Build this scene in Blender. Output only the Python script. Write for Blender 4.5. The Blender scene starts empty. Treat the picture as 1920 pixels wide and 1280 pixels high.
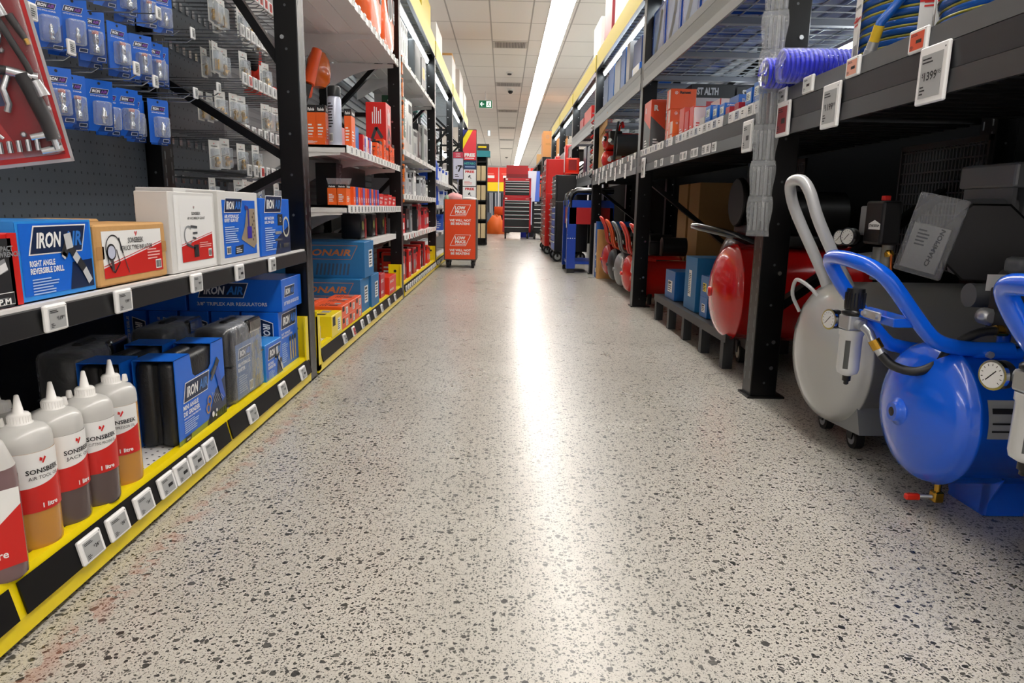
import bpy, bmesh, math, random
from mathutils import Matrix, Vector
from math import pi, sin, cos, radians
random.seed(7)
SC = bpy.context.scene
COL = SC.collection

# ---------------------------------------------------------------- camera
cam_data = bpy.data.cameras.new('camera')
cam_data.sensor_width = 36.0
cam_data.lens = 24.0
cam_data.clip_start = 0.02
cam = bpy.data.objects.new('camera', cam_data)
COL.objects.link(cam)
_R = ((0.9997871345219062, -0.01460871997509278, -0.014569521102813895),
      (-0.011500670093286152, 0.19167783488810256, -0.9813905146270849),
      (0.017129513474743167, 0.9813491697216127, 0.19146902322522033))
cam.matrix_world = Matrix.Translation((0, 0, 0.7)) @ Matrix(_R).to_4x4()
SC.camera = cam

# ---------------------------------------------------------------- exposure, world
SC.view_settings.view_transform = 'Standard'
SC.view_settings.look = 'None'
SC.view_settings.gamma = 1.0
SC.view_settings.use_curve_mapping = False
SC.view_settings.exposure = 0.2
W = bpy.data.worlds.new('world')
SC.world = W
W.use_nodes = True
W.node_tree.nodes['Background'].inputs[0].default_value = (0.9, 0.95, 1.0, 1)
W.node_tree.nodes['Background'].inputs[1].default_value = 0.05

STRIP = 16.0      # brightness of the ceiling light strips
LED = 20.0         # brightness of the tubes under the rack headers and the added rear tubes

# ---------------------------------------------------------------- helpers
def lin(h):
    h = h.lstrip('#')
    c = [int(h[i:i + 2], 16) / 255 for i in (0, 2, 4)]
    return tuple(x / 12.92 if x <= .04045 else ((x + .055) / 1.055) ** 2.4 for x in c) + (1,)

_mats = {}
def M(h, r=.5, metal=0., spec=.5, coat=0., emit=0., bump=0., bscale=40., trans=0., vary=0.):
    k = (h, r, metal, spec, coat, emit, bump, bscale, trans, vary)
    if k in _mats: return _mats[k]
    m = bpy.data.materials.new('mat_%s_%d' % (h.strip('#'), len(_mats)))
    m.use_nodes = True
    nt = m.node_tree; b = nt.nodes['Principled BSDF']
    b.inputs['Base Color'].default_value = lin(h)
    b.inputs['Roughness'].default_value = r
    b.inputs['Metallic'].default_value = metal
    b.inputs['Specular IOR Level'].default_value = spec
    b.inputs['Coat Weight'].default_value = coat
    b.inputs['Coat Roughness'].default_value = .08
    b.inputs['Transmission Weight'].default_value = trans
    if emit:
        b.inputs['Emission Color'].default_value = lin(h)
        b.inputs['Emission Strength'].default_value = emit
    if bump or vary:
        tc = nt.nodes.new('ShaderNodeTexCoord'); n = nt.nodes.new('ShaderNodeTexNoise')
        n.inputs['Scale'].default_value = bscale; n.inputs['Detail'].default_value = 4
        nt.links.new(tc.outputs['Object'], n.inputs['Vector'])
        if bump:
            bp = nt.nodes.new('ShaderNodeBump'); bp.inputs['Strength'].default_value = bump
            bp.inputs['Distance'].default_value = .01
            nt.links.new(n.outputs['Fac'], bp.inputs['Height']); nt.links.new(bp.outputs['Normal'], b.inputs['Normal'])
        if vary:
            hs = nt.nodes.new('ShaderNodeHueSaturation'); hs.inputs['Color'].default_value = lin(h)
            mr = nt.nodes.new('ShaderNodeMapRange')
            mr.inputs['To Min'].default_value = 1 - vary; mr.inputs['To Max'].default_value = 1 + vary
            nt.links.new(n.outputs['Fac'], mr.inputs['Value']); nt.links.new(mr.outputs['Result'], hs.inputs['Value'])
            nt.links.new(hs.outputs['Color'], b.inputs['Base Color'])
    _mats[k] = m
    return m

def film(name, tint='#dfe6ee', clear=.8, rough=.12, bump=.8, bscale=30):
    """clear plastic film or blister: mostly see-through with glossy creases"""
    if name in _mats: return _mats[name]
    m = bpy.data.materials.new(name); m.use_nodes = True
    nt = m.node_tree; nt.nodes.clear()
    out = nt.nodes.new('ShaderNodeOutputMaterial'); mix = nt.nodes.new('ShaderNodeMixShader')
    t = nt.nodes.new('ShaderNodeBsdfTransparent'); p = nt.nodes.new('ShaderNodeBsdfPrincipled')
    p.inputs['Base Color'].default_value = lin(tint); p.inputs['Roughness'].default_value = rough
    p.inputs['Specular IOR Level'].default_value = 1.0
    t.inputs[0].default_value = (.96, .97, .98, 1)
    tc = nt.nodes.new('ShaderNodeTexCoord'); n = nt.nodes.new('ShaderNodeTexNoise')
    n.inputs['Scale'].default_value = bscale; n.inputs['Detail'].default_value = 3; n.inputs['Distortion'].default_value = 1.2
    bp = nt.nodes.new('ShaderNodeBump'); bp.inputs['Strength'].default_value = bump; bp.inputs['Distance'].default_value = .01
    nt.links.new(tc.outputs['Object'], n.inputs['Vector']); nt.links.new(n.outputs['Fac'], bp.inputs['Height'])
    nt.links.new(bp.outputs['Normal'], p.inputs['Normal'])
    lw = nt.nodes.new('ShaderNodeLayerWeight'); lw.inputs['Blend'].default_value = .35
    mr = nt.nodes.new('ShaderNodeMapRange'); mr.inputs['To Min'].default_value = 1 - clear; mr.inputs['To Max'].default_value = min(1, 1.5 - clear)
    nt.links.new(bp.outputs['Normal'], lw.inputs['Normal'])
    nt.links.new(lw.outputs['Facing'], mr.inputs['Value']); nt.links.new(mr.outputs['Result'], mix.inputs[0])
    nt.links.new(t.outputs[0], mix.inputs[1]); nt.links.new(p.outputs[0], mix.inputs[2]); nt.links.new(mix.outputs[0], out.inputs[0])
    _mats[name] = m
    return m

_glyph = {}
def glyphs(s, bold=.0, shear=0.):
    k = (s, bold, shear)
    if k not in _glyph:
        c = bpy.data.curves.new('t', 'FONT'); c.body = s; c.size = 1; c.resolution_u = 2; c.offset = bold; c.shear = shear
        o = bpy.data.objects.new('t', c)
        me = bpy.data.meshes.new_from_object(o)
        vs = [(v.co.x, v.co.y) for v in me.vertices]; fs = [tuple(p.vertices) for p in me.polygons]
        if me.polygons and me.polygons[0].normal.z < 0: fs = [f[::-1] for f in fs]
        x0 = min(v[0] for v in vs); x1 = max(v[0] for v in vs)
        _glyph[k] = ([(x - x0, y) for x, y in vs], fs, x1 - x0)
        bpy.data.objects.remove(o); bpy.data.meshes.remove(me); bpy.data.curves.remove(c)
    return _glyph[k]

class MB:
    """collects shapes into ONE mesh"""
    def __init__(s): s.v = []; s.f = []; s.mi = []; s.sm = []; s.mats = []; s.T = Matrix()
    def _m(s, m):
        if m not in s.mats: s.mats.append(m)
        return s.mats.index(m)
    def add(s, vs, fs, m, smooth=False):
        o = len(s.v); T = s.T
        s.v += [tuple(T @ Vector(v)) for v in vs]
        i = s._m(m)
        for f in fs: s.f.append(tuple(o + a for a in f)); s.mi.append(i); s.sm.append(smooth)
        return s
    def box(s, x0, x1, y0, y1, z0, z1, m, bev=0.):
        if bev > 0:
            bm = bmesh.new(); bmesh.ops.create_cube(bm, size=1)
            for v in bm.verts: v.co = Vector((x0 + (v.co.x + .5) * (x1 - x0), y0 + (v.co.y + .5) * (y1 - y0), z0 + (v.co.z + .5) * (z1 - z0)))
            bmesh.ops.bevel(bm, geom=bm.edges[:], offset=bev, segments=2 if bev > .004 else 1, affect='EDGES', profile=.5)
            bm.verts.ensure_lookup_table()
            s.add([v.co[:] for v in bm.verts], [tuple(v.index for v in f.verts) for f in bm.faces], m, bev > .008)
            bm.free(); return s
        vs = [(x, y, z) for x in (x0, x1) for y in (y0, y1) for z in (z0, z1)]
        return s.add(vs, [(0, 1, 3, 2), (4, 6, 7, 5), (0, 4, 5, 1), (2, 3, 7, 6), (0, 2, 6, 4), (1, 5, 7, 3)], m)
    def prism(s, pts, ax, a, b, m):
        """polygon in the plane across axis ax, from a to b"""
        def P(u, v, w): return {'x': (w, u, v), 'y': (u, w, v), 'z': (u, v, w)}[ax]
        n = len(pts); vs = [P(u, v, a) for u, v in pts] + [P(u, v, b) for u, v in pts]
        fs = [tuple(range(n))[::-1], tuple(range(n, 2 * n))] + [(i, (i + 1) % n, n + (i + 1) % n, n + i) for i in range(n)]
        return s.add(vs, fs, m)
    def bar(s, p, q, w, h, m, up=(0, 0, 1)):
        p, q = Vector(p), Vector(q); d = q - p; L = d.length; d.normalize()
        r = d.cross(Vector(up)); r = r.normalized() if r.length > 1e-4 else Vector((1, 0, 0)); u = r.cross(d)
        vs = [tuple(c + r * (a * w / 2) + u * (b * h / 2)) for c in (p, q) for a in (-1, 1) for b in (-1, 1)]
        return s.add(vs, [(0, 1, 3, 2), (4, 6, 7, 5), (0, 4, 5, 1), (2, 3, 7, 6), (0, 2, 6, 4), (1, 5, 7, 3)], m)
    def tube(s, pts, r, m, n=8, closed=False, caps=True, r2=None):
        pts = [Vector(p) for p in pts]; N = len(pts); vs = []; prev = None
        for i, p in enumerate(pts):
            a = pts[(i - 1) % N] if (i or closed) else p; b = pts[(i + 1) % N] if (i < N - 1 or closed) else p
            d = (b - a).normalized()
            if prev is None:
                x = d.cross(Vector((0, 0, 1)))
                if x.length < 1e-3: x = d.cross(Vector((0, 1, 0)))
            else: x = prev - d * prev.dot(d)
            x.normalize(); prev = x; y = d.cross(x)
            rr = r if r2 is None else r + (r2 - r) * i / (N - 1)
            for k in range(n):
                t = 2 * pi * k / n; vs.append(tuple(p + x * (rr * cos(t)) + y * (rr * sin(t))))
        fs = []
        for i in range(N if closed else N - 1):
            j = (i + 1) % N
            for k in range(n): fs.append((i * n + k, j * n + k, j * n + (k + 1) % n, i * n + (k + 1) % n))
        fs = [f[::-1] for f in fs]
        s.add(vs, fs, m, True)
        if caps and not closed:
            s.add(vs[:n], [tuple(range(n))], m); s.add(vs[-n:], [tuple(range(n))[::-1]], m)
        return s
    def lathe(s, prof, m, o=(0, 0, 0), ax='z', n=24, smooth=True, caps=True):
        """prof: (radius, height) list turned about axis ax through o"""
        vs = []
        for r, h in prof:
            for k in range(n):
                t = 2 * pi * k / n; a, b = r * cos(t), r * sin(t)
                q = {'z': (a, b, h), 'x': (h, a, b), 'y': (b, h, a)}[ax]
                vs.append((q[0] + o[0], q[1] + o[1], q[2] + o[2]))
        fs = [(i * n + k, i * n + (k + 1) % n, (i + 1) * n + (k + 1) % n, (i + 1) * n + k) for i in range(len(prof) - 1) for k in range(n)]
        s.add(vs, fs, m, smooth)
        if caps:
            s.add(vs[:n], [tuple(range(n))[::-1]], m, smooth and prof[0][0] < .005); s.add(vs[-n:], [tuple(range(n))], m, smooth and prof[-1][0] < .005)
        return s
    def cyl(s, p, q, r, m, n=16, r2=None): return s.tube([p, q], r, m, n, r2=r2)
    def flat(s):
        s.sm = [False] * len(s.sm); return s
    def build(s, name, parent=None, label=None, cat=None, group=None, kind=None, loc=None, rot=None, bevel=0):
        key = None
        me = bpy.data.meshes.new(name); me.from_pydata(s.v, [], s.f)
        for m in s.mats: me.materials.append(m)
        me.polygons.foreach_set('material_index', s.mi); me.polygons.foreach_set('use_smooth', s.sm)
        me.update()
        o = bpy.data.objects.new(name, me); COL.objects.link(o)
        if parent: o.parent = parent
        if loc: o.location = loc
        if rot: o.rotation_euler = rot
        tag(o, label, cat, group, kind)
        return o

def tag(o, label=None, cat=None, group=None, kind=None):
    if label: o['label'] = label
    if cat: o['category'] = cat
    if group: o['group'] = group
    if kind: o['kind'] = kind
    return o
def thing(name, label, cat, loc=(0, 0, 0), rot=(0, 0, 0), group=None):
    o = bpy.data.objects.new(name, None); COL.objects.link(o)
    o.location = loc; o.rotation_euler = rot; o.empty_display_size = .05
    return tag(o, label, cat, group)
def dup(root, loc, rot=None, label=None, group=None):
    """a copy of a thing with copies of its parts and sub-parts"""
    def cp(o, par):
        c = o.copy(); COL.objects.link(c); c.parent = par
        for ch in list(o.children): cp(ch, c)
        return c
    r = cp(root, None); r.location = loc
    if rot is not None: r.rotation_euler = rot
    if label: r['label'] = label
    if group: r['group'] = group
    return r
def label_only(o):
    pass
ORD = ['nearest', 'second', 'third', 'fourth', 'fifth', 'sixth', 'seventh', 'eighth', 'ninth', 'tenth', 'eleventh', 'twelfth', 'thirteenth', 'fourteenth', 'fifteenth', 'sixteenth', 'seventeenth', 'eighteenth', 'nineteenth', 'twentieth'] + ['twenty-' + q for q in ('first', 'second', 'third', 'fourth', 'fifth', 'sixth', 'seventh', 'eighth', 'ninth')] + ['thirtieth']
def nth(i): return ORD[i] if i == 0 else ORD[i] + ' from near end'

class Face:
    """draws printed artwork on a flat (or warped) side of a box"""
    def __init__(s, mb, O, U, V, warp=None):
        s.mb = mb; s.O = Vector(O); s.U = Vector(U).normalized(); s.V = Vector(V).normalized(); s.N = s.U.cross(s.V); s.warp = warp
    def P(s, u, v, l):
        e = .0005 * l
        if s.warp: return s.warp(u, v, e)
        return tuple(s.O + s.U * u + s.V * v + s.N * e)
    def poly(s, pts, m, l=1):
        s.mb.add([s.P(u, v, l) for u, v in pts], [tuple(range(len(pts)))], m); return s
    def rect(s, u, v, w, h, m, l=1):
        if s.warp:
            n = max(2, int(w / .006)); vs = []
            for i in range(n + 1):
                a = u + w * i / n; vs += [s.P(a, v, l), s.P(a, v + h, l)]
            s.mb.add(vs, [(2 * i, 2 * i + 2, 2 * i + 3, 2 * i + 1) for i in range(n)], m, True); return s
        return s.poly([(u, v), (u + w, v), (u + w, v + h), (u, v + h)], m, l)
    def text(s, u, v, t, h, m, l=2, bold=.0, shear=0., align='l', width=None, rot=0):
        g, fs, w = glyphs(t, bold, shear)
        k = h / .73; kx = k if width is None else width / w
        off = {'l': 0, 'c': -w * kx / 2, 'r': -w * kx}[align]
        c, sn = cos(rot), sin(rot); vs = []
        for x, y in g:
            a, b = x * kx + off, y * k
            vs.append(s.P(u + a * c - b * sn, v + a * sn + b * c, l))
        s.mb.add(vs, fs, m); return s
    def lines(s, u, v, w, h, n, m, l=2, seed=1):
        r = random.Random(seed)
        for i in range(n):
            s.rect(u, v + h - (i + .75) * h / n, w * r.uniform(.6, 1), h / n * .45, m, l)
        return s
    def disc(s, u, v, r, m, l=2, n=20, r0=0, a0=0, a1=2 * pi):
        pts = [(u + r * cos(a0 + (a1 - a0) * i / n), v + r * sin(a0 + (a1 - a0) * i / n)) for i in range(n + 1)]
        if r0:
            q = [(u + r0 * cos(a0 + (a1 - a0) * i / n), v + r0 * sin(a0 + (a1 - a0) * i / n)) for i in range(n + 1)]
            for i in range(n): s.poly([pts[i], pts[i + 1], q[i + 1], q[i]], m, l)
        else: s.poly(pts[:-1] if a1 - a0 > 6.28 else pts + [(u, v)], m, l)
        return s
    def stroke(s, pts, w, m, l=2):
        for (a, b), (c, d) in zip(pts, pts[1:]):
            L = math.hypot(c - a, d - b) or 1; nx, ny = -(d - b) / L * w / 2, (c - a) / L * w / 2
            s.poly([(a + nx, b + ny), (a - nx, b - ny), (c - nx, d - ny), (c + nx, d + ny)], m, l)
        return s
    def barcode(s, u, v, w, h, l=2):
        s.rect(u, v, w, h, WHITE, l); r = random.Random(5); x = u + w * .08
        while x < u + w * .9:
            b = w * r.choice((.02, .03, .05)); s.rect(x, v + h * .12, b, h * .76, INK, l + 1); x += b + w * r.choice((.03, .04))
        return s

def sm(pts, k=4):
    """Catmull-Rom curve through the given points"""
    P = [Vector(p) for p in pts]; P = [P[0] * 2 - P[1]] + P + [P[-1] * 2 - P[-2]]; out = []
    for i in range(1, len(P) - 2):
        a, b, c, d = P[i - 1:i + 3]
        for j in range(k):
            t = j / k; out.append(tuple(.5 * ((2 * b) + (c - a) * t + (2 * a - 5 * b + 4 * c - d) * t * t + (3 * b - a - 3 * c + d) * t ** 3)))
    return out + [tuple(P[-2])]

def faces(mb, s, dx, dy, dz):
    """front, near end and top of a box standing in the left (s=-1) or right (s=1) rack"""
    if s < 0: return Face(mb, (0, 0, 0), (0, 1, 0), (0, 0, 1)), Face(mb, (-dx, 0, 0), (1, 0, 0), (0, 0, 1)), Face(mb, (0, 0, dz), (0, 1, 0), (-1, 0, 0))
    return Face(mb, (0, dy, 0), (0, -1, 0), (0, 0, 1)), Face(mb, (0, 0, 0), (1, 0, 0), (0, 0, 1)), Face(mb, (0, dy, dz), (0, -1, 0), (1, 0, 0))
def carton(label, s, loc, d, body, art=None, name='product_box', cat='box', rz=0, group=None, bev=.0015, flaps=True):
    """a cardboard box: x runs into the rack, art(front, near_end, top, dx, dy, dz) prints on it"""
    dx, dy, dz = d; mb = MB(); x0, x1 = (-dx, 0) if s < 0 else (0, dx)
    mb.box(x0, x1, 0, dy, 0, dz, body, bev)
    fr, en, tp = faces(mb, s, dx, dy, dz)
    if flaps:
        tp.rect(.002, dx * .497, dy - .004, dx * .006, SEAM, 1)
    if art: art(fr, en, tp, dx, dy, dz)
    return mb.build(name, None, label, cat, group, loc=loc, rot=(0, 0, rz))

# ---------------------------------------------------------------- shared materials
WHITE = M('#f0f0ee', .45); INK = M('#15161a', .5); BLACK = M('#0c0d0e', .38); RACK = M('#060607', .28, spec=.4)
SEAM = M('#6b5a48', .7); YEL = M('#f6dc0a', .3); YELTOP = M('#d9c33a', .4)
BLUE = M('#1268d8', .32); BLUEL = M('#2b90e6', .32); NAVY = M('#0c2348', .35); RED = M('#d0201a', .35); REDB = M('#e02c12', .4)
ORG = M('#f2560f', .4); KRAFT = M('#c99a5e', .75, bump=.1, bscale=60, vary=.06); KRAFTD = M('#b5854c', .75, vary=.06)
STEEL = M('#b9bcc0', .28, metal=1.); CHROME = M('#dcdee0', .12, metal=1.); BRASS = M('#c79a3c', .25, metal=1.)
SHELFW = M('#e6e4e2', .4); GREY = M('#8d9094', .5); DGREY = M('#3a3d41', .5); PEG = M('#3e454c', .45)
TAGW = M('#f1f1f0', .35); LCD = M('#a9abab', .4); LCDR = M('#c2352c', .4); LCDO = M('#e0512a', .4); CLEAR = film('clear_plastic', clear=.84, bump=.5)
WRAP = film('wrap_film', '#d7dbe2', .985, .07, 1., 20); BAG = film('grey_bag_film', '#b4b7b9', .72, .16, 1., 35)
RUBBER = M('#161617', .7); TEALB = M('#1d6fa8', .5, vary=.04)

# ---------------------------------------------------------------- price tags
_tags = {}
def price_tag(label, loc, s, w=.062, h=.046, txt=None, scr=None, tilt=0., group=None, far=False, rz=0):
    """electronic shelf label; local +X (left rack) or -X (right rack) is its front"""
    scr = scr or LCD; key = (s, w, h, txt, scr.name, far)
    if key in _tags:
        o = dup(_tags[key], loc, (0, tilt, rz), label, group)
        return o
    a = MB(); t = .009 if not far else .006
    a.box(0 if s < 0 else -t, t if s < 0 else 0, -w / 2, w / 2, 0, h, TAGW, .003 if not far else 0)
    f = Face(a, ((t if s < 0 else -t), -w / 2 if s < 0 else w / 2, 0), (0, -s, 0), (0, 0, 1))
    if far:
        f.rect(w * .14, h * .14, w * .72, h * .7, scr, 1)
        f.lines(w * .2, h * .35, w * .5, h * .4, 2, INK, 2, 4)
        o = a.build('price_tag', None, label, 'price tag', group)
    else:
        f.disc(w * .9, h * .9, w * .02, INK, 1, 8)
        o = a.build('price_tag', None, label, 'price tag', group)
        b = MB(); f = Face(b, ((t if s < 0 else -t), -w / 2 if s < 0 else w / 2, 0), (0, -s, 0), (0, 0, 1))
        iw, ih, iu, iv = w * .74, h * .74, w * .12, h * .11
        f.rect(iu, iv, iw, ih, scr, 1)
        f.lines(iu + iw * .06, iv + ih * .78, iw * .6, ih * .16, 2, INK, 2, 3)
        f.lines(iu + iw * .06, iv + ih * .06, iw * .25, ih * .24, 3, INK, 2, 8)
        if txt:
            f.text(iu + iw * .80, iv + ih * .40, txt, ih * .20, INK, 2, .02, 0, 'r')
            f.text(iu + iw * .82, iv + ih * .49, '95', ih * .10, INK, 2)
            f.text(iu + iw * .77 - glyphs(txt, .02)[2] * ih * .20 / .73, iv + ih * .49, '$', ih * .11, INK, 2, 0, 0, 'r')
        else: f.rect(iu + iw * .45, iv + ih * .35, iw * .4, ih * .2, INK, 2)
        b.build('display', o)
    o.location = loc; o.rotation_euler = (0, tilt, rz); _tags[key] = o
    return o
# ---------------------------------------------------------------- room shell
def floor_material():
    m = bpy.data.materials.new('polished_concrete'); m.use_nodes = True
    nt = m.node_tree; N = nt.nodes; Lk = nt.links.new; b = N['Principled BSDF']
    def nd(t, **k):
        n = N.new(t)
        for a, v in k.items():
            if a in n.inputs.keys(): n.inputs[a].default_value = v
            else: setattr(n, a, v)
        return n
    tc = nd('ShaderNodeTexCoord'); co = tc.outputs['Object']
    def math_(op, a, c=None, d=None):
        n = nd('ShaderNodeMath', operation=op)
        for i, x in enumerate((a, c, d)):
            if x is None: continue
            if isinstance(x, (int, float)): n.inputs[i].default_value = x
            else: Lk(x, n.inputs[i])
        return n.outputs[0]
    base = nd('ShaderNodeTexNoise', Scale=1.3, Detail=5.0, Roughness=.6); Lk(co, base.inputs['Vector'])
    cr = nd('ShaderNodeValToRGB'); Lk(base.outputs['Fac'], cr.inputs[0])
    cr.color_ramp.elements[0].position = .35; cr.color_ramp.elements[0].color = lin('#b8b4ab')
    cr.color_ramp.elements[1].position = .68; cr.color_ramp.elements[1].color = lin('#c7c4bc')
    fine = nd('ShaderNodeTexNoise', Scale=260., Detail=3.0); Lk(co, fine.inputs['Vector'])
    mx = nd('ShaderNodeMix', data_type='RGBA', blend_type='MULTIPLY'); mx.inputs[0].default_value = .6
    Lk(cr.outputs[0], mx.inputs[6]); fr = nd('ShaderNodeValToRGB'); Lk(fine.outputs['Fac'], fr.inputs[0])
    fr.color_ramp.elements[0].position = .36; fr.color_ramp.elements[0].color = (.66, .65, .63, 1); fr.color_ramp.elements[1].position = .52; fr.color_ramp.elements[1].color = (1, 1, 1, 1)
    Lk(fr.outputs[0], mx.inputs[7]); col = mx.outputs[2]
    dn = nd('ShaderNodeTexNoise', Scale=70., Detail=2.0); Lk(co, dn.inputs['Vector'])
    dv = nd('ShaderNodeVectorMath', operation='SCALE'); dv.inputs['Scale'].default_value = .012; Lk(dn.outputs['Color'], dv.inputs[0])
    pv = nd('ShaderNodeVectorMath', operation='ADD'); Lk(co, pv.inputs[0]); Lk(dv.outputs[0], pv.inputs[1])
    chips = None
    for sc, thr, r0, r1, dark in ((60., .86, .10, .42, '#1e2022'), (95., .66, .10, .40, '#232527'), (165., .56, .12, .40, '#2e302f'), (300., .60, .14, .40, '#55554f')):
        vo = nd('ShaderNodeTexVoronoi', Scale=sc); vo.voronoi_dimensions = '2D'; Lk(pv.outputs[0], vo.inputs['Vector'])
        sp = nd('ShaderNodeSeparateColor'); Lk(vo.outputs['Color'], sp.inputs[0])
        on = math_('GREATER_THAN', sp.outputs[0], thr)
        rad = math_('MULTIPLY_ADD', sp.outputs[1], r1 - r0, r0)
        ins = nd('ShaderNodeMapRange'); ins.interpolation_type = 'SMOOTHSTEP'
        Lk(math_('SUBTRACT', rad, vo.outputs['Distance']), ins.inputs['Value']); ins.inputs['From Min'].default_value = 0; ins.inputs['From Max'].default_value = .03
        f = math_('MULTIPLY', on, ins.outputs[0]); f = math_('MULTIPLY', f, math_('MULTIPLY_ADD', sp.outputs[2], .25, .75))
        mm = nd('ShaderNodeMix', data_type='RGBA'); Lk(f, mm.inputs[0]); Lk(col, mm.inputs[6]); mm.inputs[7].default_value = lin(dark)
        col = mm.outputs[2]; chips = f
    # hairline cracks running across the aisle
    ms = nd('ShaderNodeMapping'); ms.inputs['Scale'].default_value = (.55, 1.5, 1); ms.inputs['Location'].default_value = (.31, .22, 0); Lk(co, ms.inputs[0])
    cn = nd('ShaderNodeTexNoise', Scale=5., Detail=6.0); Lk(ms.outputs[0], cn.inputs['Vector'])
    cv = nd('ShaderNodeVectorMath', operation='SCALE'); cv.inputs['Scale'].default_value = .45; Lk(cn.outputs['Color'], cv.inputs[0])
    ca = nd('ShaderNodeVectorMath', operation='ADD'); Lk(ms.outputs[0], ca.inputs[0]); Lk(cv.outputs[0], ca.inputs[1])
    vc = nd('ShaderNodeTexVoronoi', Scale=1.6, feature='DISTANCE_TO_EDGE'); vc.voronoi_dimensions = '2D'; Lk(ca.outputs[0], vc.inputs['Vector'])
    line = nd('ShaderNodeMapRange'); Lk(vc.outputs['Distance'], line.inputs['Value'])
    line.inputs['From Min'].default_value = .0; line.inputs['From Max'].default_value = .006; line.inputs['To Min'].default_value = .75; line.inputs['To Max'].default_value = 0
    gate = nd('ShaderNodeTexNoise', Scale=1.1); Lk(co, gate.inputs['Vector'])
    cf = math_('MULTIPLY', line.outputs[0], math_('GREATER_THAN', gate.outputs['Fac'], .58))
    mc = nd('ShaderNodeMix', data_type='RGBA'); Lk(cf, mc.inputs[0]); Lk(col, mc.inputs[6]); mc.inputs[7].default_value = lin('#6a6560'); col = mc.outputs[2]
    # old red marking dust along the foot of the left racks
    sx = nd('ShaderNodeSeparateXYZ'); Lk(co, sx.inputs[0])
    band = math_('SUBTRACT', 1, math_('MULTIPLY', math_('ABSOLUTE', math_('ADD', sx.outputs[0], .695)), 28.))
    band = math_('MAXIMUM', band, 0); rn = nd('ShaderNodeTexNoise', Scale=24., Detail=5.0); Lk(co, rn.inputs['Vector'])
    rf = math_('MULTIPLY', band, math_('MULTIPLY', math_('GREATER_THAN', rn.outputs['Fac'], .5), .4))
    mr = nd('ShaderNodeMix', data_type='RGBA'); Lk(rf, mr.inputs[0]); Lk(col, mr.inputs[6]); mr.inputs[7].default_value = lin('#b0705c'); col = mr.outputs[2]
    Lk(col, b.inputs['Base Color'])
    rg = nd('ShaderNodeTexNoise', Scale=3., Detail=6.0, Roughness=.7); Lk(co, rg.inputs['Vector'])
    rr = nd('ShaderNodeMapRange'); Lk(rg.outputs['Fac'], rr.inputs['Value']); rr.inputs['To Min'].default_value = .25; rr.inputs['To Max'].default_value = .31
    Lk(rr.outputs[0], b.inputs['Roughness']); b.inputs['Specular IOR Level'].default_value = .5
    bn = nd('ShaderNodeTexNoise', Scale=7., Detail=3.0); Lk(co, bn.inputs['Vector'])
    bp = nd('ShaderNodeBump'); bp.inputs['Strength'].default_value = .03; bp.inputs['Distance'].default_value = .01; Lk(bn.outputs['Fac'], bp.inputs['Height']); Lk(bp.outputs[0], b.inputs['Normal'])
    return m

def ceiling_material():
    m = bpy.data.materials.new('ceiling_tiles'); m.use_nodes = True
    nt = m.node_tree; N = nt.nodes; Lk = nt.links.new; b = N['Principled BSDF']
    tc = N.new('ShaderNodeTexCoord'); mp = N.new('ShaderNodeMapping'); Lk(tc.outputs['Object'], mp.inputs[0])
    mp.inputs['Location'].default_value = (.235, -10.85, 0)
    br = N.new('ShaderNodeTexBrick'); Lk(mp.outputs[0], br.inputs[0])
    br.offset = 0; br.inputs['Scale'].default_value = 1; br.inputs['Brick Width'].default_value = .598; br.inputs['Row Height'].default_value = 1.08
    br.inputs['Mortar Size'].default_value = .011; br.inputs['Mortar Smooth'].default_value = .1
    br.inputs['Color1'].default_value = lin('#f3f1ee'); br.inputs['Color2'].default_value = lin('#efedea'); br.inputs['Mortar'].default_value = lin('#b4b2b0')
    Lk(br.outputs[0], b.inputs['Base Color']); b.inputs['Roughness'].default_value = .9
    return m
CZ = 3.4
a = MB(); a.add([(-9, -5, 0), (9, -5, 0), (9, 46.1, 0), (-9, 46.1, 0)], [(0, 1, 2, 3)], floor_material()); a.build('floor', kind='structure')
a = MB(); a.box(-9, 9, -5, 46.1, CZ, CZ + .1, ceiling_material()); a.build('ceiling', kind='structure')
WALLM = M('#d8d6da', .8)
a = MB(); a.box(-9, 9, 46, 46.2, 0, CZ, WALLM); a.build('wall_back', kind='structure')
a = MB(); a.box(-9.2, -9, -5, 46, 0, CZ, WALLM); a.build('wall_left', kind='structure')
a = MB(); a.box(9, 9.2, -5, 46, 0, CZ, WALLM); a.build('wall_right', kind='structure')
a = MB(); a.box(-9, 9, -5.2, -5, 0, CZ, WALLM); a.build('wall_front', kind='structure')

# ceiling light strips
def strip(x0, x1, y0, y1, label):
    t = thing('ceiling_light', label, 'ceiling light', ((x0 + x1) / 2, y0, CZ)); w = (x1 - x0) / 2; L = y1 - y0
    a = MB()
    for sx in (-1, 1): a.box(sx * (w + .006) - .006, sx * (w + .006) + .006, 0, L, -.014, -.001, M('#e8e8e6', .4))
    a.box(-w, w, 0, L, -.006, -.001, M('#e8e8e6', .4)); a.build('housing', t)
    a = MB(); a.box(-w, w, .005, L - .005, -.011, -.0065, M('#fff9f2', .4, emit=STRIP)); a.build('diffuser', t)
strip(.59, .905, -4.6, 42.4, 'long continuous white light strip down the ceiling of the aisle')
strip(.60, .90, 43.1, 45.7, 'short separate piece of light strip past the far end of the long one')
strip(-3.3, -3.0, -4.6, 44, 'light strip over the neighbouring aisle on the left')
strip(4.4, 4.7, -4.6, 44, 'light strip over the neighbouring aisle on the right')
strip(-6.9, -6.6, -4.6, 44, 'added unseen light strip over the second aisle to the left')  # unseen strip added so more bounced light reaches the ceiling
strip(7.6, 7.9, -4.6, 44, 'added unseen light strip over the second aisle to the right')  # matching unseen strip, added to lift the ceiling brightness

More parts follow.
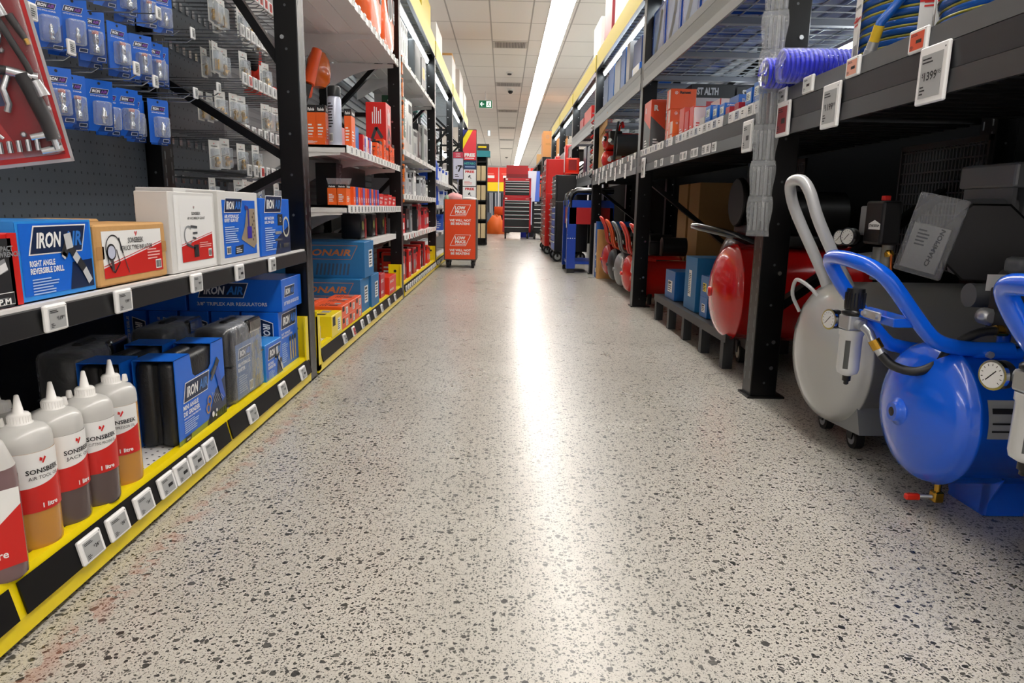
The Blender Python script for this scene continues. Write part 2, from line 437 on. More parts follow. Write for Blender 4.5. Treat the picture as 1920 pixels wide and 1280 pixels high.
# ceiling fittings
VD = M('#77787a', .6)
for i, y in enumerate((12.0, 15.75, 19.95, 24.1, 28.3, 32.4)):
    t = thing('ceiling_vent', 'square slatted ceiling vent, %s of the row' % nth(i), 'vent', (.065, y, CZ), group='air vents in the ceiling')
    a = MB(); a.box(-.29, .29, 0, .46, -.008, -.001, M('#c9c7c4', .6)); a.build('frame', t)
    a = MB()
    for k in range(20): a.box(-.25 + k * .0255, -.237 + k * .0255, .05, .41, -.013, -.008, VD)
    a.build('grille', t)
a = MB(); a.lathe([(.075, -.001), (.07, -.02), (.05, -.03)], M('#dddcda', .5), n=20); a.lathe([(.045, -.03), (.04, -.055), (.012, -.06)], M('#3a3a3c', .4), n=16)
a.build('smoke_detector', None, 'round smoke detector on the ceiling between two vents', 'detector', loc=(.07, 14.6, CZ))
a = MB(); a.lathe([(.085, -.001), (.085, -.03), (.07, -.04)], M('#e4e3e1', .5), n=20); a.lathe([(.06, -.04), (.055, -.075), (.03, -.1), (.004, -.108)], M('#1b1b1d', .15), n=16)
a.build('security_camera', None, 'small domed security camera on the ceiling past the second vent', 'camera', loc=(.11, 16.6, CZ))
a = MB(); a.lathe([(.08, -.001), (.07, -.04), (.02, -.07)], M('#6a6a6c', .5), n=16); a.build('security_camera', None, 'far security camera on the ceiling near the end of the aisle', 'camera', loc=(.1, 38, CZ))
t = thing('exit_sign', 'green exit sign with an arrow and a running man hanging from the ceiling', 'sign', (-.475, 17, 3.02))
a = MB(); a.box(-.165, .165, 0, .04, 0, .19, M('#e9efe9', .4), .004); a.box(-.01, .01, .01, .03, .19, .379, WHITE); a.build('housing', t)
a = MB(); GR = M('#14704a', .4, emit=.25); f = Face(a, (-.165, 0, 0), (1, 0, 0), (0, 0, 1))
f.rect(.012, .012, .306, .166, GR); WL = M('#f4fff8', .4, emit=.7)
f.stroke([(.13, .095), (.05, .095)], .02, WL).stroke([(.085, .14), (.045, .095), (.085, .05)], .018, WL)
f.rect(.185, .03, .11, .13, WL, 2); f.disc(.25, .14, .012, GR, 3).stroke([(.245, .125), (.235, .085), (.215, .06)], .018, GR, 3).stroke([(.236, .085), (.26, .065), (.262, .038)], .015, GR, 3).stroke([(.21, .115), (.245, .12), (.272, .1)], .01, GR, 3)
a.build('sign_face', t)
a = MB(); a.box(-.04, .04, 0, .05, -.17, 0, M('#dfeef2', .3, emit=.8)); a.box(-.05, -.04, 0, .05, -.18, .01, GREY); a.box(.04, .05, 0, .05, -.18, .01, GREY); a.box(-.004, .004, .02, .028, 0, .03, GREY)
a.build('hanging_lantern', None, 'small bright fitting hanging below the ceiling beyond the exit sign', 'light', loc=(-.565, 25, 3.365))

# ---------------------------------------------------------------- racks
LX, RX = -.765, .955
SLOT = M('#55595d', .4); BOLT = M('#c9ccce', .25, metal=1)
def upright(par, s, y, x, z1, depth=.09, z0=0, foot=True, bright=False, far=False, w=.09):
    a = MB(); x0, x1 = (x - depth, x) if s < 0 else (x, x + depth)
    a.box(x0, x1, y - w / 2, y + w / 2, z0, z1, RACK, .003)
    if foot: a.box(x0 - .012, x1 + .03 if s > 0 else x1, y - w / 2 - .01, y + w / 2 + .01, z0, z0 + .008, RACK)
    xf = x + (.0006 if s < 0 else -.0006)
    if not far:
        fr = Face(a, (x, y - w / 2 if s < 0 else y + w / 2, 0), (0, -s, 0), (0, 0, 1)); en = Face(a, (x0, y - w / 2, 0), (1, 0, 0), (0, 0, 1))
        k = 0; z = z0 + .06
        while z < z1 - .05:
            fr.rect(w * .18, z, .008, .03, SLOT); fr.rect(w * .72, z + .012, .008, .03, SLOT)
            if k % 3 == 0: en.disc(depth * .5, z, .005, SLOT if not bright else M('#c4c8ca', .4), 1, 8)
            k += 1; z += .05
        for zb in (.12, .22, .48, 1.3):
            if z0 < zb < z1: a.cyl((x0 + depth * (.35 if s < 0 else .7), y - w / 2 - .007, zb), (x0 + depth * (.35 if s < 0 else .7), y - w / 2, zb), .008, BOLT, 8)
    else:
        en = Face(a, (x0, y - w / 2, 0), (1, 0, 0), (0, 0, 1)); z = .1
        while z < z1 - .05: en.disc(depth * .78 if s > 0 else depth * .25, z, .006, M('#d4d8da', .4), 1, 6); z += .11
    return a.build('upright', par)
def braces(par, s, y, xa, xb, pts, w=.045):
    for (z0, z1) in pts:
        a = MB(); a.bar((xa, y, z0), (xb, y, z1), .03, w, RACK, up=(0, 1, 0)); a.bar((xa, y - .012, z0), (xb, y - .012, z1), .004, w * .4, M('#2a2c2f', .35), up=(0, 1, 0)); a.build('brace', par)
LY = [2.72, 5.23, 7.80, 10.35, 12.9, 14.6]
RYS = [2.57, 5.03, 7.60, 10.1, 12.4, 14.5]
HOLE = M('#17191b', .7)

def yellow_base(par, y0, y1, depth=.58):
    """base shelf: white perforated deck, folded yellow front"""
    a = MB(); a.box(LX - depth, LX - .035, y0, y1, .085, .105, SHELFW)
    n = 0
    f = Face(a, (LX - .035, y0, .105), (0, 1, 0), (-1, 0, 0))
    dy = .025 if y0 < 3 else .05
    if y0 < 5:
        y = .02
        while y < y1 - y0:
            for r in range(4 if y0 < 2.5 else 2): f.disc(y + (.012 if r % 2 else 0), .012 + r * .022, .0032, HOLE, 1, 6)
            y += dy
    a.build('base_shelf', par)
    a = MB(); a.prism([(LX - .034, .105), (LX - .034, .111), (LX - .012, .111), (LX - .008, .100), (LX + .004, .042), (LX + .004, .012), (LX - .004, .012), (LX - .004, .040), (LX - .02, .100)], 'y', y0, y1, YEL); a.build('base_rail', par)
def label_strip(par, y0, y1):
    a = MB(); a.prism([(LX - .006, .099), (LX - .003, .101), (LX + .0095, .046), (LX + .006, .044)], 'y', y0, y1, M('#08080a', .5, spec=.3)); a.build('label_strip', par)
TILT = -.215    # the label strip leans out at its foot

def gondola_shelf(par, z, y0, y1, x=-.765, depth=.5, thick=.035):
    """white metal shelf with a rounded bracket under its near end and grooves below"""
    a = MB(); a.box(x - depth, x, y0, y1, z - .012, z, SHELFW); a.box(x - .006, x + .004, y0, y1, z - thick, z + .001, SHELFW); a.box(x - depth, x, y0, y0 + .004, z - thick, z, SHELFW)
    for k in range(4): a.box(x - depth * (.25 + .2 * k) - .008, x - depth * (.25 + .2 * k) + .008, y0 + .03, y1 - .03, z - .019, z - .012, SHELFW)
    o = a.build('shelf', par)
    n = max(1, round((y1 - y0) / .7))
    for k in range(n + 1):
        y = y0 + (y1 - y0) * k / n * .985 + .005
        pts = [(x - depth, z - thick * .6), (x - .03, z - thick * .6), (x - .03, z - thick - .01)]
        for t in range(7):
            u = t / 6; pts.append((x - .05 - (depth - .09) * u, z - thick - .012 - .13 * (u ** 2.2)))
        pts.append((x - depth, z - thick - .16))
        b = MB(); b.prism(pts, 'y', y, y + .004, SHELFW); b.build('bracket', o)
    return o

# left racks -----------------------------------------------------------
def left_rack(label, k, y0, y1, z1=2.42, base=True):
    t = thing('shelving_rack', label, 'shelving rack', (0, 0, 0), group='black racks along the left side of the aisle')
    far = k > 1
    upright(t, -1, y1, LX, z1, .085, far=far)
    upright(t, -1, y1, -1.29, z1, .06, far=far)
    d = (-1.29, -.84)
    if k == 0: braces(t, -1, y1, -1.27, -.83, [(1.14, .87), (.60, .83), (.60, .2), (1.85, 1.2)], .055)
    else: braces(t, -1, y1, -1.27, -.83, [(.45, .9), (1.35, .9), (1.35, 1.8), (2.2, 1.8), (1.35, 1.35), (1.8, 1.8)], .05)
    bp_ = MB(); bp_.box(-1.385, -1.375, y0 + .056, y1 + .054, 0, 2.25, M('#26282b', .7)); bp_.build('back_panel', t)
    if base: yellow_base(t, y0 + .057, y1 - .057)
    for yy in (y1 - .06,):
        a = MB(); a.box(LX - .1, LX - .004, yy, yy + .006, .02, .27, YEL); a.box(LX - .008, LX - .002, yy - .03, yy + .006, .02, .27, YEL); a.cyl((LX - .05, yy - .003, .22), (LX - .05, yy, .22), .011, HOLE, 10); a.build('foot_guard', t)
        if k == 0:
            a = MB(); pass
    return t
rack1 = left_rack('black shelving rack nearest on the left with pegboard, oils and blue boxes', 0, .1, LY[0])
for a0, a1 in ((.12, .985), (1.005, 1.84), (1.855, 2.66)): label_strip(rack1, a0, a1)
def pegboard(par, x, y0, y1, z0, z1, step=.033, holes=True, m=PEG):
    a = MB(); a.box(x - .012, x, y0, y1, z0, z1, m)
    if holes:
        f = Face(a, (x, y0, z0), (0, 1, 0), (0, 0, 1)); v = .02
        while v < z1 - z0 - .01:
            u = .02
            while u < y1 - y0 - .01: f.rect(u, v, .0055, .0075, HOLE); u += step
            v += step
    return a.build('back_panel', par)
pegboard(rack1, -1.345, .3, 1.79, .5, 2.2); pegboard(rack1, -1.345, 1.797, 2.66, .5, 2.2)
a = MB(); a.box(-1.36, -1.35, .1, 2.66, .1, .5, M('#17191b', .6)); a.build('back_panel', rack1)
# mid shelf of the first bay
a = MB(); a.box(-1.33, LX - .02, .12, 2.67, .515, .524, SHELFW); a.build('shelf', rack1)
a = MB(); a.box(LX - .02, LX - .004, .12, 2.67, .525, .531, SHELFW); a.box(LX - .022, LX - .006, .12, 2.67, .485, .525, RACK); a.prism([(LX - .004, .525), (LX, .523), (LX + .003, .483), (LX - .006, .479), (LX - .006, .525)], 'y', .12, 2.67, M('#1b1c1e', .4)); a.build('shelf_front', rack1)

rack2 = left_rack('black shelving rack second from the near end on the left with white shelves', 1, LY[0], LY[1])
label_strip(rack2, LY[0] + .12, LY[1] - .06)
a = MB(); a.box(LX - .02, LX + .004, LY[0] + .057, LY[0] + .063, .02, .27, YEL); a.box(LX - .002, LX + .004, LY[0] + .057, LY[0] + .10, .02, .25, YEL); a.build('foot_guard', rack2)
pegboard(rack2, -1.345, LY[0] + .057, 3.42, .5, 2.3, .04); 
a = MB(); a.box(-1.36, -1.345, 3.42, LY[1] - .04, .5, 2.3, M('#77797c', .55)); 
for k in range(40): a.box(-1.345, -1.341, 3.44, LY[1] - .05, .52 + k * .045, .545 + k * .045, M('#85878a', .5))
a.build('back_panel', rack2)
a = MB(); a.box(-1.36, -1.345, LY[0] + .057, LY[1] - .04, .1, .5, M('#17191b', .6)); a.build('back_panel', rack2)
gondola_shelf(rack2, 1.70, 3.42, 5.12); gondola_shelf(rack2, .985, 3.42, 5.12); gondola_shelf(rack2, .70, 3.42, 5.12); gondola_shelf(rack2, .50, 4.15, 5.12, x=-.80)
a = MB(); a.bar((-1.26, 3.40, .60), (-1.2, 3.4, .3), .03, .05, RACK, up=(0, 1, 0)); a.build('brace', rack2)

rack3 = left_rack('black shelving rack third from the near end on the left full of red packets', 2, LY[1], LY[2])
label_strip(rack3, LY[1] + .057, LY[2] - .06)
gondola_shelf(rack3, 1.775, LY[1] + .08, LY[2] - .06); gondola_shelf(rack3, 1.12, LY[1] + .08, LY[2] - .06); gondola_shelf(rack3, .79, LY[1] + .08, LY[2] - .06); gondola_shelf(rack3, .48, LY[1] + .08, LY[2] - .06)
rack4 = left_rack('black shelving rack fourth from the near end on the left with blue jerrycans', 3, LY[2], LY[3])
gondola_shelf(rack4, 1.0, LY[2] + .08, LY[3] - .06); gondola_shelf(rack4, .72, LY[2] + .08, LY[3] - .06); gondola_shelf(rack4, .40, LY[2] + .08, LY[3] - .06)
label_strip(rack4, LY[2] + .057, LY[3] - .06)
rack5 = left_rack('black shelving rack fifth from the near end on the left behind the price sign', 4, LY[3], LY[4])
rack6 = left_rack('farthest black shelving rack of the left row', 5, LY[4], LY[5])
SLAT = M('#c3c7c9', .45)
def slat_back(par, x, y0, y1, z0, z1, st=.06):
    a = MB(); z = z0
    while z < z1: a.box(x, x + .012, y0, y1, z, z + st * .72, SLAT); z += st
    a.box(x + (.014 if x > 0 else -.002), x + (.016 if x > 0 else 0), y0, y1, z0, z1, M('#9fa3a6', .6))
    a.build('back_panel', par)
for r, i in ((rack3, 1), (rack4, 2), (rack5, 3), (rack6, 4)): slat_back(r, -1.36, LY[i] + .057, LY[i + 1] - .05, .1, 2.25)
def header(par, s, y0, y1, x, za, zb):
    a = MB(); x0, x1 = (x - .02, x + .006) if s < 0 else (x - .006, x + .02)
    a.box(x0, x1, y0, y1, za, zb, YELTOP); a.box(x0 - .001, x1 + .001, y0, y1, za - .012, za, RACK); a.build('header_rail', par)
    a = MB()                                   # wire mesh deck of the top level
    xa, xb = (-1.33, x - .03) if s < 0 else (x + .03, 1.80)
    y = y0 + .05
    while y < y1: a.box(xa, xb, y, y + .012, za + .02, za + .03, GREY if s > 0 else SLAT); y += .1
    for q in range(7): xx = xa + (xb - xa) * q / 6; a.box(xx, xx + .008, y0, y1, za + .03, za + .036, GREY)
    a.box(xa, xb, y0, y1, za + .05, za + .055, M('#aab0b4', .6))
    a.build('wire_deck', par)
for r, i in ((rack2, 0), (rack3, 1), (rack4, 2), (rack5, 3), (rack6, 4)): header(r, -1, LY[i] + .057, LY[i + 1] - .05, LX, 2.28, 2.455)
def led(label, y0, y1, x, z):
    t = thing('light_tube', label, 'light', (x, y0, z), group='white tubes under the yellow headers'); L = y1 - y0
    a = MB(); a.box(-.02, .02, 0, L, .012, .03, M('#b9bcbe', .4)); a.build('housing', t)
    a = MB(); a.cyl((0, .02, 0), (0, L - .02, 0), .013, M('#f2fbff', .3, emit=LED), 8); a.build('tube', t)
for i in (1, 2, 3, 4): led('white light tube under the yellow header of the left row, %s' % ('nearest', 'second', 'third', 'farthest')[i - 1], LY[i] + .12, LY[i + 1] - .12, LX - .07, 2.20)

# right racks ------------------------------------------------------------
DECKM = M('#1a1b1d', .5); STRIPG = M('#4c4f52', .4); BEAM = M('#2c2e31', .35)
def right_beam(par, y0, y1, z=1.115, gray=False):
    c1 = M('#35373a', .32) if not gray else M('#6f7275', .35)
    a = MB()
    a.prism([(RX - .002, z), (RX + .004, z), (RX + .004, z - .045), (RX - .004, z - .045)], 'y', y0, y1, STRIPG)
    a.prism([(RX - .004, z - .047), (RX + .012, z - .047), (RX + .05, z - .05), (RX + .05, z - .10), (RX + .012, z - .104), (RX - .0, z - .104)], 'y', y0, y1, c1)
    a.prism([(RX - .003, z - .106), (RX + .006, z - .106), (RX + .006, z - .155), (RX - .005, z - .155)], 'y', y0, y1, BEAM if not gray else c1)
    a.build('beam', par)
def ribbed_deck(par, y0, y1, z=1.07, x1=1.8):
    a = MB(); a.box(RX + .05, x1, y0, y1, z - .012, z, DECKM); y = y0 + .03
    while y < y1 - .03: a.box(RX + .05, x1, y, y + .03, z - .03, z - .012, DECKM); y += .08
    a.build('deck', par)
def wire_deck(par, y0, y1, z, x1=1.8):
    a = MB(); wm = M('#b4b8ba', .35, metal=.6); y = y0
    while y < y1: a.box(RX + .03, x1, y, y + .005, z, z + .005, wm); y += .1
    for q in range(9): xx = RX + .04 + q * .1; a.box(xx, xx + .004, y0, y1, z + .005, z + .01, wm)
    for q in range(4): yy = y0 + .1 + (y1 - y0 - .2) * q / 3; a.box(RX + .03, x1, yy - .02, yy + .02, z - .03, z - .001, M('#7b7e86', .4))
    a.build('wire_deck', par)
def right_rack(label, k, y0, y1, z1=2.3):
    t = thing('shelving_rack', label, 'shelving rack', (0, 0, 0), group='black racks along the right side of the aisle')
    upright(t, 1, y1 + .0, RX, z1, .10, far=k > 1); upright(t, 1, y1, 1.76, z1, .08, far=k > 1)
    braces(t, 1, y1, 1.05, 1.78, [(.9, .35), (1.15, 1.75)] if k else [(.35, .9)], .05)
    return t
rr = []
names = ('black rack nearest on the right holding hose coils over the silver and blue air compressors', 'black rack second on the right with orange and blue boxes over a low bench',
         'black rack third on the right with a twin tank compressor in an open carton', 'black rack fourth on the right above the blue cart', 'black rack fifth on the right among the tool chests', 'farthest black rack of the right row')
y0 = .15
for k, y1 in enumerate(RYS):
    t = right_rack(names[k], k, y0, y1); rr.append(t)
    if k < 3: right_beam(t, y0 + .057, y1 - .05, gray=k == 2); ribbed_deck(t, y0 + .057, y1 - .05)
    if k in (1, 2, 3): 
        right_beam(t, y0 + .057, y1 - .05, 1.69, gray=True); wire_deck(t, y0 + .057, y1 - .05, 1.60)
    if k == 3: right_beam(t, y0 + .057, y1 - .05, 1.13, gray=True); ribbed_deck(t, y0 + .057, y1 - .05, 1.09)
    if k == 4: right_beam(t, y0 + .057, y1 - .05, 1.60, gray=True); ribbed_deck(t, y0 + .057, y1 - .05, 1.55)
    if k > 0:
        header(t, 1, y0 + .057, y1 - .05, RX, 2.14, 2.305)
        slat_back(t, 1.845, y0 + .056, y1 + .054, 1.1, 2.13, .075)  # pale slats stand in for the lit next aisle seen through the rack
    else: slat_back(t, 1.845, y0 + .056, y1 + .054, 1.15, 2.3, .075)  # same stand-in slats for the lit next aisle, behind the nearest rack
    a = MB(); a.box(1.86, 1.87, y0 + .056, y1 + .054, 0, 1.12, M('#040404', .8, spec=.1)); a.build('back_panel', t)  # near-black sheet put in for the deep shade below the right shelves
    y0 = y1
for i in (1, 2, 3, 4): led('white light tube under the yellow header of the right row, %s' % ('nearest', 'second', 'third', 'farthest')[i - 1], RYS[i] + .12, RYS[i + 1] - .12, RX + .07, 2.08)
led('white light tube above the wire deck of the second rack on the right', 2.75, 4.9, RX + .1, 2.08)
led('added white fill tube below the wire deck at the back of the second right rack', 2.75, 4.9, 1.72, 1.52)  # fill tube added to brighten the slats behind the goods
led('added white fill tube below the wire deck at the back of the third right rack', 5.2, 7.4, 1.72, 1.52)  # added fill tube, brightens the back of the third rack
led('added white fill tube at the back above the hose coils', .9, 2.4, 1.76, 1.60)  # added fill tube, brightens the space behind the coils
# ================================================================ first bay on the left: base shelf
def ironair(f, u, v, w, iron=None, air=None, box=True, line=None, l=1, bg=None):
    """slanted nameplate with its two-tone lettering"""
    h = w * .30; sk = h * .35
    if box:
        f.poly([(u, v), (u + w - sk, v), (u + w, v + h), (u + sk, v + h)], line or WHITE, l)
        e = w * .014
        f.poly([(u + e * 1.6, v + e), (u + w - sk - e, v + e), (u + w - e * 1.6, v + h - e), (u + sk + e, v + h - e)], bg or NAVY, l + 1)
    t = h * .52; iw = w * .42; aw = w * .33
    f.text(u + w * .12, v + h * .25, 'IRON', t, iron or WHITE, l + 2, .035, .25, width=iw)
    f.text(u + w * .12 + iw + w * .02, v + h * .25, 'AIR', t, air or M('#2f78d0', .35), l + 2, .035, .25, width=aw)
def heart(f, u, v, w, l=2):
    f.poly([(u, v + w * .5), (u + w * .1, v + w), (u + w * .45, v + w * .75), (u + w * .35, v + w * .35)], RED, l)
    f.poly([(u + w * .3, v + w * .1), (u + w * .5, v), (u + w * .95, v + w * .75), (u + w * .75, v + w), (u + w * .5, v + w * .55)], RED, l)
AMBER = M('#c58a3a', .25, coat=.3); DOIL = M('#5a4a48', .25, coat=.3); BROWN = M('#7d6264', .25, coat=.3); MILK = M('#c9c8c4', .3, coat=.3); CAPW = M('#eceae6', .35)
BR = .0455; BH = .207
def bottle(label, loc, liquid, name2, rz, litre='1 litre', capside=1, face=True):
    t = thing('oil_bottle', label, 'bottle', loc, (0, 0, rz), 'one litre oil bottles with nozzle caps')
    a = MB(); r = BR; lvl = .072 if face else .06
    a.lathe([(r * .86, 0), (r * .97, .004), (r, .012), (r, lvl)], liquid, n=36, caps=True)
    a.lathe([(r, lvl), (r, BH - .03)], liquid, n=36, caps=False)
    a.lathe([(r, BH - .03), (r, BH - .016), (r * .965, BH - .004), (r * .82, BH + .006), (r * .55, BH + .012), (r * .42, BH + .014)], MILK, n=36, caps=False)
    a.build('bottle_body', t)
    b = MB(); R = r + .0006
    def warp(u, v, e): th = -u / R; return ((R + e) * cos(th + .9), (R + e) * -sin(th + .9) * 1, v + .035 + .025)
    f = Face(b, (0, 0, 0), (0, 1, 0), (0, 0, 1), warp=lambda u, v, e: ((R + e) * cos(u / R), (R + e) * sin(u / R), v + .072))
    H = BH - .03 - .072; u0 = -R * 1.5; wl = R * 2.6
    f.rect(u0, 0, wl, H, WHITE, 1)
    m = 18; vs = []
    for i in range(m + 1):
        q = i / m; uu = u0 + wl * (.36 + .64 * q); hh = H * (.42 + .16 * q * q); vs += [f.P(uu, 0, 2), f.P(uu, hh, 2)]
    b.add(vs, [(2 * i, 2 * i + 2, 2 * i + 3, 2 * i + 1) for i in range(m)], RED, True)
    heart(f, .006, H * .80, .012, 3)
    f.text(.0135, H * .65, 'SONSBEEK', .0085, INK, 3, .02, 0, 'c', width=.058)
    f.text(.0135, H * .55, name2, .0062, INK, 3, .0, 0, 'c', width=.052)
    f.text(.030, H * .06, litre, .0085, WHITE, 4, .03, 0, 'r')
    f.lines(u0 + .003, H * .45, .02, H * .45, 7, GREY, 2)
    b.build('label', t)
    c = MB(); z = BH + .010
    c.lathe([(.0185, z), (.0205, z + .001), (.0205, z + .004), (.0175, z + .0045), (.0172, z + .018), (.015, z + .021), (.0085, z + .022), (.0035, z + .052), (.0022, z + .053)], CAPW, n=24)
    for k in range(24):
        th = 2 * pi * k / 24; c.box(.0172 * cos(th) - .0005, .0172 * cos(th) + .0005, .0172 * sin(th) - .0005, .0172 * sin(th) + .0005, z + .006, z + .017, CAPW)
    c.build('nozzle_cap', t)
    d = MB(); d.lathe([(.006, z + .002), (.0065, z + .003), (.0045, z + .016), (.004, z + .017)], CAPW, o=(-.006, capside * .0255, 0), n=14)
    d.box(-.008, -.004, *(sorted((capside * .018, capside * .024))), z + .001, z + .004, CAPW); d.build('tip_cover', t)
    return t
bottle('one litre bottle of pale amber air tool oil beside the big four litre jug', (-.822, 1.127, .1055), AMBER, 'AIR TOOL OIL', -.62, capside=-1)
bottle('one litre bottle of dark jack oil, second from the big jug', (-.824, 1.217, .1055), DOIL, 'JACK OIL', -.45)
bottle('one litre bottle of near-black cutting machine oil, third from the big jug', (-.815, 1.302, .1055), DOIL, 'CUTTING MACHINE OIL', -.8, capside=-1)
bottle('one litre bottle of amber compressor oil next to the blue sleeved grinder case', (-.822, 1.404, .1055), AMBER, 'COMPRESSOR OIL', -1.05)
bottle('one litre oil bottle standing behind the dark jack oil bottle', (-.905, 1.19, .1055), AMBER, 'AIR TOOL OIL', -.3)
# four litre jug
t = thing('oil_jug', 'big four litre jug of compressor oil cut off by the left edge', 'jug', (-.85, .985, .1055), (0, 0, -.62)); t.scale = (1.12, 1.12, 1.2)
def rring(w, d, r, z, n=6):
    pts = []
    for cx_, cy_, a0 in ((w / 2 - r, d / 2 - r, 0), (-w / 2 + r, d / 2 - r, pi / 2), (-w / 2 + r, -d / 2 + r, pi), (w / 2 - r, -d / 2 + r, 1.5 * pi)):
        for k in range(n): th = a0 + pi / 2 * k / (n - 1); pts.append((cx_ + r * cos(th), cy_ + r * sin(th), z))
    return pts
def loft(mb, rings, m, smooth=True, cap=True):
    n = len(rings[0]); vs = [p for r in rings for p in r]
    fs = [(i * n + k, i * n + (k + 1) % n, (i + 1) * n + (k + 1) % n, (i + 1) * n + k) for i in range(len(rings) - 1) for k in range(n)]
    mb.add(vs, fs, m, smooth)
    if cap: mb.add(rings[0], [tuple(range(n))[::-1]], m); mb.add(rings[-1], [tuple(range(n))], m)
a = MB()
loft(a, [rring(.10, .145, .02, 0), rring(.112, .157, .025, .006), rring(.115, .16, .03, .02), rring(.115, .16, .03, .14), rring(.113, .158, .03, .155)], BROWN, cap=True)
loft(a, [rring(.113, .158, .03, .155), rring(.10, .14, .03, .185), rring(.07, .09, .025, .21), rring(.045, .045, .02, .222)], MILK)
a.build('jug_body', t)
b = MB(); f = Face(b, (.0578, -.078, .025), (0, 1, 0), (0, 0, 1))
f.rect(.006, .0, .142, .105, WHITE, 1); f.poly([(.006, 0), (.148, 0), (.148, .082), (.11, .052), (.006, .028)], RED, 2)
heart(f, .07, .082, .014, 3); f.text(.077, .068, 'SONSBEEK', .009, INK, 3, .02, 0, 'c', width=.062); f.text(.077, .056, 'COMPRESSOR OIL', .0065, INK, 3, 0, 0, 'c', width=.066); f.text(.09, .014, '4 litre', .011, WHITE, 3, .02)
b.build('label', t)
c = MB(); c.lathe([(.02, .222), (.02, .245), (.017, .248)], CAPW, n=20); c.build('screw_cap', t)
c = MB(); c.tube([(-.02, 0, .2), (-.05, 0, .215), (-.055, 0, .15)], .009, MILK); c.build('handle', t)

# sleeved grinder cases
CASE = M('#1a1b1d', .42, bump=.15, bscale=120); DKB = M('#0b3f86', .35)
def grinder(label, loc, rz=0):
    t = thing('tool_case', label, 'tool case', loc, (0, 0, rz), 'black grinder cases in blue sleeves')
    W_, H_, D_ = .305, .222, .10
    a = MB(); a.box(-D_ + .004, -D_ * .53, .004, W_ - .004, .003, H_ - .006, CASE, .014); a.box(-D_ * .47, -.004, .004, W_ - .004, .003, H_ - .006, CASE, .014); a.box(-D_ * .55, -D_ * .45, .012, W_ - .012, .01, H_ - .014, CASE); a.build('case_body', t)
    h = MB(); h.tube([(-.05, .095, H_ - .075), (-.05, .10, H_ - .022), (-.05, .12, H_ - .012), (-.05, .185, H_ - .012), (-.05, .205, H_ - .022), (-.05, .21, H_ - .075)], .011, CASE); h.build('handle', t)
    s = MB()
    def P(q): return [(q * 0 + y, z) for y, z in ()]
    out = [(.004, 0), (W_, 0), (W_, H_), (.225, H_), (.215, H_ - .055), (.20, H_ - .065), (.115, H_ - .065), (.10, H_ - .055), (.09, H_), (.004, H_)]
    s.prism(out, 'x', -.002, 0, BLUE); s.prism(out, 'x', -D_, -D_ + .002, BLUE)
    s.box(-D_, 0, .004, .09, H_ - .002, H_, BLUE); s.box(-D_, 0, .225, W_, H_ - .002, H_, BLUE)
    f = Face(s, (0, 0, 0), (0, 1, 0), (0, 0, 1))
    f.poly([(.16, .0), (.305, .0), (.305, .115), (.235, .09)], NAVY, 1)
    f.poly([(.0, .0), (.305, .0), (.305, .03), (.2, .022), (.0, .018)], M('#7f8a1e', .4), 1)
    ironair(f, .035, .105, .165, air=M('#3f78bd', .35), l=2)
    f.text(.032, .088, 'MINI ANGLE', .0115, WHITE, 3, .03, width=.088); f.text(.032, .072, 'DIE GRINDER', .0115, WHITE, 3, .03, width=.094); f.text(.032, .063, 'WITH SURFACE TREATMENT KIT', .0045, WHITE, 3, .02, width=.10)
    f.lines(.032, .028, .09, .032, 6, M('#b9d2ee', .4), 3)
    f.poly([(.03, .006), (.062, .006), (.067, .02), (.035, .02)], INK, 4); f.text(.037, .010, 'AIR KIT', .0045, WHITE, 5, .02)
    f.disc(.188, .072, .014, M('#b8864a', .4), 4, 18, .009).disc(.178, .052, .014, M('#b8864a', .4), 4, 18, .009).disc(.205, .028, .008, WHITE, 5).disc(.23, .033, .005, WHITE, 5).disc(.225, .02, .004, WHITE, 5)
    f.stroke([(.21, .135), (.245, .155), (.26, .172)], .022, M('#23272e', .4), 4); f.stroke([(.245, .15), (.275, .075), (.285, .05)], .026, M('#1b55c0', .35), 4); f.stroke([(.242, .155), (.205, .125)], .012, M('#55585c', .4), 5)
    for k in range(6): f.stroke([(.205 + k * .012, .09 - k * .004), (.222 + k * .012, .055)], .002, STEEL, 5)
    s.build('sleeve', t)
    return t
g = grinder('blue sleeved black grinder case in front, next to the oil bottles', (-.785, 1.60, .1055), .02)
dup(g, (-.895, 1.565, .1055), (0, 0, .03), 'blue sleeved black grinder case standing behind the front one')
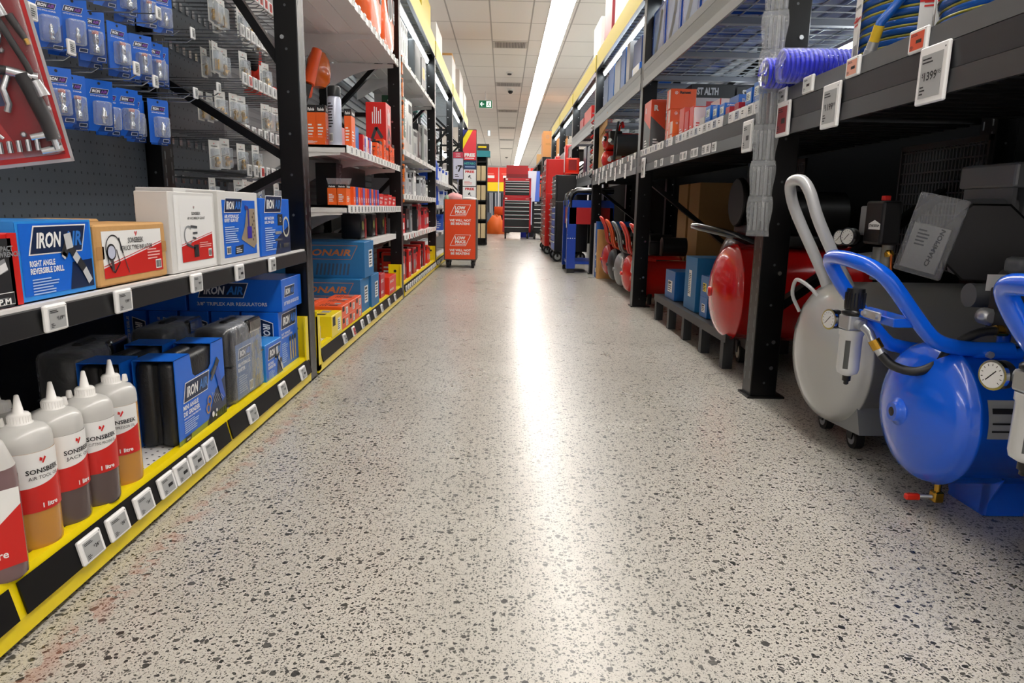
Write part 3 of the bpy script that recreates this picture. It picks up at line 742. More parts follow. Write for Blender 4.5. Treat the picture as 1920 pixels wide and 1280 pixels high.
# film wrapped riveter case
def wrapped(label, loc, front=True, rz=0):
    t = thing('wrapped_case', label, 'tool case', loc, (0, 0, rz), 'film wrapped black riveter cases')
    W_, H_, D_ = .265, .245, .11; cm = M('#1e1f21', .3, coat=.5, bump=.3, bscale=45)
    a = MB(); a.box(-D_, 0, 0, W_, 0, H_ * .97, cm, .022); a.box(-D_ - .001, .001, -.001, W_ + .001, H_ * .49, H_ * .505, BLACK); a.box(-D_ * .62, -D_ * .38, W_ * .33, W_ * .67, H_ * .9, H_ * 1.0, CASE, .008); a.build('case_body', t)
    f_ = MB(); f = Face(f_, (.0012, 0, 0), (0, 1, 0), (0, 0, 1))
    f.rect(.03, .015, W_ - .055, H_ * .68, M('#4d6d9c', .4), 1); ironair(f, .045, H_ * .545, .11, l=2)
    f.text(.042, H_ * .46, 'AIR HYDRAULIC', .011, WHITE, 3, .03, width=.10); f.text(.042, H_ * .395, 'RIVETER', .011, WHITE, 3, .03)
    f.lines(.042, .03, .075, .055, 8, M('#aebccf', .4), 3); f.barcode(.125, .022, .032, .03, 3)
    f.stroke([(.165, .05), (.175, .16)], .03, M('#56595a', .4), 3).stroke([(.165, .15), (.205, .165), (.215, .12)], .018, M('#6a6c66', .4), 4).disc(.205, .09, .018, M('#878a80', .4), 4, 18, .013); f.rect(.175, .02, .045, .035, M('#5a5d60', .4), 4)
    f_.build('printed_sleeve', t)
    w = MB(); w.box(-D_ - .002, .0035, -.002, W_ + .002, .001, H_ * .975, WRAP, .02); w.build('wrap_film', t)
    h = MB(); h.box(-.012, .006, W_ * .52, W_ * .92, H_ * .80, H_ * .985, M('#0c0d0e', .15, coat=.8, bump=.3), .008); h.build('handle_recess', t)
    return t
w = wrapped('film wrapped black riveter case on the base shelf beside the blue sleeved case', (-.79, 1.955, .1055))
dup(w, (-1.0, 1.60, .1055), (0, 0, .1), 'dark film wrapped case at the back behind the grinder cases')
dup(w, (-.955, 1.93, .1055), (0, 0, .05), 'dark film wrapped case directly behind the front wrapped case')
# blue boxes by the post
def drillpic(f, u, v, k, l=3):
    S = M('#c7c9cc', .35); D = M('#2a2c31', .4)
    f.stroke([(u, v + .055 * k), (u + .012 * k, v + .075 * k)], .016 * k, D, l).stroke([(u + .012 * k, v + .09 * k), (u + .016 * k, v + .066 * k)], .018 * k, S, l + 1)
    f.stroke([(u + .014 * k, v + .072 * k), (u + .05 * k, v + .03 * k)], .014 * k, D, l).stroke([(u + .026 * k, v + .056 * k), (u + .036 * k, v + .045 * k)], .0145 * k, S, l + 1).stroke([(u + .05 * k, v + .03 * k), (u + .064 * k, v + .008 * k)], .013 * k, S, l)
    f.stroke([(u - .002 * k, v + .052 * k), (u + .004 * k, v + .06 * k)], .01 * k, S, l)
def art_drill(fr, en, tp, dx, dy, dz):
    fr.rect(0, 0, dy, dz, BLUEL, 1); k = dy / .24
    fr.rect(.008 * k, .008, dy - .014 * k, dz - .012, BLUE, 2)
    fr.poly([(dy * .62, .008), (dy - .006, .008), (dy - .006, dz * .45), (dy * .68, dz * .43)], NAVY, 3)
    ironair(fr, dy * .12, dz * .57, dy * .80, l=3)
    fr.text(dy * .12, dz * .43, 'RIGHT ANGLE', dz * .075, WHITE, 4, .03, width=dy * .32); fr.text(dy * .12, dz * .335, 'REVERSIBLE DRILL', dz * .075, WHITE, 4, .03, width=dy * .43)
    fr.lines(dy * .13, dz * .06, dy * .36, dz * .22, 6, M('#a9c8ec', .4), 4); drillpic(fr, dy * .56, dz * .06, dz * 8.5 / 1., 6)
    en.rect(0, 0, dx, dz, BLUEL, 1); en.poly([(dx * .4, dz * .62), (dx * .4, dz * .82), (dx * .8, dz * .62)], NAVY, 2)
carton('small blue right angle drill box between the wrapped case and the post', -1, (-.79, 2.235, .1055), (.10, .175, .13), BLUEL, art_drill)
def art_reg(fr, en, tp, dx, dy, dz):
    ironair(fr, dy * .10, dz * .68, dy * .85, l=1); fr.text(dy * .12, dz * .58, '3/8" TRIPLEX', dz * .035, WHITE, 2, .02, width=dy * .45); fr.text(dy * .12, dz * .53, 'AIR REGULATORS', dz * .035, WHITE, 2, .02, width=dy * .55)
    fr.lines(dy * .12, dz * .1, dy * .3, dz * .35, 10, M('#a9c8ec', .4), 2)
    for k in range(3): fr.stroke([(dy * (.55 + .13 * k), dz * .08), (dy * (.55 + .13 * k), dz * .42)], dy * .07, M('#b9a67c', .4), 2); fr.disc(dy * (.55 + .13 * k), dz * .46, dy * .045, M('#2a2c30', .4), 3)
    # lettering turned on its side on the near end
    f2 = Face(en.mb, en.P(dx * .92, dz * .9, 0), (0, 0, -1), (1, 0, 0)); ironair(f2, 0, -dx * .42, dz * .72, l=1)
    f2.text(-dz * .0, -dx * .62, '3/8" TRIPLEX AIR REGULATORS', dx * .1, WHITE, 2, .02, width=dz * .5)
carton('tall blue regulator box standing against the yellow foot guard', -1, (-.80, 2.415, .1055), (.13, .225, .215), BLUE, art_reg)
def art_regs(fr, en, tp, dx, dy, dz):
    for f, w in ((fr, dy), (en, dx)):
        ironair(f, w * .1, dz * .42, min(w * .55, dz * 1.8), l=1); f.text(w * .09, dz * .18, '3/8" TRIPLEX AIR REGULATORS', dz * .11, WHITE, 2, .02, width=w * .75)
carton('long blue regulators carton lying on the tall boxes under the mid shelf', -1, (-.785, 2.42, .322), (.33, .235, .115), BLUE, art_regs)
def art_inv(fr, en, tp, dx, dy, dz):
    f2 = Face(en.mb, en.P(dx * .9, dz * .75, 0), (-1, 0, 0), (0, 0, -1)); ironair(f2, dx * .1, 0, dx * .7, l=1)
carton('blue carton standing upside down beside the long regulators carton', -1, (-1.125, 2.42, .322), (.21, .235, .115), BLUE, art_inv)
for i, x in enumerate((-.94, -1.05, -1.16, -1.27)):
    carton('upright blue regulator box under the cartons, %s from the aisle' % ('first', 'second', 'third', 'fourth')[i], -1, (x, 2.42, .1055), (.10, .225, .215), BLUE, art_reg)

# price tags on the base rail and the mid shelf of the first bay
TX = LX + .0035
for i, (y, txt) in enumerate(((1.18, '24'), (1.27, '34'), (1.37, '34'), (1.47, None), (1.545, None), (1.622, None), (1.70, '119'), (2.01, '99'), (2.30, '289'), (2.54, None))):
    price_tag('price tag on the near yellow base rail, %s' % nth(i), (TX + .0045, y, .046), -1, .068, .048, txt, tilt=TILT, group='price tags on the near yellow base rail')
for i, (y, txt) in enumerate(((1.15, '119'), (1.36, '199'), (1.69, '99'), (1.97, None), (2.25, None))):
    price_tag('price tag on the black mid shelf edge, %s' % nth(i), (LX + .004, y, .483), -1, .058, .046, txt, group='price tags on the mid shelf of the near bay')

# ================================================================ mid shelf of the first bay
def art_rpm(fr, en, tp, dx, dy, dz):
    fr.rect(dy - .022, 0, .022, dz, RED, 2); f = fr
    f.rect(0, 0, dy - .014, dz - .008, INK, 2)
    f.stroke([(dy - .15, dz * .38), (dy - .09, dz * .42), (dy - .03, dz * .58)], .02, M('#8a8c90', .35), 3).stroke([(dy - .11, dz * .3), (dy - .10, dz * .52)], .012, M('#d8dade', .3), 4).stroke([(dy - .07, dz * .44), (dy - .03, dz * .56)], .012, M('#e6e6e8', .3), 4)
    f.text(dy - .05, dz * .76, 'IMPACT', .008, GREY, 3, .03); f.text(dy - .045, dz * .68, 'WRENCH', .008, GREY, 3, .03)
    f.rect(dy - .12, dz * .03, .10, dz * .17, WHITE, 3); f.rect(dy - .119, dz * .04, .098, dz * .15, INK, 4); f.lines(dy - .115, dz * .11, .085, dz * .06, 2, GREY, 5)
    f.text(dy - .115, dz * .045, '8500 R.P.M', .009, WHITE, 5, .04, width=.085)
carton('black and red air tool box at the left edge of the mid shelf', -1, (-.782, .94, .533), (.12, .175, .115), RED, art_rpm)
carton('blue right angle drill box on the mid shelf with a slanted nameplate', -1, (-.79, 1.125, .533), (.26, .205, .132), BLUEL, art_drill)
def art_tyre(fr, en, tp, dx, dy, dz):
    f = fr; u, v, w, h = dy * .07, dz * .13, dy * .85, dz * .76
    f.rect(u, v, w, h, WHITE, 1); f.poly([(u, v), (u + w, v), (u + w, v + h * .66), (u, v + h * .22)], RED, 2); f.stroke([(u, v + h * .26), (u + w, v + h * .70)], .0015, RED, 2)
    heart(f, u + w * .52, v + h * .86, .011); f.text(u + w * .53, v + h * .72, 'SONSBEEK', .011, INK, 3, .01, 0, 'c', width=.062); f.text(u + w * .55, v + h * .56, 'TRUCK TYRE INFLATOR', .010, INK, 3, .01, 0, 'c', width=.125)
    f.disc(u + w * .16, v + h * .62, .028, INK, 3, 24, .0255, -.2, 3.6).disc(u + w * .12, v + h * .55, .017, INK, 4).disc(u + w * .12, v + h * .55, .013, M('#c6cbe0', .4), 5); f.stroke([(u + w * .2, v + h * .6), (u + w * .24, v + h * .3), (u + w * .15, v + h * .1), (u + w * .07, v + h * .3), (u + w * .05, v + h * .6)], .003, INK, 4)
    f.stroke([(u + w * .12, v + h * .4), (u + w * .13, v + h * .14)], .009, STEEL, 5).stroke([(u + w * .25, v + h * .85), (u + w * .3, v + h * .5)], .004, INK, 4).stroke([(u + w * .3, v + h * .5), (u + w * .38, v + h * .06)], .0025, STEEL, 4)
    f.lines(u + w * .72, v + h * .28, w * .25, h * .28, 4, M('#f3b8b0', .4), 3); f.barcode(u + w * .86, v + h * .05, .025, .02, 3)
    for a_ in (.0, dy - .02): f.rect(a_, dz * .45, .02 if a_ else .025, dz * .2, KRAFTD, 1)
carton('brown cardboard box with a red and white tyre inflator label', -1, (-.785, 1.335, .533), (.13, .275, .122), KRAFT, art_tyre, bev=.004)
carton('brown cardboard box behind the labelled one on the mid shelf', -1, (-.93, 1.345, .533), (.12, .26, .127), KRAFT, None, bev=.004)
WBOX = M('#dcdbd8', .45, vary=.03)
def art_vac(fr, en, tp, dx, dy, dz):
    f = fr; u, v, w, h = dy * .2, dz * .12, dy * .70, dz * .80
    f.rect(dy * .1, dz * .03, dy * .86, dz * .93, WHITE, 1); f.rect(u, v, w, h, M('#efefee', .4), 2); f.poly([(u, v), (u + w, v), (u + w, v + h * .42), (u, v + h * .25)], RED, 3); f.stroke([(u, v + h * .275), (u + w, v + h * .445)], .0015, RED, 3)
    heart(f, u + w * .42, v + h * .83, .009); f.text(u + w * .5, v + h * .74, 'SONSBEEK', .008, INK, 3, .01, 0, 'c', width=.05); f.text(u + w * .5, v + h * .67, 'AIR VACUUM/BLOW GUN KIT', .0065, INK, 3, .01, 0, 'c', width=.10)
    f.disc(u + w * .22, v + h * .42, .024, GREY, 4, 24, .0195, .8, 5.6).stroke([(u + w * .3, v + h * .56), (u + w * .5, v + h * .54)], .006, DGREY, 4).stroke([(u + w * .36, v + h * .45), (u + w * .5, v + h * .45)], .005, DGREY, 4).stroke([(u + w * .34, v + h * .38), (u + w * .45, v + h * .36)], .005, DGREY, 4); f.rect(u + w * .36, v + h * .06, w * .15, h * .2, INK, 5); f.stroke([(u + w * .15, v + h * .28), (u + w * .4, v + h * .2)], .006, DGREY, 5)
    f.lines(u + w * .55, v + h * .2, w * .42, h * .1, 3, M('#f3b8b0', .4), 4); f.barcode(u + w * .83, v + h * .04, .02, .02, 4)
carton('tall white box with a small red vacuum and blow gun print', -1, (-.78, 1.625, .533), (.078, .255, .192), WBOX, art_vac)
carton('tall white box standing behind the blow gun kit box', -1, (-.866, 1.84, .533), (.10, .34, .205), WBOX, None)
def art_riv(fr, en, tp, dx, dy, dz):
    f = fr; u, v, w, h = dy * .08, dz * .08, dy * .84, dz * .80
    f.rect(u, v, w, h, BLUE, 1); ironair(f, u + w * .04, v + h * .78, w * .55, l=2); f.text(u + w * .04, v + h * .69, 'AIR HYDRAULIC', .0095, WHITE, 3, .03, width=w * .42); f.text(u + w * .04, v + h * .62, 'RIVET GUN KIT', .0095, WHITE, 3, .03, width=w * .40)
    f.lines(u + w * .04, v + h * .25, w * .42, h * .3, 8, M('#b9d2ee', .4), 3); f.barcode(u + w * .06, v + h * .06, .03, .022, 3); f.poly([(u + w * .3, v + h * .04), (u + w * .54, v + h * .05), (u + w * .56, v + h * .2), (u + w * .32, v + h * .18)], INK, 3); f.lines(u + w * .33, v + h * .06, w * .18, h * .1, 3, WHITE, 4)
    f.poly([(u + w * .5, v + h * .3), (u + w * .9, v + h * .1), (u + w, v + h * .2), (u + w * .98, v + h * .85), (u + w * .72, v + h * .85), (u + w * .62, v + h * .5)], M('#9a8b74', .4), 3); f.stroke([(u + w * .75, v + h * .35), (u + w * .76, v + h * .85), (u + w * .66, v + h * .88)], .012, M('#3a2f86', .4), 4); f.rect(u + w * .7, v + h * .3, w * .14, h * .22, M('#3527a0', .4), 5)
    for k in range(8): f.rect(u + w * (.86 + .05 * (k % 2)), v + h * (.25 + .07 * k), w * .03, h * .04, M('#463d38', .5), 5)
carton('white box with a blue rivet gun kit print beside the blow gun box', -1, (-.775, 1.895, .533), (.085, .30, .200), WBOX, art_riv)
def art_vbg(fr, en, tp, dx, dy, dz):
    f = fr; f.poly([(dy * .45, 0), (dy, 0), (dy, dz * .52), (dy * .55, dz * .3)], NAVY, 1); ironair(f, dy * .12, dz * .75, dy * .62, l=2, air=M('#2f6cb8', .4)); f.text(dy * .12, dz * .63, 'AIR VACUUM', .0095, WHITE, 3, .03, width=dy * .3); f.text(dy * .12, dz * .56, '& BLOW GUN', .0095, WHITE, 3, .03, width=dy * .3)
    f.lines(dy * .12, dz * .08, dy * .36, dz * .42, 11, M('#b9d2ee', .4), 3); f.rect(dy * .56, dz * .52, dy * .17, dz * .2, INK, 3); f.disc(dy * .64, dz * .62, .008, WHITE, 4, 14, .0065)
    f.disc(dy * .84, dz * .48, .036, M('#c9c7b4', .4), 4, 26, .028); f.rect(dy * .45, dz * .36, dy * .22, dz * .05, GREY, 4); f.rect(dy * .44, dz * .24, dy * .25, dz * .04, M('#56585c', .4), 4); f.disc(dy * .6, dz * .14, .009, DGREY, 4); f.rect(dy * .72, dz * .1, dy * .2, dz * .08, DGREY, 4)
carton('blue vacuum and blow gun box at the far end of the mid shelf', -1, (-.775, 2.215, .533), (.10, .30, .185), BLUE, art_vbg)

# ================================================================ pegboard stock, first bay
HOOKM = M('#a6a9ac', .25, metal=1)
def hook(label, loc, L, tagged=True, group=None, txt=None, w=.03, h=.037, scr=None):
    t = thing('pegboard_hook', label, 'hook', loc, group=group)
    a = MB(); a.tube([(0, 0, 0), (L - .02, 0, 0), (L, 0, .012)], .0022, HOOKM, 5); a.box(-.002, .004, -.012, .012, -.02, .012, HOOKM)
    if tagged: a.tube([(0, 0, .028), (L, 0, .028)], .0018, HOOKM, 5)
    a.build('wire_arm', t)
    if tagged:
        b = MB(); b.box(L - .002, L + .005, -w / 2, w / 2, .03 - h / 2, .03 + h / 2, TAGW, .002); f = Face(b, (L + .005, -w / 2, .03 - h / 2), (0, 1, 0), (0, 0, 1)); f.rect(w * .14, h * .12, w * .72, h * .74, scr or LCD); f.lines(w * .2, h * .2, w * .5, h * .5, 4, INK, 2)
        b.build('price_tag', t)
    return t
CB = M('#1560c8', .3); CBD = M('#0d3c86', .3)
def pack_proto(kind):
    """hanging blister pack: local +X is its front, hung from the top centre"""
    t = thing('blister_pack', 'x', 'blister pack'); W_, H_ = .072, .142
    a = MB(); a.box(-.0008, .0, -W_ / 2, W_ / 2, -H_ + .012, .012, CB)
    f = Face(a, (0, -W_ / 2, -H_ + .012), (0, 1, 0), (0, 0, 1)); f.disc(W_ / 2, H_ - .009, .004, INK, 1, 10); ironair(f, W_ * .14, H_ * .73, W_ * .72, l=1, air=M('#7a3aa0', .4)); f.text(W_ * .16, H_ * .68, 'NITTO STYLE COUPLER', .0036, WHITE, 2, .02, width=W_ * .66)
    f.poly([(0, 0), (W_, 0), (W_, H_ * .5), (W_ * .35, 0)], CBD, 1); f.poly([(W_ * .62, .004), (W_ * .92, .004), (W_ * .95, .014), (W_ * .65, .014)], WHITE, 2); f.poly([(W_ * .64, .005), (W_ * .91, .005), (W_ * .93, .013), (W_ * .66, .013)], NAVY, 3)
    a.build('backing_card', t)
    b = MB(); b.box(.0003, .03, -W_ * .30, W_ * .32, -H_ + .03, -H_ * .32, CLEAR, .006); b.build('blister', t)
    c = MB(); z = -H_ + .036; x = .014
    prof = {0: [(.004, 0), (.006, .002), (.006, .01), (.009, .012), (.009, .022), (.0075, .024), (.0075, .034), (.005, .036), (.004, .044)],
            1: [(.008, 0), (.009, .003), (.009, .016), (.0065, .018), (.0065, .028), (.0085, .03), (.0085, .05), (.006, .054)],
            2: [(.005, 0), (.008, .004), (.004, .01), (.007, .014), (.007, .022), (.004, .026), (.006, .032), (.003, .04)]}[kind]
    c.lathe([(r, z + h) for r, h in prof], CHROME, o=(x, .004, 0), n=12)
    if kind == 1: c.lathe([(.0088, z + .052), (.0088, z + .06), (.005, z + .062)], M('#b5472f', .4), o=(x, .004, 0), n=12)
    c.build('air_fitting', t)
    return t
protos = [pack_proto(k) for k in range(3)]; used = [False] * 3
def pack(kind, label, loc, rz, tilt=0, group='blue carded air fittings on the pegboard'):
    p = protos[kind]
    if not used[kind]:
        used[kind] = True; p.location = loc; p.rotation_euler = (0, tilt, rz); p['label'] = label; p['group'] = group; return p
    return dup(p, loc, (0, tilt, rz), label, group)
# (x, y, z) of the card tops, worked out on the pegboard plane
rowB = [(-1.15, 1.83), (-1.12, 1.93), (-1.20, 1.99), (-1.14, 2.03), (-1.10, 2.09), (-1.20, 2.13), (-1.13, 2.19), (-1.11, 2.26), (-1.20, 2.30), (-1.14, 2.35), (-1.10, 2.43), (-1.20, 2.47), (-1.14, 2.52), (-1.18, 2.60)]
rowA = [(-1.17, 1.78), (-1.16, 1.86), (-1.21, 1.93), (-1.16, 1.98), (-1.13, 2.05), (-1.20, 2.10), (-1.15, 2.17), (-1.20, 2.24), (-1.14, 2.29), (-1.18, 2.37), (-1.14, 2.43), (-1.20, 2.49), (-1.15, 2.54), (-1.17, 2.61)]
rowC = [(-1.16, 1.9), (-1.18, 2.0), (-1.15, 2.1), (-1.19, 2.2), (-1.16, 2.28), (-1.15, 2.38), (-1.19, 2.45), (-1.16, 2.53), (-1.14, 2.6)]
rnd = random.Random(3)
for nm, row, z in (('lowest', rowB, 1.045), ('middle', rowA, 1.245), ('top', rowC, 1.43)):
    for i, (x, y) in enumerate(row):
        pack(rnd.randrange(3), 'blue carded air fitting, %s row, %s' % (nm, nth(i)), (x - .075, y, z - .012 + rnd.uniform(-.006, .006)), rnd.uniform(-.75, -.35), rnd.uniform(-.03, .1))
        if i % 2 == 0: hook('chrome hook in the %s blue card row, %s' % (nm, nth(i // 2)), (-1.343, y - .004, z), .255 + .5 * (x + 1.15), tagged=(i % 4 == 0), group='chrome hooks holding the blue cards')
for i, (y, z) in enumerate(((1.62, 1.045), (1.70, 1.245), (1.6, 1.43), (1.78, 1.43), (2.62, 1.05))):
    hook('tagged hook among the blue cards, %s' % nth(i), (-1.343, y, z + .03), .30, True, 'tagged chrome hooks among the blue cards')

hook('long chrome hook above the big red accessory kit', (-1.343, 1.225, 1.16), .47, False)
# red compressor accessory kit
t = thing('accessory_kit', 'large red blister card with pressure gauge and blow guns at the left edge', 'blister pack', (-.80, 1.31, .775), (.17, .0, radians(-62)))
K = MB(); Wk, Hk = .34, .40
RC = M('#c4161c', .3); RCD = M('#8e0f1c', .3)
K.box(-.001, 0, -Wk, 0, 0, Hk, RC, 0); f = Face(K, (0, -Wk, 0), (0, 1, 0), (0, 0, 1)); f.poly([(Wk * .8, .01), (Wk - .006, .01), (Wk - .006, Hk - .01), (Wk * .55, Hk - .01), (Wk * .55, Hk * .62)], RCD, 1); f.poly([(Wk * .72, .1), (Wk * .8, .1), (Wk * .8, .2), (Wk * .66, .14)], M('#23305e', .3), 2)
K.box(-.002, .003, -Wk - .004, .004, -.004, .002, M('#a9a4a6', .2)); K.box(-.002, .003, .0, .005, -.004, Hk, M('#a9a4a6', .2)); K.build('backing_card', t)
g = MB(); GZ, GY = .215, -.088
g.lathe([(.040, .0), (.042, .004), (.042, .022), (.038, .026), (.036, .022)], CHROME, o=(0.004, GY, GZ), ax='x', n=32); g.lathe([(.0365, .0215), (.0005, .0218)], WHITE, o=(0.004, GY, GZ), ax='x', n=32)
f = Face(g, (.0262, GY, GZ), (0, 1, 0), (0, 0, 1)); f.stroke([(-.018, -.018), (.012, .016)], .0025, INK, 1); f.disc(0, 0, .004, INK, 2); f.text(0, -.02, 'PSI', .006, INK, 1, .01, 0, 'c')
for k in range(21): th = radians(-40 + 260 * k / 20); f.stroke([(cos(th) * .029, sin(th) * .029), (cos(th) * .033, sin(th) * .033)], .0012, INK if k > 5 else RED, 1)
g.build('pressure_gauge', t)
g = MB(); D1 = M('#1b1b1d', .4); SV = M('#c9cacc', .25, metal=.9)
g.tube([(.015, -.055, .155), (.015, -.030, .145), (.015, -.012, .14)], .009, SV); g.tube([(.015, -.035, .148), (.015, -.028, .115), (.015, -.018, .06), (.015, -.016, .035)], .0125, D1, 10); g.tube([(.015, -.016, .035), (.015, -.015, .018)], .006, SV)
g.tube([(.012, -.055, .15), (.02, -.068, .125), (.02, -.066, .10), (.018, -.072, .088)], .006, SV); g.tube([(.015, -.13, .165), (.015, -.085, .162), (.015, -.055, .155)], .008, D1)
g.build('blow_gun', t)
g = MB(); g.tube([(.015, -.065, .30), (.018, -.045, .235), (.018, -.024, .165), (.018, -.017, .125)], .0065, D1, 8, r2=.005); g.tube([(.018, -.018, .135), (.018, -.012, .108)], .009, SV, 8, r2=.012); g.build('tyre_inflator', t)
g = MB(); g.tube([(.014, -.10, .34), (.02, -.07, .32), (.02, -.045, .27), (.018, -.036, .24)], .013, SV, 10, r2=.009); g.tube([(.012, -.11, .30), (.018, -.085, .315), (.02, -.065, .275), (.02, -.058, .245)], .009, M('#a3141a', .3), 8); g.tube([(.02, -.045, .37), (.02, -.028, .335), (.02, -.045, .30)], .009, SV); g.build('spray_gun', t)
g = MB()
for k, (y, z) in enumerate(((-.022, .045), (-.012, .02))): g.tube([(.012, y - .028, z - .002), (.012, y - .008, z), (.012, y + .006, z + .002)], .0065, CHROME, 8, r2=.008)
for k in range(5): g.tube([(.012, -.10 + k * .014, .02), (.012, -.098 + k * .014, .04)], .005, CHROME, 8)
for (y, z) in ((-.055, .19), (-.012, .09), (-.06, .05), (-.10, .12), (-.09, .29)): g.lathe([(.005, 0), (.006, .004), (.003, .006)], SV, o=(.001, y, z), ax='x', n=6)
g.tube([(.008, -.028, .245), (.01, -.014, .205)], .007, D1, 8, r2=.005); g.tube([(.01, -.014, .205), (.01, -.012, .195)], .005, BRASS); g.build('air_fittings', t)
g = MB(); g.tube([(.012, -.18, .13), (.012, -.115, .03)], .004, SV); g.tube([(.012, -.16, .13), (.012, -.09, .045)], .0035, SV); g.build('nozzle_rods', t)
g = MB(); g.box(.0005, .036, -Wk + .01, -.006, .01, Hk - .02, film('kit_blister', '#e8dcdc', .985, .06, .12, 9), .012); g.build('blister', t)
# ================================================================ second bay on the left
# long chrome hooks seen through the rack frame, tagged at their tips
def clear_proto(kind):
    t = thing('blister_pack', 'x', 'blister pack'); W_, H_ = .055, .115
    a = MB(); a.box(-.0008, 0, -W_ / 2, W_ / 2, -H_ + .01, .01, M('#e4e4e0', .4)); f = Face(a, (0, -W_ / 2, -H_ + .01), (0, 1, 0), (0, 0, 1))
    f.text(W_ / 2, H_ * .78, 'SONSBEEK', .005, INK, 1, .02, 0, 'c', width=W_ * .6); heart(f, W_ * .42, H_ * .86, .006, 1)
    if kind == 1: f.poly([(0, 0), (W_, 0), (W_, H_ * .55), (0, H_ * .25)], M('#2450b8', .4), 1)
    else: f.stroke([(.004, H_ * .4), (W_ - .004, H_ * .52)], .002, BRASS, 1)
    a.build('backing_card', t)
    b = MB(); b.box(.0005, .022, -W_ * .42, W_ * .42, -H_ + .015, -H_ * .2, CLEAR, .005); b.build('blister', t)
    c = MB(); mt = BRASS if kind == 0 else CHROME
    c.lathe([(r, -H_ + .02 + h) for r, h in ((.005, 0), (.009, .004), (.009, .014), (.006, .016), (.006, .024), (.009, .026), (.009, .034), (.005, .04))], mt, o=(.011, 0, 0), n=10); c.tube([(.011, 0, -H_ + .035), (.012, .018, -H_ + .04)], .0055, mt, 8)
    c.build('air_fitting', t); return t
cps = [clear_proto(0), clear_proto(1)]; cu = [False, False]
def cpack(kind, label, loc, rz, group):
    if not cu[kind]:
        cu[kind] = True; p = cps[kind]; p.location = loc; p.rotation_euler = (0, 0, rz); p['label'] = label; p['group'] = group; return
    dup(cps[kind], loc, (0, 0, rz), label, group)
rn2 = random.Random(11)
for ri, (z, n, nm) in enumerate(((1.49, 11, 'top'), (1.32, 11, 'second'), (1.145, 11, 'third'), (.95, 9, 'fourth'), (.80, 9, 'lowest'))):
    proto = None
    for i in range(n):
        y = 2.80 + i * (.575 / (n - 1)); lab = 'tagged wire hook behind the frame, %s row, %s' % (nm, nth(i)); sc = LCDR if (i * 7 + ri) % 9 == 0 else LCD
        if i == 0 or sc is LCDR: proto2 = hook(lab, (-1.343, y, z), .33, True, 'tagged wire hooks behind the rack frame', w=.042, h=.045, scr=sc); proto = proto or proto2
        else: dup(proto, (-1.343, y, z), None, lab)
    for i in range(n):
        if rn2.random() < (.85, .6, .62, .55, .85)[ri]:
            y = 2.80 + i * (.575 / (n - 1)) - .004
            for q in range(2 if ri in (1, 2) and i < 4 else 1):
                cpack(1 if ri == 4 else 0, '%s fittings pack, %s row behind the frame, %s%s' % ('chrome' if ri == 4 else 'brass', nm, nth(i), ', rear' if q else ''), (-1.12 + rn2.uniform(-.06, .04) - .06 * q, y, z - .012), rn2.uniform(-.5, .1), 'clear packs of fittings behind the rack frame')

def small_box(label, loc, d, col, txt=None, tcol=None, art=None, group=None, s=-1, rz=0, bar=None):
    def A(fr, en, tp, dx, dy, dz):
        if bar:
            fr.rect(0, dz * .82, dy, dz * .18, bar, 1); en.rect(0, dz * .82, dx, dz * .18, bar, 1)
        if txt: 
            for f, w in ((fr, dy), (en, dx)): f.text(w / 2, dz * .86 if bar else dz * .6, txt, dz * .08 if bar else dz * .16, tcol or WHITE, 2, .03, .2, 'c', width=w * .7)
        fr.lines(dy * .15, dz * .15, dy * .6, dz * .3, 4, tcol or WHITE, 1); en.lines(dx * .15, dz * .15, dx * .6, dz * .4, 5, tcol or WHITE, 1)
        if art: art(fr, en, tp, dx, dy, dz)
    return carton(label, s, loc, d, col, A, group=group, rz=rz, flaps=False, bev=.001)
G = 'small orange and red boxes on the white shelves'
Z1, Z2, Z0 = .986, .701, .1055
OR2 = M('#f0641a', .4)
def hookloop(o, d):
    pass
for i, x in enumerate((-.868, -.914, -.960)):
    small_box('tall orange box left of the spray can, %s from it' % ('first', 'second', 'third')[i], (x, 3.45, Z1), (.045, .11, .185), OR2, 'Paslode', WHITE, bar=INK, group=G)
small_box('tall orange box with a black header right of the silver spray can', (-.768, 3.56, Z1), (.035, .09, .185), OR2, 'Paslode', WHITE, bar=INK, group=G)
small_box('flat orange strip box lying below the tall orange boxes', (-.868, 3.432, Z1), (.13, .016, .035), OR2, group=G)
t = thing('spray_can', 'silver spray can with a black cap between orange boxes', 'spray can', (-.828, 3.47, Z1)); a = MB(); a.lathe([(.030, 0), (.033, .006), (.033, .215), (.026, .228)], M('#c9cddd', .3, metal=.3), n=24)
f = Face(a, (0, 0, 0), (0, 1, 0), (0, 0, 1), warp=lambda u, v, e: ((.0334 + e) * cos(u / .033 - 1.2), (.0334 + e) * sin(u / .033 - 1.2), v)); f.lines(-.04, .08, .03, .12, 9, INK, 1); f.barcode(-.035, .015, .02, .04, 1); a.build('can_body', t)
a = MB(); a.lathe([(.031, .228), (.031, .27), (.027, .275)], BLACK, n=20); a.build('cap', t)
carton('blue packet standing past the tall orange boxes on the upper white shelf', -1, (-.80, 3.80, Z1), (.03, .09, .13), M('#1f6fb8', .4))
for i in range(6):
    small_box('small printed %s box on the upper shelf, %s' % (('red', 'violet', 'white')[i % 3], nth(i)), (-.785, 3.93 + i * .045, Z1), (.09, .04, (.10, .085)[i % 2]), (RED, M('#5a4fb0', .4), WHITE)[i % 3], None, WHITE if i % 3 < 2 else RED, group=G)
carton('pink and white packet at the back of the small boxes on the upper white shelf', -1, (-.93, 4.0, Z1), (.04, .15, .15), M('#e8a0a4', .4))
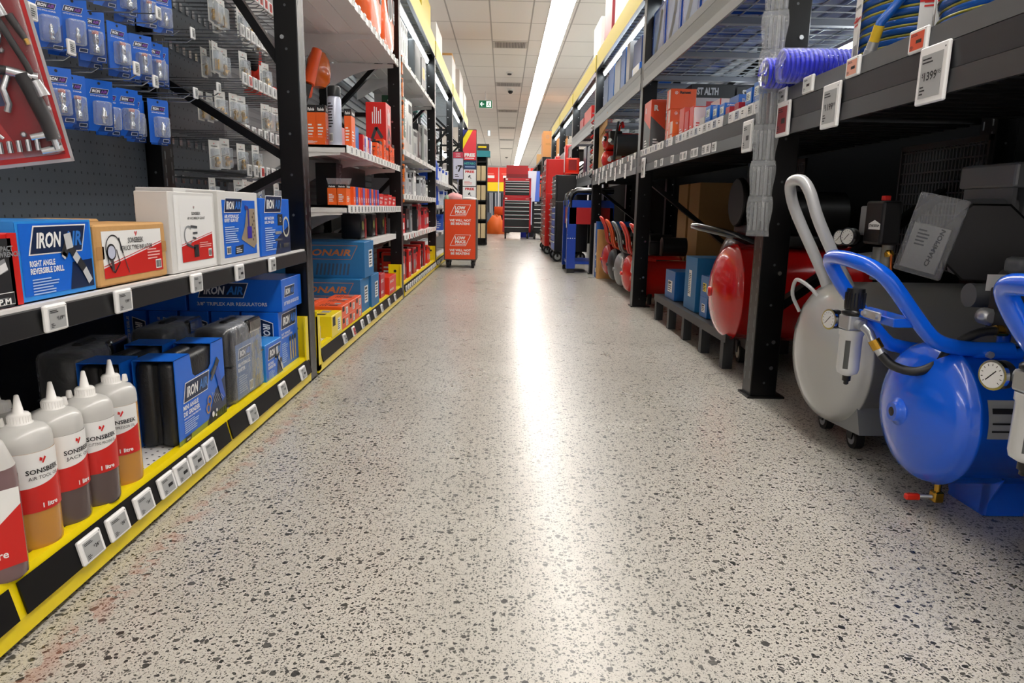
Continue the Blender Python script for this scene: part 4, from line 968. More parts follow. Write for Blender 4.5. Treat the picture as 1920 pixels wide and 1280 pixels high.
for i in range(6): small_box('small orange box far along the upper shelf, %s' % nth(i), (-.762 - .004 * (i % 2), 4.22 + i * .12, Z1), (.008 if i > 2 else .05, .08, .085 + .02 * (i % 3)), ORG, 'P', INK, group=G, bar=INK if i % 2 else None)
def art_senco(fr, en, tp, dx, dy, dz):
    for f, w in ((fr, dy), (en, dx)):
        f2 = Face(f.mb, f.P(w * .28, dz * .04, 0), (0, 0, 1), f.U * -1)
        f2.N = f.N; f2.text(0, -w * .55, 'SENCO', w * .3, WHITE, 2, .03, width=dz * .22); f2.lines(dz * .6, -w * .5, dz * .3, w * .5, 5, WHITE, 2)
        f.stroke([(w * .3, dz * .38), (w * .5, dz * .58), (w * .8, dz * .40)], w * .15, DGREY, 2); f.rect(w * .3, dz * .32, w * .5, dz * .06, DGREY, 2); f.disc(w * .25, dz * .1, w * .07, WHITE, 2)
carton('tall red nail gun box standing on the upper white shelf by the second post', -1, (-.772, 4.62, Z1), (.13, .2, .37), RED, art_senco)
for i, x in enumerate((-.778, -.826)):
    small_box('upright orange and black box on the lower shelf, %s' % ('on the aisle side', 'on the wall side')[i], (x, 3.45, Z2), (.045, .09, .10), OR2, 'Paslode', WHITE, bar=INK, group=G)
    a = MB(); a.prism([(-.03, .0), (.03, 0), (.04, .03), (-.04, .03)], 'y', 0, .001, CLEAR); a.build('clear_header', None, 'clear hanging flap above the orange and black box, %s' % ('aisle side', 'wall side')[i], 'packaging', 'clear flaps', loc=(x - .022, 3.5, Z2 + .101))
cols = [ORG, M('#3a52a8', .4), ORG, RED, M('#6a62b4', .4), ORG, RED, M('#3a52a8', .4), ORG, M('#3a52a8', .4), RED, M('#3a52a8', .4)]
for i, c in enumerate(cols): small_box('narrow %s box on the lower white shelf, %s' % ({0: 'orange', 1: 'blue'}.get(0 if c in (ORG,) else 1, 'red') if c is not RED else 'red', nth(i)), (-.785, 3.65 + i * .062, Z2), (.08, .052, .095), c, None, WHITE, group=G)
carton('long red box lying behind the small boxes on the lower white shelf', -1, (-.87, 3.95, Z2), (.08, .70, .10), RED, lambda fr, en, tp, dx, dy, dz: fr.text(dy * .75, dz * .4, 'SENCO', .02, WHITE, 2, .02), group=None)
for i in range(4): small_box('short red box far along the lower shelf, %s' % nth(i), (-.79, 4.42 + i * .17, Z2), (.1, .155, .075 - .01 * (i % 2)), RED, 'NAILS', WHITE, group=G)
# orange tool and clear orange bag hanging at the top
a = MB(); TR = M('#d8671c', .25, coat=.5)
loft(a, [[(.07 * cos(th) * k, .09 * sin(th) * k, z) for th in [2 * pi * q / 14 for q in range(14)]] for k, z in ((.5, 0), (.9, .03), (1, .09), (.9, .15), (.6, .19))], TR); a.build('tool_bag', None, 'clear orange rounded bag on a hook below the upper white shelf underside', 'bag', loc=(-1.10, 4.25, 1.38))
t = thing('nail_gun', 'orange and black nail gun hanging behind the post', 'nail gun', (-1.10, 4.02, 1.36), (0, .3, .4))
a = MB(); a.tube([(0, 0, 0), (0, .02, .1), (0, .03, .2)], .035, ORG, 10, r2=.028); a.tube([(0, 0, .02), (.02, .1, .0), (.03, .16, -.03)], .02, ORG, 8); a.build('gun_body', t)
a = MB(); a.tube([(0, .03, .05), (.02, .12, .10), (.03, .15, .16)], .02, BLACK, 8); a.box(-.02, .02, -.02, .02, -.12, 0, BLACK, .005); a.tube([(0, -.02, -.08), (.02, .14, -.02)], .013, DGREY, 8); a.build('magazine', t)
t = thing('nail_gun', 'orange nail gun hanging behind the wire hooks above the brace', 'nail gun', (-1.18, 3.36, 1.2), (0, .1, -.3))
a = MB(); a.tube([(0, 0, 0), (0, .01, .12), (0, 0, .26)], .04, REDB, 10, r2=.03); a.tube([(0, .02, .03), (.03, .12, .03)], .025, REDB, 8); a.build('gun_body', t)
a = MB(); a.box(-.03, .03, -.03, .05, .1, .2, BLACK, .01); a.build('battery', t)
def bag(label, loc, d):
    t = thing('product_bag', label, 'bag', loc, group='orange bags on the top white shelf'); dx, dy, dz = d; a = MB()
    loft(a, [rring(dx * k, dy * q, min(dx, dy) * .35 * k, z) for k, q, z in ((.6, .9, 0), (.95, 1, dz * .1), (1, 1, dz * .4), (.8, 1, dz * .8), (.3, .96, dz)) ], M('#f2641c', .3, coat=.5, bump=.5, bscale=14)); a.build('bag_body', t)
    b = MB(); f = Face(b, (dx / 2 + .002, -dy / 2, 0), (0, 1, 0), (0, 0, 1)); f.disc(dy * .5, dz * .55, dy * .22, WHITE, 1, 20); f.disc(dy * .5, dz * .55, dy * .19, INK, 2, 20); f.rect(dy * .75, dz * .4, dy * .16, dz * .3, INK, 2); f.text(dy * .76, dz * .45, '1/5', dz * .09, WHITE, 3, .03, width=dy * .13); b.build('print', t)
bag('near orange bag on the top white shelf', (-.83, 4.35, 1.701), (.12, .38, .5)); bag('far orange bag on the top white shelf by the second post', (-.83, 4.80, 1.701), (.13, .42, .5))
# dark goods behind
def art_combo(fr, en, tp, dx, dy, dz):
    for f, w in ((fr, dy), (en, dx)): f.text(w * .1, dz * .2, 'COMBO KIT', dz * .12, WHITE, 2, .02, width=w * .55); f.rect(w * .3, dz * .8, w * .4, dz * .05, RED, 2); f.stroke([(w * .8, dz * .1), (w * .95, dz * .5)], w * .02, RED, 2)
BB = M('#121317', .35)
carton('black combo kit carton under the grey lower shelf', -1, (-.95, 4.36, .27), (.3, .6, .2), BB, art_combo)
carton('black carton beneath the combo kit carton', -1, (-.965, 4.34, Z0), (.3, .62, .16), BB)
carton('black tall carton standing on the lower white shelf at the back', -1, (-.98, 4.1, Z2), (.12, .85, .24), BB, lambda fr, en, tp, dx, dy, dz: (fr.text(dy * .15, dz * .3, 'STAPLER', dz * .2, GREY, 1, .02, rot=pi / 2), fr.text(dy * .4, dz * .3, 'HP', dz * .2, GREY, 1, .02, rot=pi / 2)))
for i in range(5):
    t = thing('tool_kit', 'dark kit with round yellow sticker, %s' % nth(i), 'tool kit', (-.86 - .04 * (i % 2), 4.18 + .18 * i, .501), group='dark tool kits on the grey shelf'); a = MB(); a.box(-.12, 0, 0, .16, 0, .15 - .02 * (i % 2), BB, .01); a.box(-.001, .002, .11, .16, .0, .12, M('#a82018', .4)); a.build('case_body', t)
    a = MB(); Face(a, (.001, 0, 0), (0, 1, 0), (0, 0, 1)).disc(.05, .08, .028, M('#a8ad5a', .5), 1, 20); a.build('round_sticker', t)
# big blue cartons
def art_big(fr, en, tp, dx, dy, dz):
    C_ = M('#c07a46', .5); f = en
    f.stroke([(dx * .28, dz * .52), (dx * .86, dz * .52), (dx * .93, dz * .9), (dx * .33, dz * .9), (dx * .28, dz * .52)], .003, C_, 1); f.text(dx * .34, dz * .62, 'IRONAIR', dz * .18, C_, 1, .03, .25, width=dx * .52)
    for k in range(9): f.stroke([(dx * (.5 + .04 * k), dz * .08), (dx * (.52 + .04 * k), dz * .4)], dx * .02, M('#3a5068', .5), 1)
    fr.rect(dy * .45, dz * .25, dy * .4, dz * .5, WHITE, 1); fr.lines(dy * .5, dz * .3, dy * .3, dz * .4, 5, INK, 2); fr.rect(dy * .5, dz * .65, dy * .25, dz * .06, INK, 2)
GB = 'big blue cartons on the base shelf of the second bay'
carton('big blue carton on top of the pair with faded orange lettering', -1, (-.775, 3.84, .30), (.54, .27, .20), TEALB, art_big, group=GB)
carton('big blue carton under the top one behind the orange boxes', -1, (-.785, 3.76, Z0), (.54, .24, .194), TEALB, art_big, group=GB)
carton('narrower blue carton beside the lower big one near the red boxes', -1, (-.775, 4.02, Z0), (.5, .25, .19), TEALB, art_big, group=GB)
def art_screw(fr, en, tp, dx, dy, dz):
    fr.rect(dy * .1, dz * .5, dy * .25, dz * .42, INK, 1); fr.rect(dy * .55, dz * .15, dy * .3, dz * .6, WHITE, 1); fr.lines(dy * .58, dz * .2, dy * .2, dz * .5, 5, INK, 2); tp.rect(dy * .2, dx * .2, dy * .2, dx * .3, INK, 1); tp.lines(dy * .1, dx * .55, dy * .7, dx * .25, 3, INK, 1); tp.rect(dy * .55, dx * .2, dy * .3, dx * .2, GREY, 1)
OB = M('#ee5a22', .4)
for c in range(2):
    for r in range(3):
        for h in range(2):
            if c == 1 and h == 1 and r == 2: continue
            carton('orange fixings box, %s column, %s layer, %s' % (('front', 'back')[c], ('lower', 'upper')[h], nth(r)), -1, (-.775 - .15 * c, 3.27 + .155 * r, Z0 + .058 * h), (.145, .15, .057), OB, art_screw, group='stacked orange fixings boxes')
carton('yellow fixings box in front of the orange boxes', -1, (-.773, 3.06, Z0), (.20, .20, .10), YEL, art_screw)
t = thing('blister_pack', 'clear pack of white parts by the yellow foot guard', 'blister pack', (-.80, 2.93, Z0)); a = MB(); a.box(-.09, 0, 0, .045, 0, .075, film('pink_clear', '#d8c0c4', .5, .15, .3), .004); a.build('clear_box', t)
a = MB(); a.lathe([(.016, 0), (.022, .01), (.02, .03), (.012, .04)], WHITE, o=(-.03, .022, .01)); a.build('white_part', t)
def art_red(fr, en, tp, dx, dy, dz): fr.text(dy * .1, dz * .65, 'SENCO', dz * .14, WHITE, 2, .03, width=dy * .55); fr.text(dy * .1, dz * .2, 'BRADS', dz * .12, WHITE, 2, .03, width=dy * .5); en.rect(dx * .5, 0, dx * .3, dz, WHITE, 1)
carton('upright red box with a white stripe beside the blue cartons', -1, (-.80, 4.29, Z0), (.16, .10, .15), RED, art_red)
carton('second red box past the striped one on the base shelf', -1, (-.79, 4.41, Z0), (.15, .16, .16), M('#b81a2a', .4), art_red)
carton('bright red open display box leaning over the yellow rail by the second post', -1, (-.77, 4.62, Z0), (.15, .3, .12), REDB, art_red)
for i, y in enumerate((3.24, 3.44, 3.66, 3.83, 4.03, 4.26, 4.54, 4.79)): price_tag('price tag on the second yellow base rail, %s' % nth(i), (TX + .0045, y, .046), -1, .055, .048, None, LCDR if i == 1 else LCD, TILT, 'price tags on the second yellow base rail')
def tagrow(where, s, x, y0, y1, z, n, w=.045, h=.04, cols=(LCD,), skip=(), group=None, txt=None):
    for i in range(n):
        if i in skip: continue
        y = y0 + (y1 - y0) * i / max(1, n - 1)
        price_tag('small price tag on the %s, %s' % (where, nth(i)), (x, y, z), s, w, h, None, cols[i % len(cols)], 0, group or 'price tags on the ' + where, far=True)
SX = -.761
tagrow('top white shelf edge', -1, SX, 3.5, 5.05, 1.664, 12); tagrow('upper white shelf edge', -1, SX, 3.5, 5.08, .947, 16); tagrow('lower white shelf edge', -1, SX, 3.46, 5.09, .662, 20, .052)

# ================================================================ third to sixth bays on the left
def clampc(i, n): return i
GY = 'packets on the shelves of the third bay'
rn3 = random.Random(5)
def packet(label, loc, d, col, s=-1, header=None, rz=0, group=GY, name='hanging_packet', top=None):
    dx, dy, dz = d; t = MB(); x0, x1 = (-dx, 0) if s < 0 else (0, dx)
    t.box(x0, x1, 0, dy, 0, dz, col, .002); fr, en, tp = faces(t, s, dx, dy, dz)
    fr.rect(dy * .1, dz * .78, dy * .8, dz * .15, header or INK, 1); en.rect(dx * .1, dz * .72, dx * .8, dz * .2, header or INK, 1); en.lines(dx * .1, dz * .1, dx * .7, dz * .5, 4, top or WHITE, 1); fr.rect(dy * .2, dz * .2, dy * .5, dz * .35, top or GREY, 1)
    return t.build(name, None, label, 'packet', group, loc=loc, rot=(0, 0, rz))
z3 = (('lowest', .1055, .26, 13, (RED, BB, RED, M('#a8242a', .4), REDB)), ('second', .481, .24, 13, (RED, BB, M('#c03038', .4), GREY, RED)), ('third', .791, .23, 12, (GREY, M('#b9bcc0', .4), BB, M('#9a3c48', .4), WHITE)), ('fourth', 1.121, .42, 6, (M('#b9bebb', .35), M('#1d4f38', .4), M('#a6aba8', .4), BB)))
for nm, z, h, n, cs in z3:
    y = LY[1] + .12; i = 0
    while y < LY[2] - .2 and i < 20:
        w = rn3.uniform(.08, .17) * (1.7 if n < 8 else 1); hh = h * rn3.uniform(.6, 1.02); c = cs[rn3.randrange(len(cs))]
        packet('%s packet, %s shelf of the third bay, %s' % ('red' if c in (RED, REDB) else 'dark' if c is BB else 'pale' if c in (WHITE, GREY) else 'printed', nm, nth(i)), (-.79 - rn3.uniform(0, .05), y, z), (rn3.uniform(.1, .22), w, hh), c, rz=rn3.uniform(-.05, .05), top=WHITE if c in (RED, REDB) else GREY)
        y += w + .025; i += 1
def art_hik(fr, en, tp, dx, dy, dz):
    for f, w in ((en, dx), (fr, dy)): f.rect(0, dz * .25, w * .38, dz * .75, M('#1c5a3e', .4), 1); f.text(w * .28, dz * .92, 'HIKOKI', w * .16, WHITE, 2, .04, rot=-pi / 2, width=dz * .55); f.stroke([(w * .6, dz * .2), (w * .8, dz * .6)], w * .2, GREY, 2)
carton('green and silver tool box tilted in front of the fourth shelf of the third bay', -1, (-.775, 5.42, 1.121), (.16, .30, .40), M('#c4c8c6', .3, coat=.3), art_hik)
t = thing('tool_case', 'big dark grey stacking case on the top shelf of the third bay', 'tool case', (-.80, 6.35, 1.776)); a = MB(); cg = M('#4a5054', .4); a.box(-.4, 0, 0, .85, 0, .36, cg, .015); 
for k in range(5): a.box(-.35 + .07 * k, -.33 + .07 * k, -.012, .0, .02, .34, cg)
a.build('case_body', t); a = MB(); a.box(.0, .006, .45, .8, .05, .3, BB); Face(a, (.006, .45, .05), (0, 1, 0), (0, 0, 1)).rect(.08, .08, .18, .1, M('#e0a020', .4)); a.build('label_panel', t); a = MB(); a.tube([(-.1, .2, .36), (-.1, .2, .40), (-.1, .6, .40), (-.1, .6, .36)], .012, BLACK); a.build('handle', t)
for i in range(7): packet('orange blister strip by the second post, %s from top' % ('first', 'second', 'third', 'fourth', 'fifth', 'sixth', 'seventh')[i], (-.765, 5.32 + .02 * (i % 3), 1.66 - .155 * i), (.03, .05, .13), M('#f07a28', .35), header=INK, group='orange blister strips', top=BB, name='blister_pack')
for i in range(5): packet('clear pack hanging above the strips in the third bay, %s' % nth(i), (-.79, 5.36 + .1 * i, 1.80), (.03, .07, .28), M('#e8ecee', .3), header=GREY, group='clear packs on the top shelf of the third bay', name='blister_pack')
for nm, z, n in (('lowest', .795 - .349, 0), ('base', .048, 18)):
    if n: tagrow('third yellow base rail', -1, LX + .006, 5.35, 7.7, .05, 20, .06, .04, (LCD, WHITE))
tagrow('second shelf of the third bay', -1, SX, 5.4, 7.7, .442, 16, .07, .045, (LCD, LCDR)); tagrow('third shelf of the third bay', -1, SX, 5.4, 7.7, .752, 14, .08, .045, (LCD,)); tagrow('fourth shelf of the third bay', -1, SX, 5.4, 7.7, 1.082, 9); tagrow('top shelf of the third bay', -1, SX, 5.4, 7.7, 1.737, 8)
# fourth bay: blue jerrycans, wire stock
def jerry(label, loc, h=.28, w=.2):
    t = thing('jerrycan', label, 'jerrycan', loc, group='blue jerrycans'); a = MB(); JB = M('#1f4fc0', .35)
    loft(a, [rring(w * .7, w, .03, 0), rring(w * .75, w * 1.05, .03, .02), rring(w * .75, w * 1.05, .03, h * .7), rring(w * .5, w * .7, .03, h)], JB); a.build('can_body', t)
    a = MB(); a.lathe([(.025, h), (.025, h + .04)], BLACK, n=14); a.build('cap', t); a = MB(); Face(a, (w * .375 + .001, -w * .35, h * .2), (0, 1, 0), (0, 0, 1)).rect(0, 0, w * .7, h * .4, M('#e2e8f2', .4)); a.build('label', t)
for i, (y, z) in enumerate(((8.05, 1.001), (8.4, 1.001), (8.75, 1.001), (8.1, .721), (8.4, .721), (8.8, .721), (8.1, .401), (8.45, .401))): jerry('blue jerrycan on the %s shelf, %s' % ({1.001: 'upper', .721: 'middle', .401: 'lower'}[z], nth(i % 3)), (-.90, y, z), .27 if z > .5 else .24)
rn4 = random.Random(9)
for i in range(16): packet('pale packet in the fourth bay, %s' % nth(i), (-.80 - .1 * (i % 2), 8.95 + .085 * i, (1.001, .721, .401)[i % 3]), (.12, .07, .2), (WHITE, M('#cfd8e4', .4), M('#3a62c8', .4))[i % 3], header=M('#2a52b8', .4), group='pale packets of the fourth bay')
def gridstock(label, y0, y1, z0, z1, seed):
    """power tools hung on a white slat wall"""
    r = random.Random(seed); k = 0
    for i in range(5):
        for j in range(3):
            y = y0 + (y1 - y0) * (i + .5) / 5; z = z0 + (z1 - z0) * (j + .3) / 3; c = (M('#2f6a62', .4), DGREY, M('#9fa8a8', .4), BB)[r.randrange(4)]
            a = MB(); a.tube([(0, 0, 0), (.02, .06, .05), (.02, .16, .06)], .035, c, 8, r2=.028); a.tube([(0, .02, 0), (0, .0, -.1)], .02, BB, 8); a.box(-.03, .03, -.04, .04, -.15, -.1, BB, .006)
            a.build('hand_tool', None, '%s %s' % (label, '%s column, %s' % (nth(i), ('low', 'middle', 'high')[j])), 'power tool', 'power tools on the slat wall', loc=(-1.2, y, z)); k += 1
gridstock('green tool in the fourth bay,', 7.95, 10.2, 1.25, 2.15, 1)
gridstock('dark tool in the fifth bay,', 10.5, 12.8, .5, 2.15, 2)
tagrow('upper shelf of the fourth bay', -1, SX, 7.95, 10.2, .962, 10); tagrow('middle shelf of the fourth bay', -1, SX, 7.95, 10.2, .682, 10)
for i in range(9): packet('pale carded item low in the fifth bay, %s' % nth(i), (-.83, 10.5 + .25 * i, .1055 + .0), (.2, .2, .35), (WHITE, GREY, BB)[i % 3], group='carded items in the fifth bay')
tagrow('fourth yellow base rail', -1, LX + .006, 7.95, 10.2, .05, 14, .06, .04, (LCD, WHITE))
# boxes on top of the left header
def plain(fr, en, tp, dx, dy, dz): en.lines(dx * .2, dz * .15, dx * .4, dz * .12, 2, GREY, 1)
for lab, loc, d, c in (('yellow and black box on top of the left rack, nearest', (-.80, 6.9, 2.456), (.3, .8, .30), YELTOP), ('white box on top of the left rack past the yellow one', (-.79, 8.2, 2.456), (.3, .75, .28), WBOX), ('tall brown carton on top of the left rack', (-.85, 11.4, 2.456), (.42, .6, .62), KRAFT), ('white carton on top of the left rack before the brown one', (-.79, 10.6, 2.456), (.4, .7, .42), WBOX), ('white carton on top of the left rack after the brown one', (-.79, 12.3, 2.456), (.4, 1.0, .55), WBOX), ('farthest white carton on top of the left rack', (-.79, 13.5, 2.456), (.4, .9, .4), WBOX)):
    carton(lab, -1, loc, d, c, plain)

# ================================================================ aisle furniture, far end
# mobile promotional cart with price sign
t = thing('display_cart', 'orange and grey cart with low price panels standing in the aisle', 'display cart', (-.70, 8.05, 0))
SF = M('#5a5450', .45); CO = M('#ec4a14', .4)
a = MB(); a.box(0, .385, .012, .42, .09, .79, SF, .004); a.box(.02, .365, .4, .42, .1, .78, SF); a.build('frame', t)
a = MB(); a.box(.016, .372, .004, .011, .105, .788, CO); f = Face(a, (.016, .004, .105), (1, 0, 0), (0, 0, 1))
for k in (0, 1):
    v = .50 - k * .345; f.stroke([(.06, v), (.24, v), (.30, v + .125), (.12, v + .125), (.06, v)], .005, WHITE, 1)
    f.text(.178, v + .072, 'LOW', .036, WHITE, 1, .05, 0, 'c', width=.12); f.text(.18, v + .030, 'PRICE', .032, WHITE, 1, .05, 0, 'c', width=.125); f.text(.18, v + .010, 'GUARANTEE', .012, WHITE, 1, .03, 0, 'c', width=.12)
    f.text(.178, v - .065, 'WE WILL NOT', .026, WHITE, 1, .04, 0, 'c', width=.25); f.text(.178, v - .103, 'BE BEATEN!', .026, WHITE, 1, .04, 0, 'c', width=.22)
a.build('front_panel', t)
def caster(par, x, y, r=.045, rim=GREY, w=.03):
    c = MB(); c.cyl((x - w / 2, y, r), (x + w / 2, y, r), r, RUBBER, 20); c.cyl((x - w / 2 - .002, y, r), (x + w / 2 + .002, y, r), r * .6, rim, 16); c.prism([(y - .012, r), (y + .012, r), (y + .02, r * 2.05), (y - .02, r * 2.05)], 'x', x - w / 2 - .008, x - w / 2 - .004, BLACK); c.prism([(y - .012, r), (y + .012, r), (y + .02, r * 2.05), (y - .02, r * 2.05)], 'x', x + w / 2 + .004, x + w / 2 + .008, BLACK); c.box(x - w / 2 - .008, x + w / 2 + .008, y - .02, y + .02, r * 2.0, r * 2.1, BLACK); c.build('caster', par)
for x in (.045, .34):
    for y in (.06, .37): caster(t, x, y, .042, BLACK)
t = thing('price_sign', 'price sign on a chrome post standing on the cart', 'sign', (-.545, 8.28, .791)); a = MB(); a.cyl((0, 0, 0), (0, 0, .26), .009, CHROME, 10); a.box(-.08, .08, -.05, .05, 0, .006, DGREY); a.build('post', t)
a = MB(); a.box(-.065, .065, -.012, .002, .23, .55, BLACK, .006); f = Face(a, (-.058, -.012, .236), (1, 0, 0), (0, 0, 1)); f.rect(0, 0, .116, .235, M('#d6d9ea', .4)); f.rect(0, .24, .116, .065, M('#d8405a', .4)); f.text(.058, .28, 'LATEST', .012, WHITE, 2, .03, 0, 'c'); f.text(.058, .255, 'OFFERS', .012, WHITE, 2, .03, 0, 'c'); f.text(.028, .12, '$', .03, INK, 2, .02); f.text(.05, .085, '7', .075, INK, 2, .03); f.text(.083, .125, '95', .03, INK, 2, .02); f.lines(.02, .02, .05, .04, 2, INK, 2)
a.build('sign_panel', t)
def rag(label, loc, c, sx, sy, h, seed):
    r = random.Random(seed); a = MB(); rings = []
    for k, z in ((1, 0), (1.05, h * .3), (.85, h * .65), (.45, h * .95), (.05, h)):
        rings.append([(sx * k * cos(th) * r.uniform(.8, 1.15), sy * k * sin(th) * r.uniform(.8, 1.15), z * r.uniform(.85, 1.1) if z else 0) for th in [2 * pi * q / 16 for q in range(16)]])
    loft(a, rings, c); a.build('cloth', None, label, 'cloth', 'crumpled cloths on top of the cart', loc=loc)
rag('crumpled pink and white cloth on top of the cart', (-.585, 8.2, .791), M('#e8a8a8', .7, vary=.25, bscale=18), .10, .09, .075, 1); rag('green and white cloth at the left corner of the cart top', (-.665, 8.18, .791), M('#9fb49a', .7, vary=.3, bscale=25), .035, .08, .05, 2); rag('white folded cloth at the right of the cart top', (-.40, 8.16, .791), M('#e6e2e0', .7), .08, .07, .03, 3)

# column of offer signs
t = thing('offer_column', 'tall column of free offer signs behind the cart', 'sign', (-.60, 10.0, 0)); a = MB(); a.box(0, .2, .02, .18, 0, 1.78, BLACK, .004); a.build('column_body', t)
a = MB(); a.box(.006, .194, .010, .019, 1.36, 1.77, M('#ee3f4a', .4)); f = Face(a, (.006, .010, 1.36), (1, 0, 0), (0, 0, 1)); f.poly([(0, .15), (.0, .32), (.075, .41), (.14, .41)], M('#f6df1c', .4)); f.poly([(0, .29), (0, .41), (.07, .41)], M('#2a2f7c', .4)); f.text(.098, .05, 'FREE', .045, WHITE, 2, .05, 0, 'c', width=.15); f.rect(.03, .02, .13, .012, WHITE, 2); a.build('header_sign', t)
for k, (z, c) in enumerate(((1.24, M('#23406e', .4)), (1.0, WHITE), (.76, WHITE), (.52, WHITE))):
    a = MB(); h = .11 if k == 0 else .23; z = z + (.0 if k else .0); a.box(.006, .194, .010, .019, z, z + h, c); f = Face(a, (.006, .010, z), (1, 0, 0), (0, 0, 1))
    if k == 0: f.text(.1, .06, 'METABO', .03, M('#4ab09a', .4), 1, .03, 0, 'c', width=.16); f.rect(.03, .02, .14, .015, M('#9fb6d8', .4))
    else:
        f.text(.1, h - .045, 'FREE', .032, RED, 1, .05, 0, 'c', width=.13); f.lines(.02, .02, .12, .05, 3, M('#e08a8a', .4)); f.stroke([(.08, .12), (.105, .15)], .02, DGREY, 2).stroke([(.1, .13), (.12, .1)], .012, GREY, 2)
    a.build('offer_sign', t)
# ================================================================ compressors, right side
SIL = M('#bbbcba', .3, metal=.25, coat=.4); SILH = M('#c4c6c8', .3, metal=.2, coat=.4); CBL = M('#0b60e6', .22, coat=.6); CRED = M('#c80f10', .18, coat=.8); CAST = M('#85888a', .45, metal=.3); DK = M('#0c0c0e', .45); HOSE = M('#17181a', .45); GALV = M('#c4c7ca', .3, metal=.7)
def dome(r, d, n=9): return [(r * cos(pi / 2 * (1 - k / n)), -d * sin(pi / 2 * (1 - k / n))) for k in range(n + 1)]
def tank(par, r, d, L, m, seam=True, name='tank'):
    """horizontal tank, axis local x, weld seam at x=0, near dome towards -x"""
    a = MB(); p = [(max(.0005, q), h) for q, h in dome(r, d)]
    p += [(r * 1.018, .003), (r * 1.018, .010), (r * .998, .013), (r * .998, L - .018), (r * 1.012, L - .012), (r * 1.012, L - .004)]
    p += [(q, L + d - (h + d)) if False else (q, L - h) for q, h in [(max(.0005, q), h) for q, h in dome(r, d)][::-1]]
    a.lathe(p, m, ax='x', n=48, caps=False); return a.build(name, par)
def gauge(par, c, ax, r=.024, face=WHITE, name='gauge'):
    a = MB(); c = Vector(c); ax = Vector(ax).normalized()
    a.tube([c, c + ax * .022], r, M('#1a1b1d', .3), 20); a.tube([c + ax * .018, c + ax * .026], r * 1.06, CHROME, 24); o = a.build(name, par)
    b = MB(); u = ax.cross(Vector((0, 0, 1))).normalized() * -1; v = Vector((0, 0, 1)); f = Face(b, c + ax * .0265, u, u.cross(ax) * -1 if False else ax.cross(u)); f.N = ax
    f.disc(0, 0, r * .9, face, 1, 24); f.stroke([(-r * .4, -r * .4), (r * .3, r * .35)], r * .08, INK, 2)
    for k in range(11): th = radians(-40 + 26 * k); f.stroke([(cos(th) * r * .65, sin(th) * r * .65), (cos(th) * r * .8, sin(th) * r * .8)], r * .05, INK, 2)
    b.build('dial', o); return o
def regulator(par, x, y, z):
    """filter regulator with black knob, clear-windowed bowl and drain"""
    o = (x, y); a = MB()
    a.lathe([(.0215, z + .105), (.0235, z + .108), (.0215, z + .150), (.0205, z + .158)], M('#131416', .35), o=(x, y, 0), n=18)
    for k in range(18): th = 2 * pi * k / 18; a.box(x + .0225 * cos(th) - .0012, x + .0225 * cos(th) + .0012, y + .0225 * sin(th) - .0012, y + .0225 * sin(th) + .0012, z + .110, z + .148, M('#131416', .35))
    a.lathe([(.026, z + .092), (.029, z + .095), (.029, z + .101), (.024, z + .105)], M('#131416', .3), o=(x, y, 0), n=24); a.build('regulator_knob', par)
    a = MB(); a.box(x - .024, x + .024, y - .027, y + .027, z + .055, z + .092, M('#b4b7ba', .3, metal=.5), .005); a.cyl((x, y - .048, z + .072), (x, y + .048, z + .072), .012, M('#b4b7ba', .3, metal=.5), 14); a.build('regulator_body', par)
    a = MB(); BW = M('#d4d6d6', .3, metal=.15, coat=.3); a.lathe([(.012, z - .062), (.024, z - .055), (.0265, z - .045), (.0265, z + .04), (.029, z + .042), (.029, z + .055)], BW, o=(x, y, 0), n=28)
    b0 = a.build('filter_bowl', par); a = MB(); w = Face(a, (0, 0, 0), (1, 0, 0), (0, 0, 1), warp=lambda u, v, e: (x + (.0268 + e) * cos(u / .0265 - 2.25), y + (.0268 + e) * sin(u / .0265 - 2.25), v)); w.rect(-.006, z - .042, .012, .072, M('#4c4f50', .2), 1); a.build('sight_window', b0)
    a = MB(); a.lathe([(.003, z - .087), (.006, z - .085), (.006, z - .078), (.010, z - .076), (.010, z - .062)], DK, o=(x, y, 0), n=12); a.build('drain', par)
def caster2(par, x, y, r=.04, rim=M('#8b8d90', .4)):
    caster(par, x, y, r, rim, .025)
# ---- silver compressor
t = thing('air_compressor', 'large silver air compressor standing on casters beside the second black post', 'air compressor', (1.03, 2.062, .281))
tank(t, .217, .09, .95, SIL)
a = MB(); a.tube(sm([(-.015, .045, .165), (-.03, .052, .225), (-.125, .068, .41), (-.155, .062, .48), (-.165, .035, .512), (-.165, -.035, .512), (-.15, -.062, .478), (-.115, -.068, .39), (-.02, -.055, .235), (.02, -.05, .19), (.12, -.05, .195)]), .0165, SILH, 14); a.build('handle', t)
a = MB(); a.tube(sm([(-.045, .17, .10), (-.075, .165, .155), (-.09, .12, .205), (-.09, .08, .21), (-.07, .045, .19), (-.05, .035, .165)]), .006, SILH, 8); a.build('lifting_loop', t)
a = MB(); a.disc = None; Fz = Face(a, (0, 0, 0), (0, -1, 0), (0, 0, 1), warp=lambda u, v, e: (-.09 * math.sqrt(max(0, 1 - (u * u + v * v) / .047)) - .002 - e, -u, v)); 
Fz.poly([(-.15 + .035 * cos(q), .085 + .045 * sin(q)) for q in [2 * pi * i / 16 for i in range(16)]], M('#b9bcbe', .25, metal=.3, coat=.6), 1); a.build('sticker', t)
for x in (.0, .72):
    a = MB(); a.prism([(-.20, -.205), (-.14, -.21), (.05, -.225), (.06, -.20), (-.10, -.12), (-.16, -.10)], 'x', x - .0, x + .09, CAST); a.build('foot_bracket', t)
for x, y in ((.05, -.09), (.05, .10), (.75, -.09), (.75, .10)): caster2(t, x, y, .031)
